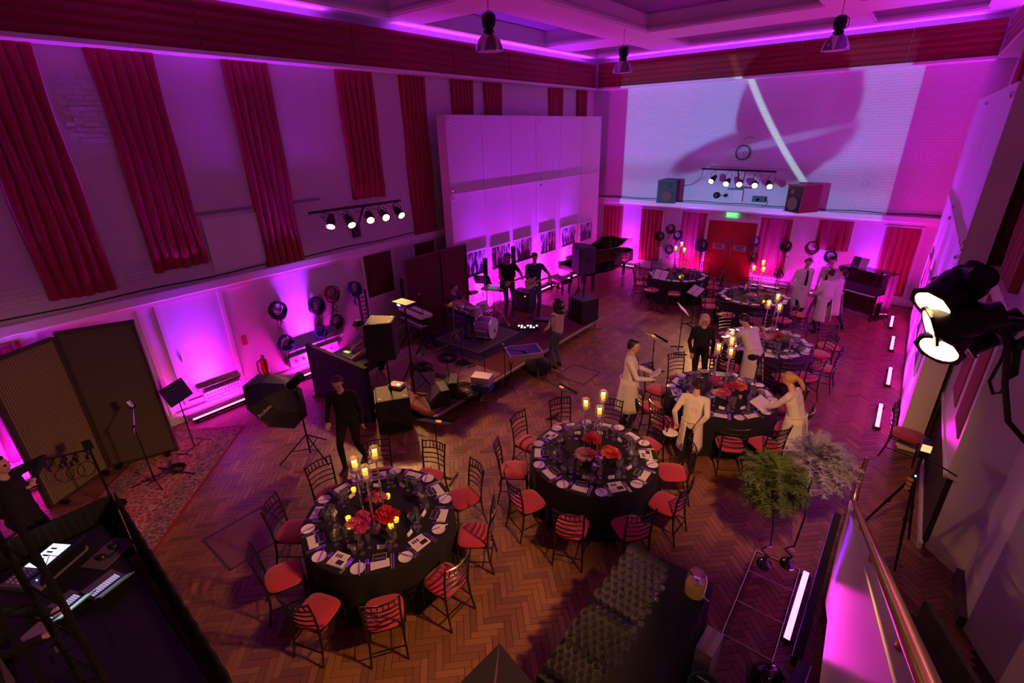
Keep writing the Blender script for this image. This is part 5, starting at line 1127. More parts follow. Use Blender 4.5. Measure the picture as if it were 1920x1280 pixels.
for k, (lab, u, v, r) in enumerate((('black cable coil on pale rug near drums', 838, 672, .22), ('black cable heap in middle of pale rug', 815, 715, .3), ('black cable heap before white boxes', 868, 732, .3), ('black cable coil at edge of drum rug', 868, 680, .14), ('loose black cable by keyboard stand', 790, 690, .2))): coil(lab, u, v, SZ+.013, r, CABLE, k, 8)
def wedge(lab, u, v, rz):
    c = F(u, v, SZ); t = thing('floor_monitor', lab, 'speaker', (c.x, c.y, SZ+.014), rz, 'floor monitors'); MB().prism([(-.2, 0), (.2, 0), (.2, .12), (-.05, .34), (-.2, .34)], 'x', -.22, .22).build('cabinet', M('pa_black'), t, bevel=.015)
    m = MB().bx((0, .08, .235), (.36, .012, .3), rotx(R(48))); m.build('grille', M('grille_black'), t)
wedge('black floor monitor wedge nearest the stage corner', 822, 755, R(150)); wedge('black floor monitor wedge second from stage corner', 842, 738, R(130))
t = boxy('equipment_box', 'blue lidded crate under white box on stage edge', 'box', 905, 728, SZ+.014, .42, .3, .12, R(20), M('blue_plastic', (.03, .16, .5), .4))
p = Vector(t.location); t = thing('equipment_box', 'white instrument case stacked on blue crate', 'box', (p.x, p.y, p.z+.1205), R(20)); MB().box(-.2, .2, -.14, .14, 0, .19).build('body', M('white_plastic'), t, bevel=.012); MB().box(-.205, .205, -.145, .145, .09, .1).build('band', STEEL, t); MB().tube([(-.06, -.14, .07), (-.05, -.17, .05), (.05, -.17, .05), (.06, -.14, .07)], .01, 6).build('handle', BLACK, t)
c = F(795, 735, SZ); tag(MB().bx((0, 0, .2), (.5, .02, .4), rotx(-.4)).build('leaning_panel', M('grey_panel', (.32, .29, .28), .6), loc=(c.x, c.y, SZ+.02), rot=(0, 0, R(25))), 'grey panel leaning against the tripod stand on stage', 'panel')
def pedals(lab, u, v, rz, lit):
    c = F(u, v, SZ); t = thing('pedal_board', lab, 'pedals', (c.x, c.y, SZ), rz); MB().box(-.3, .3, -.15, .15, 0, .05).build('board', BLACK, t, bevel=.008)
    for r_ in range(2):
        for q in range(7): MB().box(-.27+q*.08, -.22+q*.08, -.12+r_*.12, -.04+r_*.12, .05, .062).build('switch', M('lit_pad', (.8, .7, .8), .4, emit=(1, .75, .95), estr=1.6) if lit and (q+r_) % 3 else M('dark_pad', (.1, .05, .1), .4), t)
pedals('pedal board with rows of glowing white pads on stage', 990, 615, R(35), True); pedals('dark pedal board before the guitarist', 1020, 600, R(30), False)
# DJ desk
c = F(655, 655, SZ+.85); t = thing('dj_desk', 'black flight case desk behind the low black screen', 'desk', (-8.55, 5.22, 0), R(4))
MB().box(-.55, .45, -.3, .3, .55, .82).build('case', M('case_black'), t, bevel=.01); 
for z in (.57, .80): MB().box(-.56, .46, -.31, .31, z-.012, z+.012).build('edge', STEEL, t)
for sx in (-.5, .4):
    for sy in (-.25, .25): MB().cyl((sx, sy, 0), (sx, sy, .55), .02, n=8).build('leg', STEEL, t)
t = thing('dj_mixer', 'DJ mixer with green lit display on the flight case desk', 'mixer', (-8.6, 5.22, .8135), R(4)); MB().box(-.35, .3, -.2, .2, 0, .08).build('body', M('grey_metal_console', (.2, .2, .21), .35, metal=.6), t, bevel=.01)
MB().box(-.18, -.02, -.06, .02, .08, .083).build('display', M('lime_display', (.4, .9, .1), .4, emit=(.55, 1, .08), estr=1.0), t)
for q in range(4): MB().cyl((.06+.06*q, .0, .08), (.06+.06*q, .0, .105), .016, n=8).build('knob', BLACK, t); MB().box(.05+.06*q, .07+.06*q, -.14, -.06, .08, .09).build('fader', STEEL, t)
for q in range(2): MB().sph((-.2+.05*q, -.202, .04), .012, 8, 6).build('green_led', M('lime_display'), t)
MB().tube([(.25, .15, .08), (.28, .2, .3), (.2, .2, .42), (.08, .15, .4)], .008, 6).build('gooseneck_lamp', BLKM, t)
# ladders of cable hooks / lamp stand behind DJ
for lab, y in (('black upright rack of cables behind the DJ', 6.75), ('black upright rack beside brown wall panel', 8.1)):
    t = thing('cable_rack', lab, 'rack', (XL+.16, y, 0)); 
    for s in (-1, 1): MB().box(-.02, .02, s*.1-.015, s*.1+.015, 0, 1.6).build('upright', BLKM, t)
    for q in range(14): MB().cyl((0, -.1, .1+q*.11), (0, .1, .1+q*.11), .01, n=6).build('rung', BLKM, t)

# grand piano
PB, PT = Vector((-8.50, 14.35, 0)), Vector((-7.50, 16.85, 0)); pd = (PT-PB).normalized(); pa = math.atan2(pd.y, pd.x)-PI/2
t = thing('grand_piano', 'black concert grand piano with raised lid in back left corner', 'piano', (PB.x, PB.y, 0), pa)
out = [(-.76, 0), (.76, 0), (.76, .62), (.70, 1.0), (.50, 1.35), (.30, 1.7), (.16, 2.1), (.0, 2.5), (-.22, 2.7), (-.48, 2.72), (-.68, 2.6), (-.76, 2.4)]
n_ = len(out); wall_ = MB(); inn = [(x*.955-.0, .04+(y-.0)*.972) for x, y in out]
wall_.add([(x, y, .68) for x, y in out]+[(x, y, 1.0) for x, y in out]+[(x, y, 1.0) for x, y in inn]+[(x, y, .68) for x, y in inn], [f for i in range(n_) for f in ((i, (i+1) % n_, n_+(i+1) % n_, n_+i), (n_+i, n_+(i+1) % n_, 2*n_+(i+1) % n_, 2*n_+i), (2*n_+i, 2*n_+(i+1) % n_, 3*n_+(i+1) % n_, 3*n_+i))])
wall_.build('rim', GLOSSB, t); MB().prism(out, 'z', .66, .69).build('bottom', GLOSSB, t); MB().prism([(x*.95, .3+y*.86) for x, y in out], 'z', .86, .88).build('soundboard', M('gold_frame', (.35, .16, .05), .35, metal=.5), t)
MB().box(-.74, .74, -.34, 0, .62, .72).build('key_bed', GLOSSB, t); MB().box(-.66, .66, -.30, -.15, .72, .745).build('white_keys', M('ivory_key'), t)
bk_ = MB().box(-.006, .006, -.05, .05, 0, .014).mesh('black_key', BLACK)
for q in range(50):
    if q % 7 not in (2, 6): ob('black_key', bk_, t, loc=(-.63+q*.0257, -.2, .745))
for s in (-1, 1): MB().box(s*.70-.04, s*.70+.04, -.34, .02, .72, .86).build('cheek', GLOSSB, t)
MB().box(-.66, .66, -.03, .0, .74, .98).build('fallboard', GLOSSB, t); MB().bx((0, .2, 1.16), (.7, .015, .3), rotx(-.3)).build('music_desk', GLOSSB, t)
al = R(32); lm = MB()
lid = [(x+.76, y) for x, y in out if y > .3]; lid = [(0, .55), (1.52, .55)]+[(x+.76, y) for x, y in out[2:]]
lm.add([(-.76+x*math.cos(al), y, 1.005+x*math.sin(al)) for x, y in lid]+[(-.76+x*math.cos(al)-.02*math.sin(al), y, 1.005+x*math.sin(al)+.02*math.cos(al)) for x, y in lid],
       [tuple(range(len(lid))), tuple(range(len(lid), 2*len(lid)))]+[(i, (i+1) % len(lid), len(lid)+(i+1) % len(lid), len(lid)+i) for i in range(len(lid))]); lm.build('lid', GLOSSB, t)
fl_ = MB(); fl_.bx((-.76+.4, .42, 1.04), (.8, .28, .02), roty(-.1)); fl_.build('front_flap', GLOSSB, t)
MB().cyl((.7, .9, 1.0), (.42, .95, 1.75), .012, n=6).build('prop_stick', GLOSSB, t)
for x, y in ((-.6, .15), (.6, .15), (-.3, 2.35)):
    l_ = MB().lathe([(.04, .05), (.05, .1), (.055, .4), (.08, .6), (.085, .66)], 12, (x, y, 0)).build('leg', GLOSSB, t, smooth=True); MB().cyl((x-.02, y, .03), (x+.02, y, .03), .03, n=10).build('castor', BRASS, l_)
MB().box(-.1, .1, .2, .26, .12, .66).build('pedal_lyre', GLOSSB, t)
c = PB-pd*.72-Vector((.05, 0, 0)); t = thing('piano_bench', 'black padded piano bench left of grand piano', 'bench', (c.x, c.y, 0), pa); MB().box(-.38, .38, -.18, .18, .36, .44).build('frame', GLOSSB, t); MB().box(-.37, .37, -.17, .17, .44, .5).build('cushion', BLACK, t, bevel=.02)
for x in (-.33, .33):
    for y in (-.14, .14): MB().box(x-.03, x+.03, y-.03, y+.03, 0, .36).build('leg', GLOSSB, t)
MB().box(-.33, .33, -.015, .015, .1, .14).build('stretcher', GLOSSB, t)
# upright piano
u0, u1 = Vector((-1.12, 16.95, 0)), Vector((.02, 16.33, 0)); ua = math.atan2((u1-u0).y, (u1-u0).x); uc = (u0+u1)/2
MAHO = M('dark_polished_wood', (.035, .010, .010), .15, coat=.8)
t = thing('upright_piano', 'dark polished upright piano near the back right corner', 'piano', (uc.x, uc.y, 0), ua)
MB().box(-.66, .66, .0, .42, .08, 1.25).build('case', MAHO, t, bevel=.01); MB().box(-.70, .70, -.03, .46, 1.25, 1.28).build('top_lid', MAHO, t); MB().box(-.6, .6, -.012, 0, .85, 1.2).build('upper_panel', MAHO, t); MB().box(-.6, .6, -.01, .0, .14, .56).build('lower_panel', MAHO, t)
MB().box(-.66, .66, -.30, .0, .60, .68).build('key_bed', MAHO, t); MB().box(-.6, .6, -.27, -.12, .68, .70).build('white_keys', M('ivory_key'), t); MB().bx((0, -.06, .8), (1.2, .02, .22), rotx(-.35)).build('fallboard', MAHO, t)
for q in range(45):
    if q % 7 not in (2, 6): ob('black_key', bk_, t, loc=(-.58+q*.026, -.16, .70))
for s in (-1, 1): MB().box(s*.64-.03, s*.64+.03, -.3, 0, .56, .76).build('cheek', MAHO, t); MB().box(s*.62-.03, s*.62+.03, -.28, -.22, .0, .6).build('leg', MAHO, t); MB().box(s*.6-.06, s*.6+.06, -.1, .46, .0, .08).build('foot', MAHO, t)
for q in range(2): MB().cyl((-.05+.1*q, -.02, .1), (-.05+.1*q, -.12, .09), .012, n=6).build('pedal', BRASS, t)
for x, nm, mt in ((-.42, 'dark open book standing on upright piano', M('dark_book', (.06, .04, .05), .5)), (-.2, 'white booklet standing on upright piano', PAPER)):
    p = uc+Vector((math.cos(ua)*x-math.sin(ua)*.2, math.sin(ua)*x+math.cos(ua)*.2, 1.281)); tag(MB().bx((0, 0, .14), (.22, .02, .28), rotx(-.25)).build('standing_book', mt, loc=p+Vector((0, 0, .003)), rot=(0, 0, ua)), nm, 'book')
p = uc+Vector((math.cos(ua)*.42-math.sin(ua)*.2, math.sin(ua)*.42+math.cos(ua)*.2, 1.281)); blob0 = MB().lathe([(0, 0), (.08, 0), (.1, .03), (.08, .07), (0, .08)], 14).build('bowl', M('grey_felt', (.2, .22, .2), .8), loc=p, smooth=True); tag(blob0, 'small grey cap lying on upright piano', 'cap')
c = F(1650, 608); mic_stand('tall mic stand beside the upright piano', .12, 16.25, 0, 1.35, (-.15, -.25, .05), True, .9)
# softbox on a stand
sb = Vector((-7.25, 3.3, 0)); sh = HZ(sb.x, sb.y, 716)
t = thing('softbox_light', 'black octagonal softbox flash on a tripod stand', 'softbox', sb)
MB().cyl((0, 0, .04), (0, 0, sh), .015, n=8).build('pole', BLKM, t)
for q, (u, v) in enumerate(((525, 873), (617, 873), (612, 825))):
    e = F(u, v)-sb; l_ = MB().cyl((0, 0, .42), (e.x, e.y, .01), .012, n=6).build('leg', BLKM, t); MB().cyl((0, 0, .12), (e.x*.55, e.y*.55, .19), .008, n=5).build('brace', BLKM, l_)
ax = Vector((-.62, -.40, -.68)).normalized(); apex = Vector((0, 0, sh))+ax*.12
A = axm(ax); n8 = 8; rim_ = [A @ Vector((.56*math.cos(q*PI/4+.39), .56*math.sin(q*PI/4+.39), .42)) for q in range(8)]; mid_ = [A @ Vector((.40*math.cos(q*PI/4+.39), .40*math.sin(q*PI/4+.39), .20)) for q in range(8)]; ring_ = [A @ Vector((.09*math.cos(q*PI/4+.39), .09*math.sin(q*PI/4+.39), .0)) for q in range(8)]
SBM = M('softbox_fabric', (.012, .011, .013), .6, bump=.2, bscale=30)
for q in range(8):
    r_ = (q+1) % 8; MB().add([apex+ring_[q], apex+ring_[r_], apex+mid_[r_], apex+mid_[q], apex+rim_[r_], apex+rim_[q]], [(0, 1, 2, 3), (3, 2, 4, 5)]).build('fabric_gore', SBM, t)
MB().add([apex+p for p in rim_], [tuple(range(8))]).build('diffuser', M('diffuser_white', (.55, .5, .52), .8), t); MB().tube([apex+p for p in rim_], .012, 6, True).build('rim', SBM, t)
MB().cyl(apex-ax*.3, apex+ax*.01, .075, n=16).build('flash_head', BLKM, t); MB().lathe([(.085, 0), (.1, 0), (.1, .03), (.085, .03)], 18, apex, A, False).build('speed_ring', STEEL, t)
def gore(q):
    r_ = (q+1) % 8; n_ = (mid_[r_]-mid_[q]).cross(rim_[q]-mid_[q]).normalized(); c_ = (mid_[q]+mid_[r_]+rim_[q]+rim_[r_])/4
    if n_.dot(c_-A @ Vector((0, 0, .3))) < 0: n_ = -n_
    return n_, apex+c_, (mid_[q]+mid_[r_]-rim_[q]-rim_[r_]).normalized()
nn, cen, tdir = max((gore(q) for q in range(8)), key=lambda g: g[0].dot((CAM-sb-g[1]).normalized()))
yv = nn.cross(tdir)
tx = text('lettering', 'Profoto', .078, M('white_print', (.7, .7, .7), .6), t); tx.matrix_basis = Matrix(((tdir.x, yv.x, nn.x, cen.x+nn.x*.01), (tdir.y, yv.y, nn.y, cen.y+nn.y*.01), (tdir.z, yv.z, nn.z, cen.z+nn.z*.01), (0, 0, 0, 1)))
# vintage mic stand, lying stand and headphone rack on the rug
c = F(292, 905); h = HZ(c.x, c.y, 800); t = thing('mic_stand', 'boom stand with chrome studio microphone before the grey screen', 'mic stand', (c.x, c.y, 0), 0, 'microphone stands'); tripod(t, .32, .12, h, rad=.009)
bmv = WX(250, 762, c.x-.35)-Vector((c.x, c.y, h)); MB().cyl(Vector((0, 0, h))-bmv*.3, Vector((0, 0, h))+bmv*.9, .008, n=6).build('boom', CHROME, t); e = Vector((0, 0, h))+bmv*.9
MB().cyl(e, e+Vector((-.03, -.03, .14)), .032, n=14).build('microphone', CHROME, t); MB().lathe([(.045, 0), (.05, .0), (.05, .02), (.045, .02)], 14, e+Vector((0, 0, .02)), None, False).build('shock_mount', BLKM, t); MB().sph((0, 0, h), .025, 8, 6).build('clutch', BLKM, t)
c = F(325, 888); t = thing('folded_stand', 'folded black stand and cables lying on the rug', 'stand', (c.x, c.y, .014)); MB().cyl((-.3, -.1, .03), (.35, .2, .03), .012, n=6).build('tube', BLKM, t); MB().cyl((0, 0, .04), (.05, -.4, .02), .01, n=6).build('leg', CHROME, t); MB().cyl((-.1, .02, .05), (-.4, .1, .02), .012, n=6).build('leg', BLKM, t)
for q in range(5): MB().tube([(.05+.1*math.cos(a)*(1+.1*q), .06+.09*math.sin(a)*(1+.1*q), .05+.012*q) for a in [k*PI/6 for k in range(12)]], .01, 5, True).build('cable_loop', CABLE, t)
a_, b_ = F(85, 862, 1.05), F(168, 842, 1.05); c = Vector((b_.x, b_.y, 0)); t = thing('headphone_rack', 'black rail on a stand hung with headphones before ribbed screen', 'rack', c)
MB().cyl((0, 0, .015), (0, 0, 1.05), .014, n=8).build('post', BLKM, t); MB().lathe([(0, 0), (.16, 0), (.16, .015), (0, .015)], 16).build('base', BLKM, t); MB().cyl(a_-c, (0, 0, 1.05), .012, n=8).build('rail', BLKM, t); MB().box(-.12, .02, -.05, .05, 1.05, 1.15).build('clamp', BLKM, t)
for q in range(3):
    p = (a_-c).lerp(Vector((0, 0, 1.05)), .25+.25*q); hp = MB().tube([p+Vector((.0, .09*math.cos(a), -.10+.1*math.sin(a)))*1 for a in [PI*k/8 for k in range(9)]], .012, 6).build('headphones', BLACK, t)
    for s in (-1, 1): MB().lathe([(0, 0), (.04, 0), (.045, .02), (.03, .035), (0, .035)], 12, p+Vector((0, s*.09-.015, -.13)), rotx(PI/2)).build('ear_cup', BLACK, hp)
    MB().tube([p+Vector((0, .1*math.cos(a), -.30+.12*math.sin(a))) for a in [k*PI/8 for k in range(16)]], .006, 5, True).build('lead', CABLE, hp)
# ================================================================ FOREGROUND: STAIR, BAR, PLANT, MIXING DESK
# stair beside the camera with its closed balustrade and brass handrail
sl = .60
def rz_(y): return 4.0-(y-1.07)*sl
STW = M('balustrade_white', (.70, .66, .67), .28, noise=.04, nscale=5, bump=.08, bscale=40)
stair = struct(MB().prism([(6.55, 0.0), (6.55, .62), (6.35, rz_(6.35)-.17), (-.6, rz_(-.6)-.17), (-.6, rz_(-.6)-1.3), (3.1, 1.42), (4.1, .98), (5.35, .02)], 'x', .27, .32).build('stair_balustrade', STW))
m = MB(); m.prism([(6.56, .58), (6.56, .63), (6.35, rz_(6.35)-.16), (-.6, rz_(-.6)-.16), (-.6, rz_(-.6)-.20), (6.33, rz_(6.33)-.21)], 'x', .26, .34); m.build('capping', STW, stair)
hr = [(.30, 6.72, 1.22), (.30, 6.66, 1.0), (.30, 6.55, .84), (.30, 6.3, rz_(6.3)-.05)]+[(.29, y, rz_(y)-.05) for y in (5.5, 4.5, 3.5, 2.5, 1.5, .7)]
MB().tube(hr, .028, 12).build('handrail', BRASS, stair, smooth=True)
for y in (5.8, 4.4, 3.0, 1.6): MB().cyl((.30, y, rz_(y)-.16), (.30, y, rz_(y)-.06), .012, n=8).build('rail_bracket', BRASS, stair)
TRD = M('dark_stair_tread', (.035, .020, .018), .8, noise=.2, nscale=20)
n_st = 20
for k in range(n_st):
    y = 5.55-k*.285; z = (k+1)*.171
    MB().box(.325, 1.12, y-.30, y, z-.04, z).build('tread', TRD, stair); MB().box(.325, 1.12, y-.02, y, z-.171, z-.04).build('riser', TRD, stair)
MB().prism([(5.75, 0), (5.75, .25), (-.2, 3.8), (-.2, 3.4), (5.4, .0)], 'x', 1.12, 1.17).build('wall_string', TRD, stair)
struct(MB().box(-2.2, XR+.5, YF, -.25, 3.3, 3.45).build('stair_landing', TRD))

# bar table with rows of glasses
bx0, bx1, by0, by1, bz = -1.56, -.68, 2.15, 3.95, .92
t = thing('bar_table', 'long black draped bar table bearing rows of glasses', 'table', ((bx0+bx1)/2, (by0+by1)/2, 0)); w2, l2 = (bx1-bx0)/2, (by1-by0)/2
MB().box(-w2+.02, w2-.02, -l2+.02, l2-.02, bz-.04, bz-.006).build('tabletop', M('plywood'), t)
for x in (-.28, .28):
    for y in (-.85, .85): MB().cyl((x, y, 0), (x, y, bz-.04), .02, n=8).build('leg', BLKM, t)
o = ob('bar_cloth', MB().box(bx0, bx1, by0, by1, bz-.005, bz).mesh('bar_cloth', CLOTHB)); tag(o, 'black cloth hanging to the floor over the bar table', 'tablecloth')
skt = MB(); pts = [(bx0, by0), (bx1, by0), (bx1, by1), (bx0, by1), (bx0, by0)]; vs = []; nn_ = 0
for (a, b), (c, d) in zip(pts, pts[1:]):
    for q in range(24):
        f = q/24; x, y = a+(c-a)*f, b+(d-b)*f; nx, ny = (d-b), -(c-a); ln = math.hypot(nx, ny); w_ = .018*math.sin(q*2.1)+.018; vs.append((x, y, bz)); vs.append((x+nx/ln*w_, y+ny/ln*w_, .01)); nn_ += 1
skt.add(vs, [(2*i, 2*((i+1) % nn_), 2*((i+1) % nn_)+1, 2*i+1) for i in range(nn_)]); skt.build('skirt', CLOTHB, o, smooth=True)
gi = 0
def rows(nx, ny, x0, x1, y0, y1, me, nm, lab):
    for i in range(nx):
        for j in range(ny):
            X = x0+(x1-x0)*(i+.5*(j % 2)*.9)/(nx-.5)+random.uniform(-.004, .004); Y = y0+(y1-y0)*j/(ny-1)+random.uniform(-.004, .004)
            tag(ob(nm, me, loc=(X, Y, bz+.001)), '%s on bar, %s row from far end, %s from left' % (lab, ORD[ny-1-j] if ny <= 10 else j, ORD[i]), 'glass', 'glasses in rows on the bar')
rows(6, 9, -1.46, -1.06, 3.02, 3.68, G_RED, 'wine_glass', 'wine glass in far block')
rows(6, 6, -1.50, -1.05, 2.56, 2.90, G_TUM, 'tumbler', 'tumbler in middle block')
rows(6, 4, -1.48, -1.10, 2.26, 2.46, G_TUM, 'tumbler', 'tumbler in near block')
# drinks dispenser
d_ = F(1312, 1112, bz+.1); t = thing('drinks_dispenser', 'glass drinks dispenser of amber punch with ice on bar', 'dispenser', (-.79, 3.72, bz+.001))
MB().lathe([(0, .0), (.085, 0), (.095, .02), (.1, .2), (.085, .25), (.075, .27), (.072, .27), (.082, .25), (.096, .2), (.091, .022), (0, .014)], 24).build('jar', GLASS, t, smooth=True)
MB().lathe([(0, .016), (.088, .022), (.092, .15), (0, .15)], 20).build('punch', M('amber_punch', (.75, .36, .08), .15, emit=(.8, .3, .05), estr=.06), t, smooth=True)
for q in range(10): MB().bx((.055*math.cos(q*2.4)*(q % 3)/2, .055*math.sin(q*2.4)*(q % 3)/2, .165+.01*(q % 3)), (.035, .035, .03), rotz(q)).build('ice_cube', M('ice', (.85, .8, .8), .2), t)
MB().cyl((.09, -.02, .04), (.15, -.04, .035), .012, n=8).build('tap', CHROME, t); MB().lathe([(0, .272), (.07, .272), (.06, .29), (.015, .3), (.02, .32), (0, .33)], 18).build('lid', GLASS, t, smooth=True)
c = F(1290, 1240, .35); t = thing('ice_bucket', 'green plastic tub beside the bar table', 'bucket', (-.47, 3.28, 0)); MB().lathe([(0, .005), (.12, .005), (.145, .36), (.158, .37), (.14, .37), (.115, .02), (0, .02)], 24).build('tub', M('green_plastic', (.06, .18, .13), .45), t, smooth=True); MB().tube([(-.15, 0, .34), (-.08, 0, .46), (.08, 0, .46), (.15, 0, .34)], .008, 6).build('handle', STEEL, t)
def carton(lab, X, Y, rz, sx, sy, sz, z=0):
    t = thing('cardboard_carton', lab, 'box', (X, Y, z), rz); MB().box(-sx/2, sx/2, -sy/2, sy/2, 0, sz).build('carton', M('pale_carton', (.55, .47, .45), .8, noise=.1, nscale=8), t); MB().box(-.025, .025, -sy/2-.001, sy/2+.001, sz, sz+.001).build('tape', M('carton_tape', (.4, .3, .25), .4), t)
    for q in range(3): MB().box(-sx/2+.03, sx/2-.06-.02*q, -sy/2-.002, -sy/2, sz*.3+q*.03, sz*.3+q*.03+.012).build('print_line', M('carton_print', (.25, .1, .2), .6), t)
carton('pale drinks carton standing beside the bar table', -.565, 3.66, R(-4), .16, .3, .5)
for q in range(1): carton('dark low carton below the drinks carton', -.30, 2.75, R(-10), .5, .6, .14)
# black draped counter poking into the bottom edge
p0, p1, p2 = F(937, 1203, .95), F(840, 1300, .95), F(1012, 1295, .95)
pp = [Vector((p.x, p.y, 0)) for p in (p0, p1, p1+(p2-p0), p2)]
m = MB(); n4 = 4; m.add([(p.x, p.y, .95) for p in pp]+[(p.x, p.y, .0) for p in pp], [(0, 1, 2, 3), (4, 5, 6, 7)]+[(i, (i+1) % 4, 4+(i+1) % 4, 4+i) for i in range(4)])
t = m.build('draped_counter', M('plum_black_cloth', (.011, .005, .010), .85, bump=.2, bscale=20), bevel=.015); tag(t, 'dark draped counter whose corner points up at bottom edge', 'counter')
s0, s1 = p0.lerp((p1+p2)/2, .12), (p1+p2)/2; dd_ = (s1-s0); sd_ = Vector((-dd_.y, dd_.x, 0)).normalized()*.012; t2 = MB().add([s0+sd_*.2+Vector((0, 0, .004)), s0-sd_*.2+Vector((0, 0, .004)), s1-sd_+Vector((0, 0, .004)), s1+sd_+Vector((0, 0, .004))], [(0, 1, 2, 3)]).build('fold_line', M('plum_fold', (.12, .03, .08), .7), t)
# clear acrylic plinth with two black vases
ax0, ax1, ay0, ay1, az1 = -.50, -.04, 3.86, 5.18, .44
t = thing('acrylic_plinth', 'clear acrylic plinth with glowing edges beside the stair', 'plinth', ((ax0+ax1)/2, (ay0+ay1)/2, 0)); hx, hy = (ax1-ax0)/2, (ay1-ay0)/2
for (a, b, c_, d, z0, z1, nm) in ((-hx, hx, -hy, hy, az1-.012, az1, 'top_sheet'), (-hx, -hx+.012, -hy, hy, .0, az1-.012, 'side_sheet'), (hx-.012, hx, -hy, hy, 0, az1-.012, 'side_sheet'), (-hx+.012, hx-.012, -hy, -hy+.012, 0, az1-.012, 'end_sheet'), (-hx+.012, hx-.012, hy-.012, hy, 0, az1-.012, 'end_sheet')): MB().box(a, b, c_, d, z0, z1).build(nm, ACRY, t)
EDG = M('frosted_acrylic_edge', (.9, .75, .9), .4)
for y in (-hy, -hy+.48, hy-.36, hy): MB().box(-hx, hx, y-.003, y+.003, az1, az1+.002).build('edge_line', EDG, t)
for x in (-hx, hx): MB().box(x-.004, x+.004, -hy, hy, az1, az1+.003).build('edge_line', EDG, t); MB().box(x-.003, x+.003, hy-.003, hy+.003, 0, az1).build('edge_line', EDG, t); MB().box(x-.003, x+.003, -hy-.003, -hy+.003, 0, az1).build('edge_line', EDG, t)
FERN = M('fern_green', (.045, .075, .018), .7, noise=.4, nscale=25); FERNV = M('fern_violet_lit', (.22, .20, .36), .7, noise=.3, nscale=25)  # right fern: violet light is tinted into the leaf colour
def frond(m, base, d, ln, rnd, w_=.05):
    d = Vector(d).normalized(); side = d.cross(Vector((0, 0, 1))).normalized(); p = Vector(base); v = d.copy(); pts = []
    for q in range(9): pts.append(p.copy()); p = p+v*ln/8; v = (v+Vector((0, 0, -.10-.02*q))+Vector((rnd.uniform(-.05, .05),)*3)).normalized()
    m.tube(pts, .0025, 3)
    for q in range(1, 9):
        w1 = w_*math.sin(PI*q/9)+.012; t_ = (pts[q]-pts[q-1])
        for s in (-1, 1):
            for h_ in (0, .5):
                b = pts[q-1]+t_*h_; e = b+side*s*w1+t_*.9+Vector((0, 0, rnd.uniform(-.02, .02))); m.add([b, b+t_*.5, e], [(0, 1, 2)])
                for z_ in (.4, .7): c_ = b+(e-b)*z_; m.add([c_, c_+t_*.15, c_+side*s*w1*.15+t_*.6+Vector((0, 0, rnd.uniform(-.012, .012)))], [(0, 1, 2)])
def vine_vase(lab, u, v, fo, seed, mat, nfr, tip):
    rnd = random.Random(seed); c = F(u, v, az1+.05); t = thing('fern_vase', lab, 'plant', (c.x, c.y, az1+.0045))
    MB().lathe([(0, 0), (.04, .0), (.075, .03), (.085, .06), (.07, .10), (.03, .125), (.022, .14), (.022, .15), (0, .15)], 20).build('vase', GLOSSB, t, smooth=True)
    tp = Vector(fo)-Vector(t.location); pts = [Vector((0, 0, .14)), Vector((.03, -.02, .2)), Vector((-.06, .02, .23)), Vector((.02, .05, .30)), Vector((tp.x*.4+.03, tp.y*.4, .45)), Vector((tp.x*.7-.02, tp.y*.7, .6)), tp]
    MB().tube(pts, [.016, .016, .014, .013, .012, .011, .008], 8).build('stem', GLOSSB, t, smooth=True)
    m = MB()
    for q in range(nfr):
        a = rnd.uniform(0, 2*PI); el = rnd.uniform(-.5, 1.2); d = (math.cos(a)*math.cos(el), math.sin(a)*math.cos(el), math.sin(el))
        if tip: d = Vector(d)+Vector(tip)*rnd.uniform(.2, 1.1)
        frond(m, tp+Vector((rnd.gauss(0, .05), rnd.gauss(0, .05), rnd.gauss(0, .05))), d, rnd.uniform(.22, .44), rnd, .075)
    o = m.build('fronds', mat, t); o['kind'] = 'stuff'
vine_vase('dark feathery fern in black vase with twisted stem, left one', 1432, 1058, F(1455, 905, 1.2), 1, FERN, 420, None)
vine_vase('violet-lit feathery fern in black vase with twisted stem, right one', 1476, 1058, F(1535, 868, 1.25), 2, FERNV, 330, (.35, .25, .1))
# dark gear between plinth and stair
t = thing('black_skirting_case', 'long low black case along the foot of the stair', 'case', (.17, 5.6, 0), R(-1)); MB().box(-.045, .045, -1.3, 1.3, 0, .12).build('body', CLOTHB, t); MB().box(-.05, -.043, -1.3, 1.3, .11, .125).build('trim', M('sparkle_trim', (.5, .4, .6), .2, metal=.9), t)
t = thing('laptop_tray', 'grey flat panel resting by the stair foot', 'panel', (.19, 3.95, 0), R(-4)); MB().box(-.06, .06, -.3, .3, .0, .18).build('body', M('dark_grey_panel', (.07, .065, .075), .4), t, bevel=.01); MB().box(.055, .065, -.3, .3, .17, .19).build('edge', STEEL, t)
c = F(1458, 1262, .25); t = thing('dome_lamp', 'glossy black dome lamp at bottom edge near plinth', 'lamp', (c.x-.06, c.y-.16, 0)); MB().lathe([(0, 0), (.15, 0), (.16, .04), (.16, .2), (.17, .22), (.165, .3), (.13, .38), (.07, .42), (0, .43)], 28).build('dome', GLOSSB, t, smooth=True); MB().lathe([(.165, .19), (.175, .19), (.175, .215), (.165, .215)], 28, cap=False).build('band', M('blue_anodised', (.02, .05, .3), .2, metal=.8), t)
for q in range(3): MB().tube([(.1*math.cos(q), .1*math.sin(q), .02), (.22*math.cos(q+.3), .22*math.sin(q+.3), .012), (.34*math.cos(q+.2), .30*math.sin(q+.2), .012)], .01, 5).build('lead', CABLE, t)
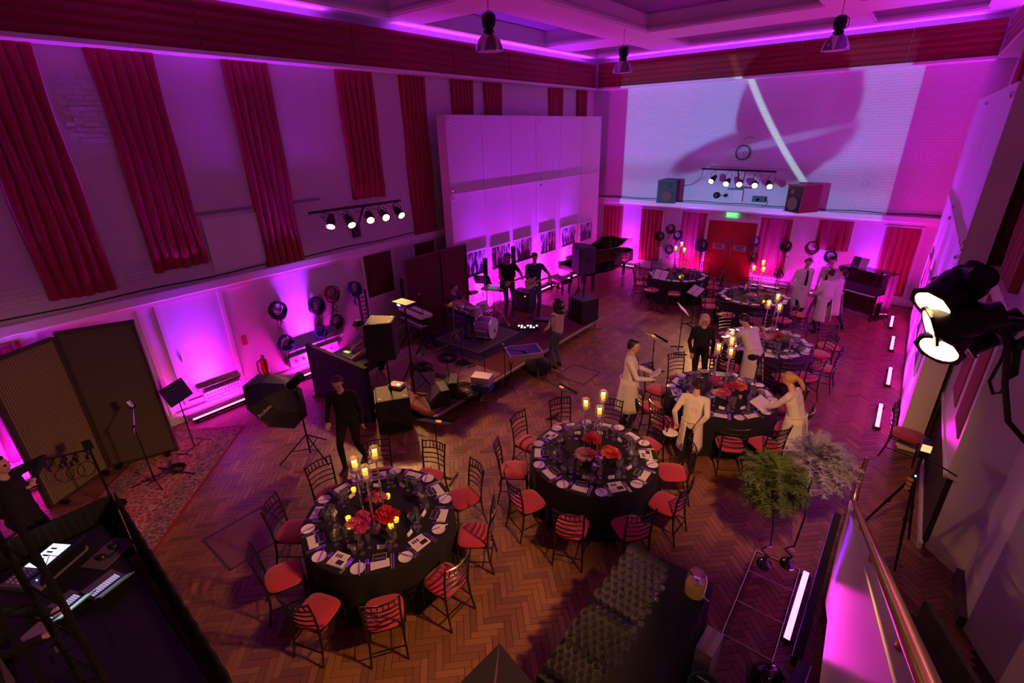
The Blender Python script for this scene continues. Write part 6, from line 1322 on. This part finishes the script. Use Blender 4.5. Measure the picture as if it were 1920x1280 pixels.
# camera tripod right of the stair
c = Vector((.80, 6.75, 0)); hz = HZ(c.x, c.y, 845); t = thing('camera_tripod', 'black video tripod with small screen right of the stair', 'tripod', c)
for q, e in enumerate(((.08, -.42), (-.33, .22), (.20, .3))): l_ = MB().cyl((0, 0, hz-.35), (e[0], e[1], .01), .018, .013, 8).build('leg', BLKM, t); MB().cyl((e[0]*.45, e[1]*.45, (hz-.35)*.55-.03), (e[0]*.47, e[1]*.47, (hz-.35)*.53+.03), .026, n=8).build('leg_clamp', BLKM, l_)
MB().cyl((0, 0, hz-.6), (0, 0, hz-.05), .016, n=8).build('column', BLKM, t); MB().box(-.05, .05, -.07, .07, hz-.07, hz+.02).build('head', BLKM, t); MB().cyl((0, -.02, hz-.05), (.33, -.12, hz-.14), .010, n=6).build('pan_bar', BLKM, t)
b = MB().box(-.05, .05, -.09, .07, hz+.02, hz+.13).build('camera', BLACK, t, bevel=.01); MB().box(-.045, .045, -.115, -.09, hz+.05, hz+.13).build('screen', M('warm_screen', (1, .6, .3), .4, emit=(1, .55, .25), estr=1.1), b); MB().cyl((0, .07, hz+.075), (0, .15, hz+.075), .035, n=14).build('lens', GLOSSB, b)
for q in range(3): MB().cyl((-.03, -.04, hz-.42-q*.06), (-.03, -.04, hz-.40-q*.06), .035, n=10).build('battery_ring', M('amber_ring', (.35, .2, .05), .4), t)
MB().sph((.0, -.06, hz-.33), .012, 8, 6).build('blue_led', M('blue_pilot', (.1, .3, 1), .4, emit=(.08, .25, 1), estr=9), t)

# ---------------- mixing desk at lower left
dk = thing('mixing_desk', 'black draped mixing desk at lower left', 'desk', (-5.35, -.15, 0))
MB().box(-1.65, 1.8, -.55, .62, .72, .76).build('desktop', M('desk_black', (.012, .011, .014), .5), dk, bevel=.02)
for x in (-1.5, 1.6):
    for y in (-.45, .5): MB().cyl((x, y, 0), (x, y, .72), .025, n=8).build('leg', BLKM, dk)
def drape(lab, x0, x1, y0, y1, top):
    m = MB(); n = 60; vs = []
    dx, dy = x1-x0, y1-y0; ln = math.hypot(dx, dy); nx, ny = dy/ln, -dx/ln
    for q in range(n+1):
        f = q/n; w_ = .018*math.sin(q*1.7)
        for z, k in ((top, .3), (top*.5, .7), (.01, 1)): vs += [(x0+dx*f+nx*w_*k, y0+dy*f+ny*w_*k, z), (x0+dx*f+nx*(w_*k+.02), y0+dy*f+ny*(w_*k+.02), z)]
    fs = []
    for q in range(n):
        b = q*6; c_ = b+6; fs += [(b, c_, c_+2, b+2), (b+2, c_+2, c_+4, b+4), (b+1, b+3, c_+3, c_+1), (b+3, b+5, c_+5, c_+3), (b, b+1, c_+1, c_), (b+4, c_+4, c_+5, b+5)]
    fs += [(0, 2, 3, 1), (2, 4, 5, 3), (n*6, n*6+1, n*6+3, n*6+2), (n*6+2, n*6+3, n*6+5, n*6+4)]
    m.add(vs, fs); return tag(m.build('drape', CLOTHB, smooth=True), lab, 'drape')
drape('black drape hung along far side of the mixing desk', -7.12, -3.5, .70, .55, 1.02); drape('black drape hung across left end of the mixing desk', -7.13, -7.16, .66, -.6, 1.0)
MB().prism([(-.2, -.42), (1.25, -.42), (1.32, -.38), (1.34, .1), (1.28, .18), (-.2, .18)], 'z', .7605, .80).build('console_tray', BLACK, dk); MB().tube([(1.34, -.38, .80), (1.36, .08, .80), (1.28, .2, .80)], .022, 8).build('padded_edge', M('grey_padded_edge', (.16, .12, .15), .6), dk)
SCRW = M('screen_white', (.7, .8, 1), .3, emit=(.62, .74, 1), estr=2.2); SCRT = M('screen_teal', (.2, .5, .5), .3, emit=(.16, .42, .42), estr=.9); SCRD = M('screen_dark', (.08, .12, .13), .3, emit=(.05, .12, .13), estr=.6); LAPB = M('laptop_body', (.22, .18, .24), .35, metal=.5)
def laptop(lab, X, Y, z, rz, mat, body=LAPB, lit_keys=True, wins=0):
    t = thing('laptop', lab, 'laptop', (X, Y, z), rz); MB().box(-.17, .17, -.12, .12, 0, .018).build('base', body, t, bevel=.004)
    km = MB().box(-.008, .008, -.007, .007, 0, .002).mesh('key', M('key_lit', (.5, .5, .7), .4, emit=(.5, .5, .9), estr=.7) if lit_keys else BLACK)
    for r_ in range(5):
        for q in range(12): ob('key', km, t, loc=(-.125+q*.0225, .0+r_*.019, .018))
    MB().box(-.05, .05, -.1, -.03, .018, .0185).build('trackpad', body, t)
    A = rotx(-1.02); l_ = MB().bx(Vector((0, .125, .018))+A @ Vector((0, 0, .115)), (.34, .010, .23), A).build('screen_lid', BLACK, t); MB().bx(Vector((0, .125, .018))+A @ Vector((0, -.006, .118)), (.31, .002, .195), A).build('display', mat, l_)
    for q in range(wins): MB().bx(Vector((0, .125, .018))+A @ Vector((-.1+.1*q, -.0075, .10+.03*q)), (.08, .001, .1), A).build('window', M('window_pale', (.5, .7, .7), .3, emit=(.4, .65, .65), estr=.8), l_)
    return t
ck = laptop('silver laptop with dim open screen at right of desk', F(190, 1092, .80).x, F(190, 1092, .80).y, .762, R(-72), SCRD); laptop('laptop with teal screen glowing near the truss', F(112, 1132, .8).x, F(112, 1132, .8).y, .802 if False else .762, R(-68), SCRT, wins=3)
c = F(90, 1062, .8); t = thing('lighting_console', 'lighting console with glaring white screen and key panel', 'console', (c.x, c.y, .762), R(-58)); MB().box(-.3, .3, -.25, .2, 0, .07).build('body', M('console_grey', (.14, .13, .17), .4), t, bevel=.01)
MB().box(-.28, .05, -.22, .0, .07, .074).build('lit_panel', SCRW, t); A = rotx(-.5); l_ = MB().bx(Vector((0, .2, .06))+A @ Vector((0, 0, .12)), (.5, .03, .26), A).build('monitor', BLACK, t); MB().bx(Vector((0, .2, .06))+A @ Vector((0, -.017, .12)), (.44, .004, .21), A).build('display', M('screen_soft', (.5, .65, .7), .3, emit=(.42, .56, .62), estr=.9), l_)
for r_ in range(3):
    for q in range(6): MB().box(.08+q*.033, .10+q*.033, -.2+r_*.06, -.175+r_*.06, .07, .085).build('button', M('button_grey', (.4, .38, .5), .4), t)
for q in range(5): MB().box(-.22+q*.05, -.2+q*.05, -.17, -.1, .074, .08).build('fader', BLACK, t)
MB().sph((.2, .1, .075), .008, 8, 6).build('blue_led', M('blue_pilot'), t); MB().tube([(-.1, .1, .08), (.0, .1, .22), (.1, .16, .2)], .005, 5).build('gooseneck_lamp', BLKM, t)
c = F(150, 1065, .8); t = thing('desk_mat', 'grey soft mat with headphones between the screens', 'headphones', (F(205, 1035, .78).x, F(205, 1035, .78).y, .762), R(-60)); MB().box(-.22, .22, -.16, .16, 0, .012).build('mat', M('soft_mat', (.10, .075, .11), .9), t, bevel=.005); MB().tube([(.08*math.cos(a), .1*math.sin(a), .03) for a in [PI*k/8 for k in range(9)]], .012, 6).build('headband', BLACK, t)
for s in (-1, 1): MB().lathe([(0, 0), (.04, 0), (.045, .02), (.03, .04), (0, .04)], 12, (s*.08, -.01, .013)).build('ear_cup', BLACK, t)
c = F(75, 1190, .78); tag(MB().box(-.12, .12, -.17, .17, 0, .012).build('paper_pad', M('mauve_paper', (.30, .22, .30), .7), loc=(c.x, c.y, .762), rot=(0, 0, R(-62))), 'pale paper pad on desk behind the truss', 'paper'); c = F(100, 1245, .78); t = thing('desk_lamp', 'small desk lamp with round base near bottom edge', 'lamp', (c.x, c.y, .762)); MB().lathe([(0, 0), (.06, 0), (.055, .02), (0, .022)], 18).build('base', BLACK, t); MB().tube([(0, 0, .02), (.05, .02, .2), (.16, .06, .32)], .008, 6).build('arm', BLKM, t); MB().lathe([(.02, .05), (.05, .0), (.046, 0), (.016, .05)], 14, (.17, .065, .29), None, False).build('shade', BLACK, t)
# truss tower in front of the desk
q0 = F(190, 1265, 1.0); t = thing('truss_tower', 'black lighting truss tower standing before the mixing desk', 'truss', (q0.x, q0.y, 0), R(25))
for (x, y) in ((0, 0), (-.3, 0), (-.15, -.26)): MB().cyl((x, y, .02), (x, y, 4.6), .026, n=10).build('chord', CLOTHB, t)
for q in range(11):
    z = .2+q*.4; MB().cyl((0, 0, z), (-.3, 0, z+.2), .010, n=6).build('lacing', CLOTHB, t); MB().cyl((-.3, 0, z+.2), (0, 0, z+.4), .010, n=6).build('lacing', CLOTHB, t); MB().cyl((-.3, 0, z), (-.15, -.26, z+.2), .010, n=6).build('lacing', CLOTHB, t); MB().cyl((0, 0, z+.1), (-.15, -.26, z+.3), .010, n=6).build('lacing', CLOTHB, t)
MB().box(-.6, .3, -.55, .3, 0, .02).build('base_plate', BLKM, t)
# ================================================================ PEOPLE
def ik(a, b, l1, l2, pole):
    a, b = Vector(a), Vector(b); d = b-a; L_ = min(d.length, (l1+l2)*.999); d.normalize(); b = a+d*L_
    x = (l1*l1-l2*l2+L_*L_)/(2*L_); h = math.sqrt(max(0, l1*l1-x*x)); p = Vector(pole); p = (p-d*p.dot(d)).normalized()
    return a+d*x+p*h, b
def person(label, X, Y, face, hgt=1.75, z0=0, top=SHIRT, legs=BLKC, shoe=None, hair=HAIRD, sleeves='long', lean=0, side=0, hands=((.24, .08, .78), (-.24, .08, .78)), feet=((.1, .02), (-.1, -.02)), hip=None, head=(0, 0),
           hairstyle='short', apron=None, tie=None, skin=SKIN, skirt=None, elbow=(-1, -.3), curl=.5, build=1.0, cap=None, group=None, footz=(0, 0)):
    """local frame: y forward, x to the person's right; hands are (right, left) wrist targets for a 1.75 m body"""
    shoe = shoe or BLACK
    S = hgt/1.75; t = thing('person', label, 'person', (X, Y, z0), face-PI/2, group)
    caps = []   # (p0, r0, p1, r1, material index)
    SKI, TOP, LEG, SHO, EYI, LPI = range(6)
    def C(p0, r0, p1, r1, m): caps.append((Vector(p0), r0, Vector(p1), r1, m))
    hipc = Vector(hip) if hip else Vector((0, 0, .93)); Rt = rotx(-lean) @ roty(side)
    def T(x, y, z): return hipc+Rt @ Vector((x, y, z))
    b = build
    # trunk
    C(T(-.07*b, 0, -.02), .115*b, T(.07*b, 0, -.02), .115*b, LEG); C(T(0, 0, .02), .13*b, T(0, .005, .16), .125*b, TOP)
    C(T(-.05*b, .0, .18), .112*b, T(.05*b, .0, .18), .112*b, TOP); C(T(-.085*b, .0, .33), .105*b, T(.085*b, .0, .33), .105*b, TOP); C(T(-.15*b, -.01, .46), .068*b, T(.15*b, -.01, .46), .068*b, TOP); C(T(-.06, .0, .42), .09, T(.06, .0, .42), .09, TOP)
    for s in (-1, 1): C(T(s*.055*b, .0, .02), .108*b, T(s*.085*b, -.002, .40), .100*b, TOP)
    C(T(0, .015, .05), .112*b, T(0, .012, .40), .108*b, TOP)
    C(T(0, -.005, .46), .062, T(0, .01, .58), .052, SKI)
    # head
    hy, hp = head; Hm = Rt @ rotz(hy) @ rotx(-hp); hc = T(0, .025, .69)
    def Hd(x, y, z): return hc+Hm @ Vector((x, y, z))
    C(Hd(0, -.018, .025), .083, Hd(0, .0, .03), .083, SKI); C(Hd(0, .022, -.035), .058, Hd(0, .04, -.062), .043, SKI); C(Hd(0, .03, .02), .066, Hd(0, .03, -.02), .062, SKI)
    C(Hd(0, .092, .012), .009, Hd(0, .108, -.018), .014, SKI); C(Hd(-.028, .083, .03), .012, Hd(.028, .083, .03), .012, SKI)
    for s in (-1, 1): C(Hd(s*.08, -.012, .015), .014, Hd(s*.084, -.016, -.018), .011, SKI); C(Hd(s*.031, .088, .010), .0095, Hd(s*.033, .088, .010), .0095, EYI)
    C(Hd(-.016, .085, -.045), .009, Hd(.016, .085, -.045), .009, LPI)
    # arms
    sl = {'long': 1.0, 'short': .45, 'none': 0, 'three': .9}[sleeves]
    for k, s in ((0, 1), (1, -1)):
        sh = T(s*.185*b, -.005, .455); wt = Vector(hands[k]); el, wt = ik(sh, wt, .29, .255, (s*.55, elbow[0]*.8, elbow[1]))
        mU = sh.lerp(el, .62)
        C(sh, .062*b, mU, .048, TOP if sl > 0 else SKI); C(mU, .048, el, .042, TOP if sl > .5 else SKI)
        fm = el.lerp(wt, .35); C(el, .042, fm, .043, TOP if sl > .6 else SKI); C(fm, .042, wt, .029 if sl < .95 else .034, TOP if sl > .95 else SKI)
        d = (wt-el).normalized(); up = Vector((0, 0, 1)); sd = d.cross(up); sd = sd.normalized() if sd.length > .05 else Vector((1, 0, 0)); nrm = sd.cross(d).normalized()
        pc = wt+d*.05; C(wt, .026, pc-sd*.02+d*.025, .019, SKI); C(wt, .026, pc+sd*.02+d*.025, .019, SKI)
        for q, ln in enumerate((.068, .078, .073, .058)):
            o_ = sd*(q-1.5)*.021; k0 = pc+o_+d*.028; dd = (d*math.cos(curl)-nrm*math.sin(curl)); k1 = k0+dd*ln*.5; d3 = (d*math.cos(curl*2.2)-nrm*math.sin(curl*2.2)); C(k0, .0098, k1, .0090, SKI); C(k1, .0090, k1+d3*ln*.5, .0078, SKI)
        th = pc-sd*s*.026-d*.02 if False else wt+d*.025+sd*(-s)*.03; tv = (d*.75+sd*(-s)*.65-nrm*.3).normalized(); C(wt+d*.015+sd*(-s)*.015, .014, th+tv*.03, .0115, SKI); C(th+tv*.03, .0115, th+tv*.03+(d*.9-nrm*.35)*.032, .009, SKI)
    # legs
    for k, s in ((0, 1), (1, -1)):
        hj = hipc+rotz(0) @ Vector((s*.09*b, 0, -.04)); an = Vector((feet[k][0], feet[k][1], .085+footz[k])); kn, an = ik(hj, an, .43, .425, (s*.08, 1, 0.05))
        sk = skirt == 'bare'
        C(hj, .092*b, hj.lerp(kn, .55), .072*b, LEG); C(hj.lerp(kn, .55), .072*b, kn, .056, LEG); C(kn, .055, kn.lerp(an, .3), .056, SKI if sk else LEG); C(kn.lerp(an, .3), .055, an, .04, SKI if sk else LEG)
        ft = Vector((0, 1, 0)); hl = Vector((an.x, an.y, footz[k]))
        C(hl+Vector((0, -.035, .04)), .04, hl+Vector((0, .06, .038)), .038, SHO); C(hl+Vector((0, .06, .036)), .036, hl+Vector((s*.012, .155, .03)), .030, SHO); C(an, .04, hl+Vector((0, -.01, .05)), .042, SHO)
    m = MB()
    for p0, r0, p1, r1, mi in caps:
        A = axm(p1-p0) if (p1-p0).length > 1e-6 else Matrix.Identity(3); L_ = (p1-p0).length
        prof = [(r0*math.sin(a), -r0*math.cos(a)) for a in (0.001, .5, 1.0, PI/2)]+[(r1*math.sin(a), L_+r1*math.cos(a)) for a in (PI/2, 1.0, .5, .001)]
        m.lathe(prof, 12, p0, A)
    me = bpy.data.meshes.new('tmp'); me.from_pydata([tuple(Vector(v)*S) for v in m.v], [], m.f); o = bpy.data.objects.new('tmp', me); COL.objects.link(o)
    md = o.modifiers.new('r', 'REMESH'); md.mode = 'VOXEL'; md.voxel_size = .0105*S; md.use_smooth_shade = True; sm = o.modifiers.new('s', 'SMOOTH'); sm.iterations = 3; sm.factor = .5
    dg = bpy.context.evaluated_depsgraph_get(); bm_ = bpy.data.meshes.new_from_object(o.evaluated_get(dg)); bpy.data.objects.remove(o); bpy.data.meshes.remove(me)
    bm_.materials.clear()
    for mt in (skin, top, legs, shoe, EYE, LIP): bm_.materials.append(mt)
    import numpy as np
    nP = len(bm_.polygons); cen = np.empty(nP*3); bm_.polygons.foreach_get('center', cen); cen = cen.reshape(-1, 3)/S
    best = np.full(nP, 1e9); idx = np.zeros(nP, int)
    for p0, r0, p1, r1, mi in caps:
        a = np.array(p0); d = np.array(p1)-a; L2 = max(1e-9, d@d); u = np.clip(((cen-a)@d)/L2, 0, 1); dist = np.linalg.norm(cen-(a+u[:, None]*d), axis=1)-(r0+(r1-r0)*u)
        if mi in (EYI, LPI): dist -= .0045
        w_ = dist < best; best[w_] = dist[w_]; idx[w_] = mi
    bm_.polygons.foreach_set('material_index', idx.astype(np.int32)); bm_.polygons.foreach_set('use_smooth', np.ones(nP, bool)); bm_.update()
    body = ob('body', bm_, t); body.name = 'body'
    # hair
    def remeshed(nm, mb, mat, vox, disp=0):
        me2 = bpy.data.meshes.new(nm); me2.from_pydata([tuple(Vector(v)*S) for v in mb.v], [], mb.f); o2 = bpy.data.objects.new('tmp', me2); COL.objects.link(o2); r2 = o2.modifiers.new('r', 'REMESH'); r2.mode = 'VOXEL'; r2.voxel_size = vox; r2.use_smooth_shade = True
        s2 = o2.modifiers.new('s', 'SMOOTH'); s2.iterations = 3
        dg2 = bpy.context.evaluated_depsgraph_get(); me3 = bpy.data.meshes.new_from_object(o2.evaluated_get(dg2)); bpy.data.objects.remove(o2); me3.materials.clear(); me3.materials.append(mat); return ob(nm, me3, t)
    if hair:
        h_ = MB(); h_.sph(Hd(0, -.028, .045), .09, 14, 10, (1.0, 1.02, .92)); 
        for s in (-1, 1): h_.sph(Hd(s*.058, -.025, .02), .04, 10, 7, (1, 1.2, 1.2))
        h_.sph(Hd(0, .04, .095), .045, 10, 7, (1.3, .9, .5)); h_.sph(Hd(0, -.07, -.01), .055, 10, 7, (1.2, .8, 1.2))
        if hairstyle == 'long':
            for s in (-1, 0, 1): h_.tube([Hd(s*.06, -.06, .0), Hd(s*.075, -.075, -.12), Hd(s*.07, -.06, -.24)], [.055, .06, .035], 10)
        if hairstyle == 'bushy':
            for q in range(14): a = q*.9; h_.sph(Hd(.085*math.cos(a), -.04+.07*math.sin(a), .03-.018*q), .062, 10, 7)
            for s in (-1, 1): h_.tube([Hd(s*.08, .0, .02), Hd(s*.1, -.02, -.12), Hd(s*.09, -.03, -.26)], [.05, .06, .035], 10)
        if hairstyle == 'bob':
            for s in (-1, 1): h_.tube([Hd(s*.075, -.01, .04), Hd(s*.088, -.01, -.06), Hd(s*.08, -.0, -.13)], [.04, .045, .03], 10)
            h_.tube([Hd(0, -.08, .0), Hd(0, -.085, -.12)], [.06, .05], 10)
        if hairstyle == 'pony':
            h_.sph(Hd(0, -.115, .02), .035); h_.tube([Hd(0, -.12, .01), Hd(.01, -.15, -.06), Hd(.02, -.14, -.16), Hd(.02, -.12, -.24)], [.03, .04, .034, .012], 10)
        if hairstyle == 'bun': h_.sph(Hd(0, -.12, -.0), .05)
        if hairstyle == 'beard': h_.sph(Hd(0, .055, -.072), .045, 10, 7, (1.1, .8, .9))
        hm = remeshed('hair', h_, hair, .011*S)
    if cap:
        c_ = MB(); c_.sph(Hd(0, -.01, .055), .098, 16, 8, (1, 1.08, .72)); c_.bx(Hd(0, .12, .045), (.13, .12, .014), Hm); remeshed('cap', c_, cap, .009*S)
    if apron:
        z_lo = apron if isinstance(apron, (int, float)) else .42; n = 28; ap = MB(); vs = []
        kc_ = (Vector((feet[0][0]+feet[1][0], feet[0][1]+feet[1][1], 0))/2)
        levels = 7
        for q in range(levels):
            f = q/(levels-1); z = 1.02+(z_lo-1.02)*f; c0 = T(0, 0, 1.02-.93) if q == 0 else None
            base = T(0, .0, .09).lerp(Vector((kc_.x*.7+hipc.x*.3, kc_.y*.7+hipc.y*.3, z_lo)), f); rx, ry = (.165+.045*f)*b, (.145+.075*f)*b
            for i in range(n):
                a = -2.75+5.5*i/(n-1); w_ = 1+.035*f*math.sin(i*1.9); vs.append(Vector((base.x+rx*w_*math.sin(a), base.y+ry*w_*math.cos(a), base.z))*S)
        ap.add(vs, [(k*n+i, k*n+i+1, (k+1)*n+i+1, (k+1)*n+i) for k in range(levels-1) for i in range(n-1)]); o2 = ap.build('apron', SHIRT, t, smooth=True); s3 = o2.modifiers.new('t', 'SOLIDIFY'); s3.thickness = .012; s3.offset = 1
        MB().tube([T(.172*b*math.sin(a), .158*b*math.cos(a), .09)*S for a in [q*PI/10 for q in range(20)]], .012, 6, True).build('apron_tie', SHIRT, t)
    if tie:
        m2 = MB(); p = [T(0, .078, .50), T(0, .125, .40), T(0, .138, .28), T(0, .15, .10)]; vs = []
        for q, (c_, w_) in enumerate(zip(p, (.016, .022, .03, .034))): vs += [(c_+Rt @ Vector((-w_, 0, 0)))*S, (c_+Rt @ Vector((w_, 0, 0)))*S]
        vs += [v+Vector((0, .012, 0)) for v in vs]; m2.add(vs, [f for q in range(3) for f in ((2*q, 2*q+1, 2*q+3, 2*q+2), (8+2*q, 8+2*q+2, 8+2*q+3, 8+2*q+1))]+[(q*2, q*2+2, 8+q*2+2, 8+q*2) for q in range(3)]+[(q*2+1, 8+q*2+1, 8+q*2+3, q*2+3) for q in range(3)]); m2.build('tie', tie, t)
    # convenience for held things: world position of a local point
    Mw = Matrix.Translation(Vector((X, Y, z0))) @ Matrix.Rotation(face-PI/2, 4, 'Z')
    return t, (lambda x, y, z: Mw @ (Vector((x, y, z))*S))
def at(u, v, z=0): p = F(u, v, z); return p.x, p.y
def yaw_to(a, b): return math.atan2(b[1]-a[1], b[0]-a[0])
# waiting staff
p = (-3.22, 7.32); _, W = person('waiter in long white apron reading a booklet left of the third table', *p, R(25), 1.78, tie=BLKC, apron=.40, hands=((.13, .34, 1.08), (-.12, .36, 1.10)), head=(-.2, .1), feet=((.1, .03), (-.09, -.06)), group='waiting staff')
c = W(0, .42, 1.14); tag(MB().bx((0, 0, 0), (.17, .015, .22), rotx(-.9)).build('notebook', PAPER, loc=c, rot=(0, 0, R(25)-PI/2)), 'small white notebook held by the waiter beside third table', 'notebook')
p = (-1.88, 6.72); _, W = person('waitress seen from behind with white apron before the third table', *p, R(100), 1.66, hair=HAIRD, hairstyle='bun', apron=.48, hands=((.10, -.19, 1.03), (-.24, -.02, .92)), lean=.12, head=(.2, .25), elbow=(-1.2, .1), feet=((.1, .0), (-.1, .12)), build=.93, group='waiting staff')
c = W(-.30, -.1, .72); tag(MB().lathe([(0, 0), (.10, 0), (.12, .02), (.08, .05), (0, .06)], 14).build('folded_cloth', LINEN, loc=c, smooth=True), 'white cloth held at her side by the waitress seen from behind', 'cloth')
p = (-.60, 7.75); _, W = person('blonde ponytailed waitress in white leaning over the third table', *p, R(165), 1.68, hair=HAIRB, hairstyle='pony', apron=.42, legs=SHIRT, hands=((.14, .5, .98), (-.1, .52, .98)), lean=.35, head=(0, .35), elbow=(-.6, -.8), build=.95, group='waiting staff')
c = W(0, .60, .98); t = thing('serving_folder', 'white folder held by the blonde waitress over the third table', 'folder', c, R(75)); MB().bx((0, 0, 0), (.34, .26, .02), rotx(.35)).build('cover', PAPER, t)
p = (-1.72, 9.78); _, W = person('dark haired waiter bending between third and fourth tables', *p, R(150), 1.80, hair=HAIRD, tie=BLKC, apron=.40, lean=.55, hands=((.18, .55, .85), (-.12, .68, .95)), head=(.1, .3), elbow=(-.5, -.8), group='waiting staff')
p = at(1306, 722); _, W = person('person with light short hair in black shirt behind the third table', -2.72, 9.62, R(-60), 1.66, top=BLKC, hair=HAIRG, hairstyle='bob', sleeves='long', hands=((.22, .14, .90), (-.22, .1, .88)), head=(.3, .15), build=1.0)
p = (-1.72, 14.62+1.1); person('waiter with dark tie at left of the back group', -1.85, 15.2, R(-50), 1.80, tie=BLKC, apron=.40, hands=((.16, .2, 1.0), (-.2, .05, .85)), head=(-.2, .2), lean=.1, group='waiting staff')
person('short haired waiter seen from behind in the back group', -1.15, 14.42, R(140), 1.74, hair=HAIRM, apron=.38, hands=((.15, .3, 1.0), (-.15, .3, 1.0)), head=(0, .2), group='waiting staff')
person('waiter half hidden at the back of the back group', -1.28, 15.6, R(-110), 1.80, tie=BLKC, apron=.40, hands=((.16, .2, .95), (-.16, .2, .95)), head=(.3, .25), group='waiting staff')
person('waitress with dark ponytail stepping away beside upright piano', -.98, 15.0, R(165), 1.72, hairstyle='pony', apron=.42, hands=((.14, .3, 1.05), (-.15, .28, 1.05)), feet=((.12, -.30), (-.1, .28)), footz=(.02, 0), build=.95, group='waiting staff')
# the band
p = at(955, 592, SZ); _, WB_ = person('bearded bass player in black shirt on stage', *p, R(-35), 1.84, SZ, top=BLKC, legs=M('dark_grey_trousers', (.06, .06, .085), .85, noise=.2), hair=HAIRD, hairstyle='beard', sleeves='short', hands=((.10, .22, 1.02), (-.30, .26, 1.14)), head=(.2, .3), elbow=(-.8, -.5), curl=1.0)
p2 = at(1003, 592, SZ); _, WG_ = person('guitarist in navy shirt on stage', *p2, R(-45), 1.84, SZ, top=NAVY, legs=DENIM, hair=HAIRD, sleeves='short', hands=((.08, .20, 1.04), (-.36, .26, 1.12)), head=(.1, .35), elbow=(-.8, -.5), curl=1.0)
def guitar(lab, Wf, face, body, bass=False):
    c = Wf(.10, .215, 1.0); n = Wf(-.52 if bass else -.46, .25, 1.17); t = thing('electric_guitar', lab, 'guitar', c); a = (n-c); L_ = a.length; a.normalize(); fr = Vector((math.cos(face), math.sin(face), 0)); up = fr.cross(a).normalized(); fr = a.cross(up).normalized()
    if up.z < 0: up = -up
    A = Matrix(((a.x, up.x, fr.x), (a.y, up.y, fr.y), (a.z, up.z, fr.z)))
    out_ = [(-.20, .05), (-.22, -.06), (-.16, -.15), (-.05, -.14), (.02, -.10), (.10, -.14), (.16, -.10), (.09, -.05), (.08, .04), (.17, .12), (.12, .15), (.02, .11), (-.06, .13), (-.15, .14)]
    m = MB(A.to_4x4()); m.prism(out_, 'z', -.02, .022); m.build('body', body, t, bevel=.008)
    m = MB(A.to_4x4()); m.prism([(-.08, -.08), (.05, -.07), (.07, .02), (.03, .06), (-.06, .05)], 'z', .022, .026); m.build('pickguard', M('cream_plastic', (.7, .66, .6), .3), t)
    m = MB(A.to_4x4()); m.box(.06, L_-.02, -.024, .024, -.002, .026); m.build('neck', M('maple', (.45, .25, .10), .35), t); m = MB(A.to_4x4()); m.prism([(L_-.02, -.03), (L_+.13, -.05), (L_+.15, .02), (L_, .03)], 'z', .0, .018); m.build('headstock', M('maple'), t)
    m = MB(A.to_4x4())
    for q in range(4): m.cyl((L_+.02+.03*q, .04, .01), (L_+.02+.03*q, .065, .01), .007, n=6)
    m.build('tuning_pegs', CHROME, t); m = MB(A.to_4x4())
    for q in range(2): m.box(-.02-.06*q, .005-.06*q, -.04, .04, .026, .034)
    m.build('pickups', BLACK, t)
    MB().tube([Vector(A @ Vector((-.2, .08, 0))), Vector((0, 0, .25))-fr*.14, Vector((0, 0, .42))-fr*.20+a*.1, Vector((0, 0, .3))-fr*.1+a*.2, Vector(A @ Vector((.15, .12, 0)))], .012, 5).build('strap', BLACK, t)
guitar('pale electric guitar held by the guitarist in navy', WG_, R(-45), M('cream_guitar', (.62, .5, .38), .2, coat=1)); guitar('dark bass guitar held by the bearded bass player', WB_, R(-35), GLOSSB, True)
person('drummer in navy shirt seated behind the drum kit', DSTOOL.x, DSTOOL.y, math.atan2(dv.y, dv.x), 1.78, SZ, top=NAVY, legs=DENIM, hair=HAIRM, sleeves='short', hip=(0, 0, .56), hands=((.20, .46, .72), (-.2, .48, .75)), feet=((.22, .46), (-.22, .46)), head=(0, .25), lean=.1, curl=1.1)
p = at(1045, 688); person('singer with bushy dark hair in pale long top beside the stage', *p, R(170), 1.70, top=M('pale_knit', (.50, .36, .33), .9, noise=.2, nscale=60, bump=.5, bscale=60), legs=DENIM, hair=HAIRD, hairstyle='bushy', hands=((.16, .26, .92), (-.16, .24, .95)), head=(0, .1), build=.9, apron=None, skin=M('brown_skin', (.30, .14, .08), .55, noise=.05))
person('man in black T-shirt and shorts bending over the DJ desk', -8.15, 5.75, R(-118), 1.80, 0.0, top=BLKC, legs=BLKC, hair=HAIRD, sleeves='short', lean=.62, hands=((.22, .55, .95), (-.28, .60, .95)), head=(0, .35), skirt='bare', elbow=(-.4, -.8))
# around the room
p = at(668, 872); person('man in dark suit walking past behind the nearest table', -6.38, 3.62, R(-60), 1.74, top=BLKC, legs=BLKC, hair=HAIRM, hands=((.24, .2, .95), (-.24, .0, .85)), head=(.2, .25), lean=.12, feet=((.1, .18), (-.1, -.16)), build=1.08)
person('man in black hands at his collar at far left edge', -7.72, -.12, R(55), 1.78, top=BLKC, legs=BLKC, hair=HAIRD, hands=((.06, .22, 1.36), (-.10, .22, 1.34)), head=(-.1, -.1), elbow=(-.1, .3), build=1.08, curl=1.1)
person('seated technician in dark cap at the mixing desk', -5.92, -.72, R(60), 1.74, top=BLKC, legs=BLKC, hair=HAIRD, cap=CLOTHB, hip=(0, 0, .55), hands=((.16, .50, .82), (-.16, .48, .82)), feet=((.14, .42), (-.14, .42)), head=(-.3, .2), lean=.1)
t = thing('office_stool', 'dark stool under the seated technician', 'stool', (-5.92, -.74, 0)); MB().lathe([(0, .40), (.19, .40), (.2, .43), (.19, .455), (0, .455)], 18).build('seat', BLACK, t, smooth=True); tripod(t, .26, .2, .4, rad=.014)
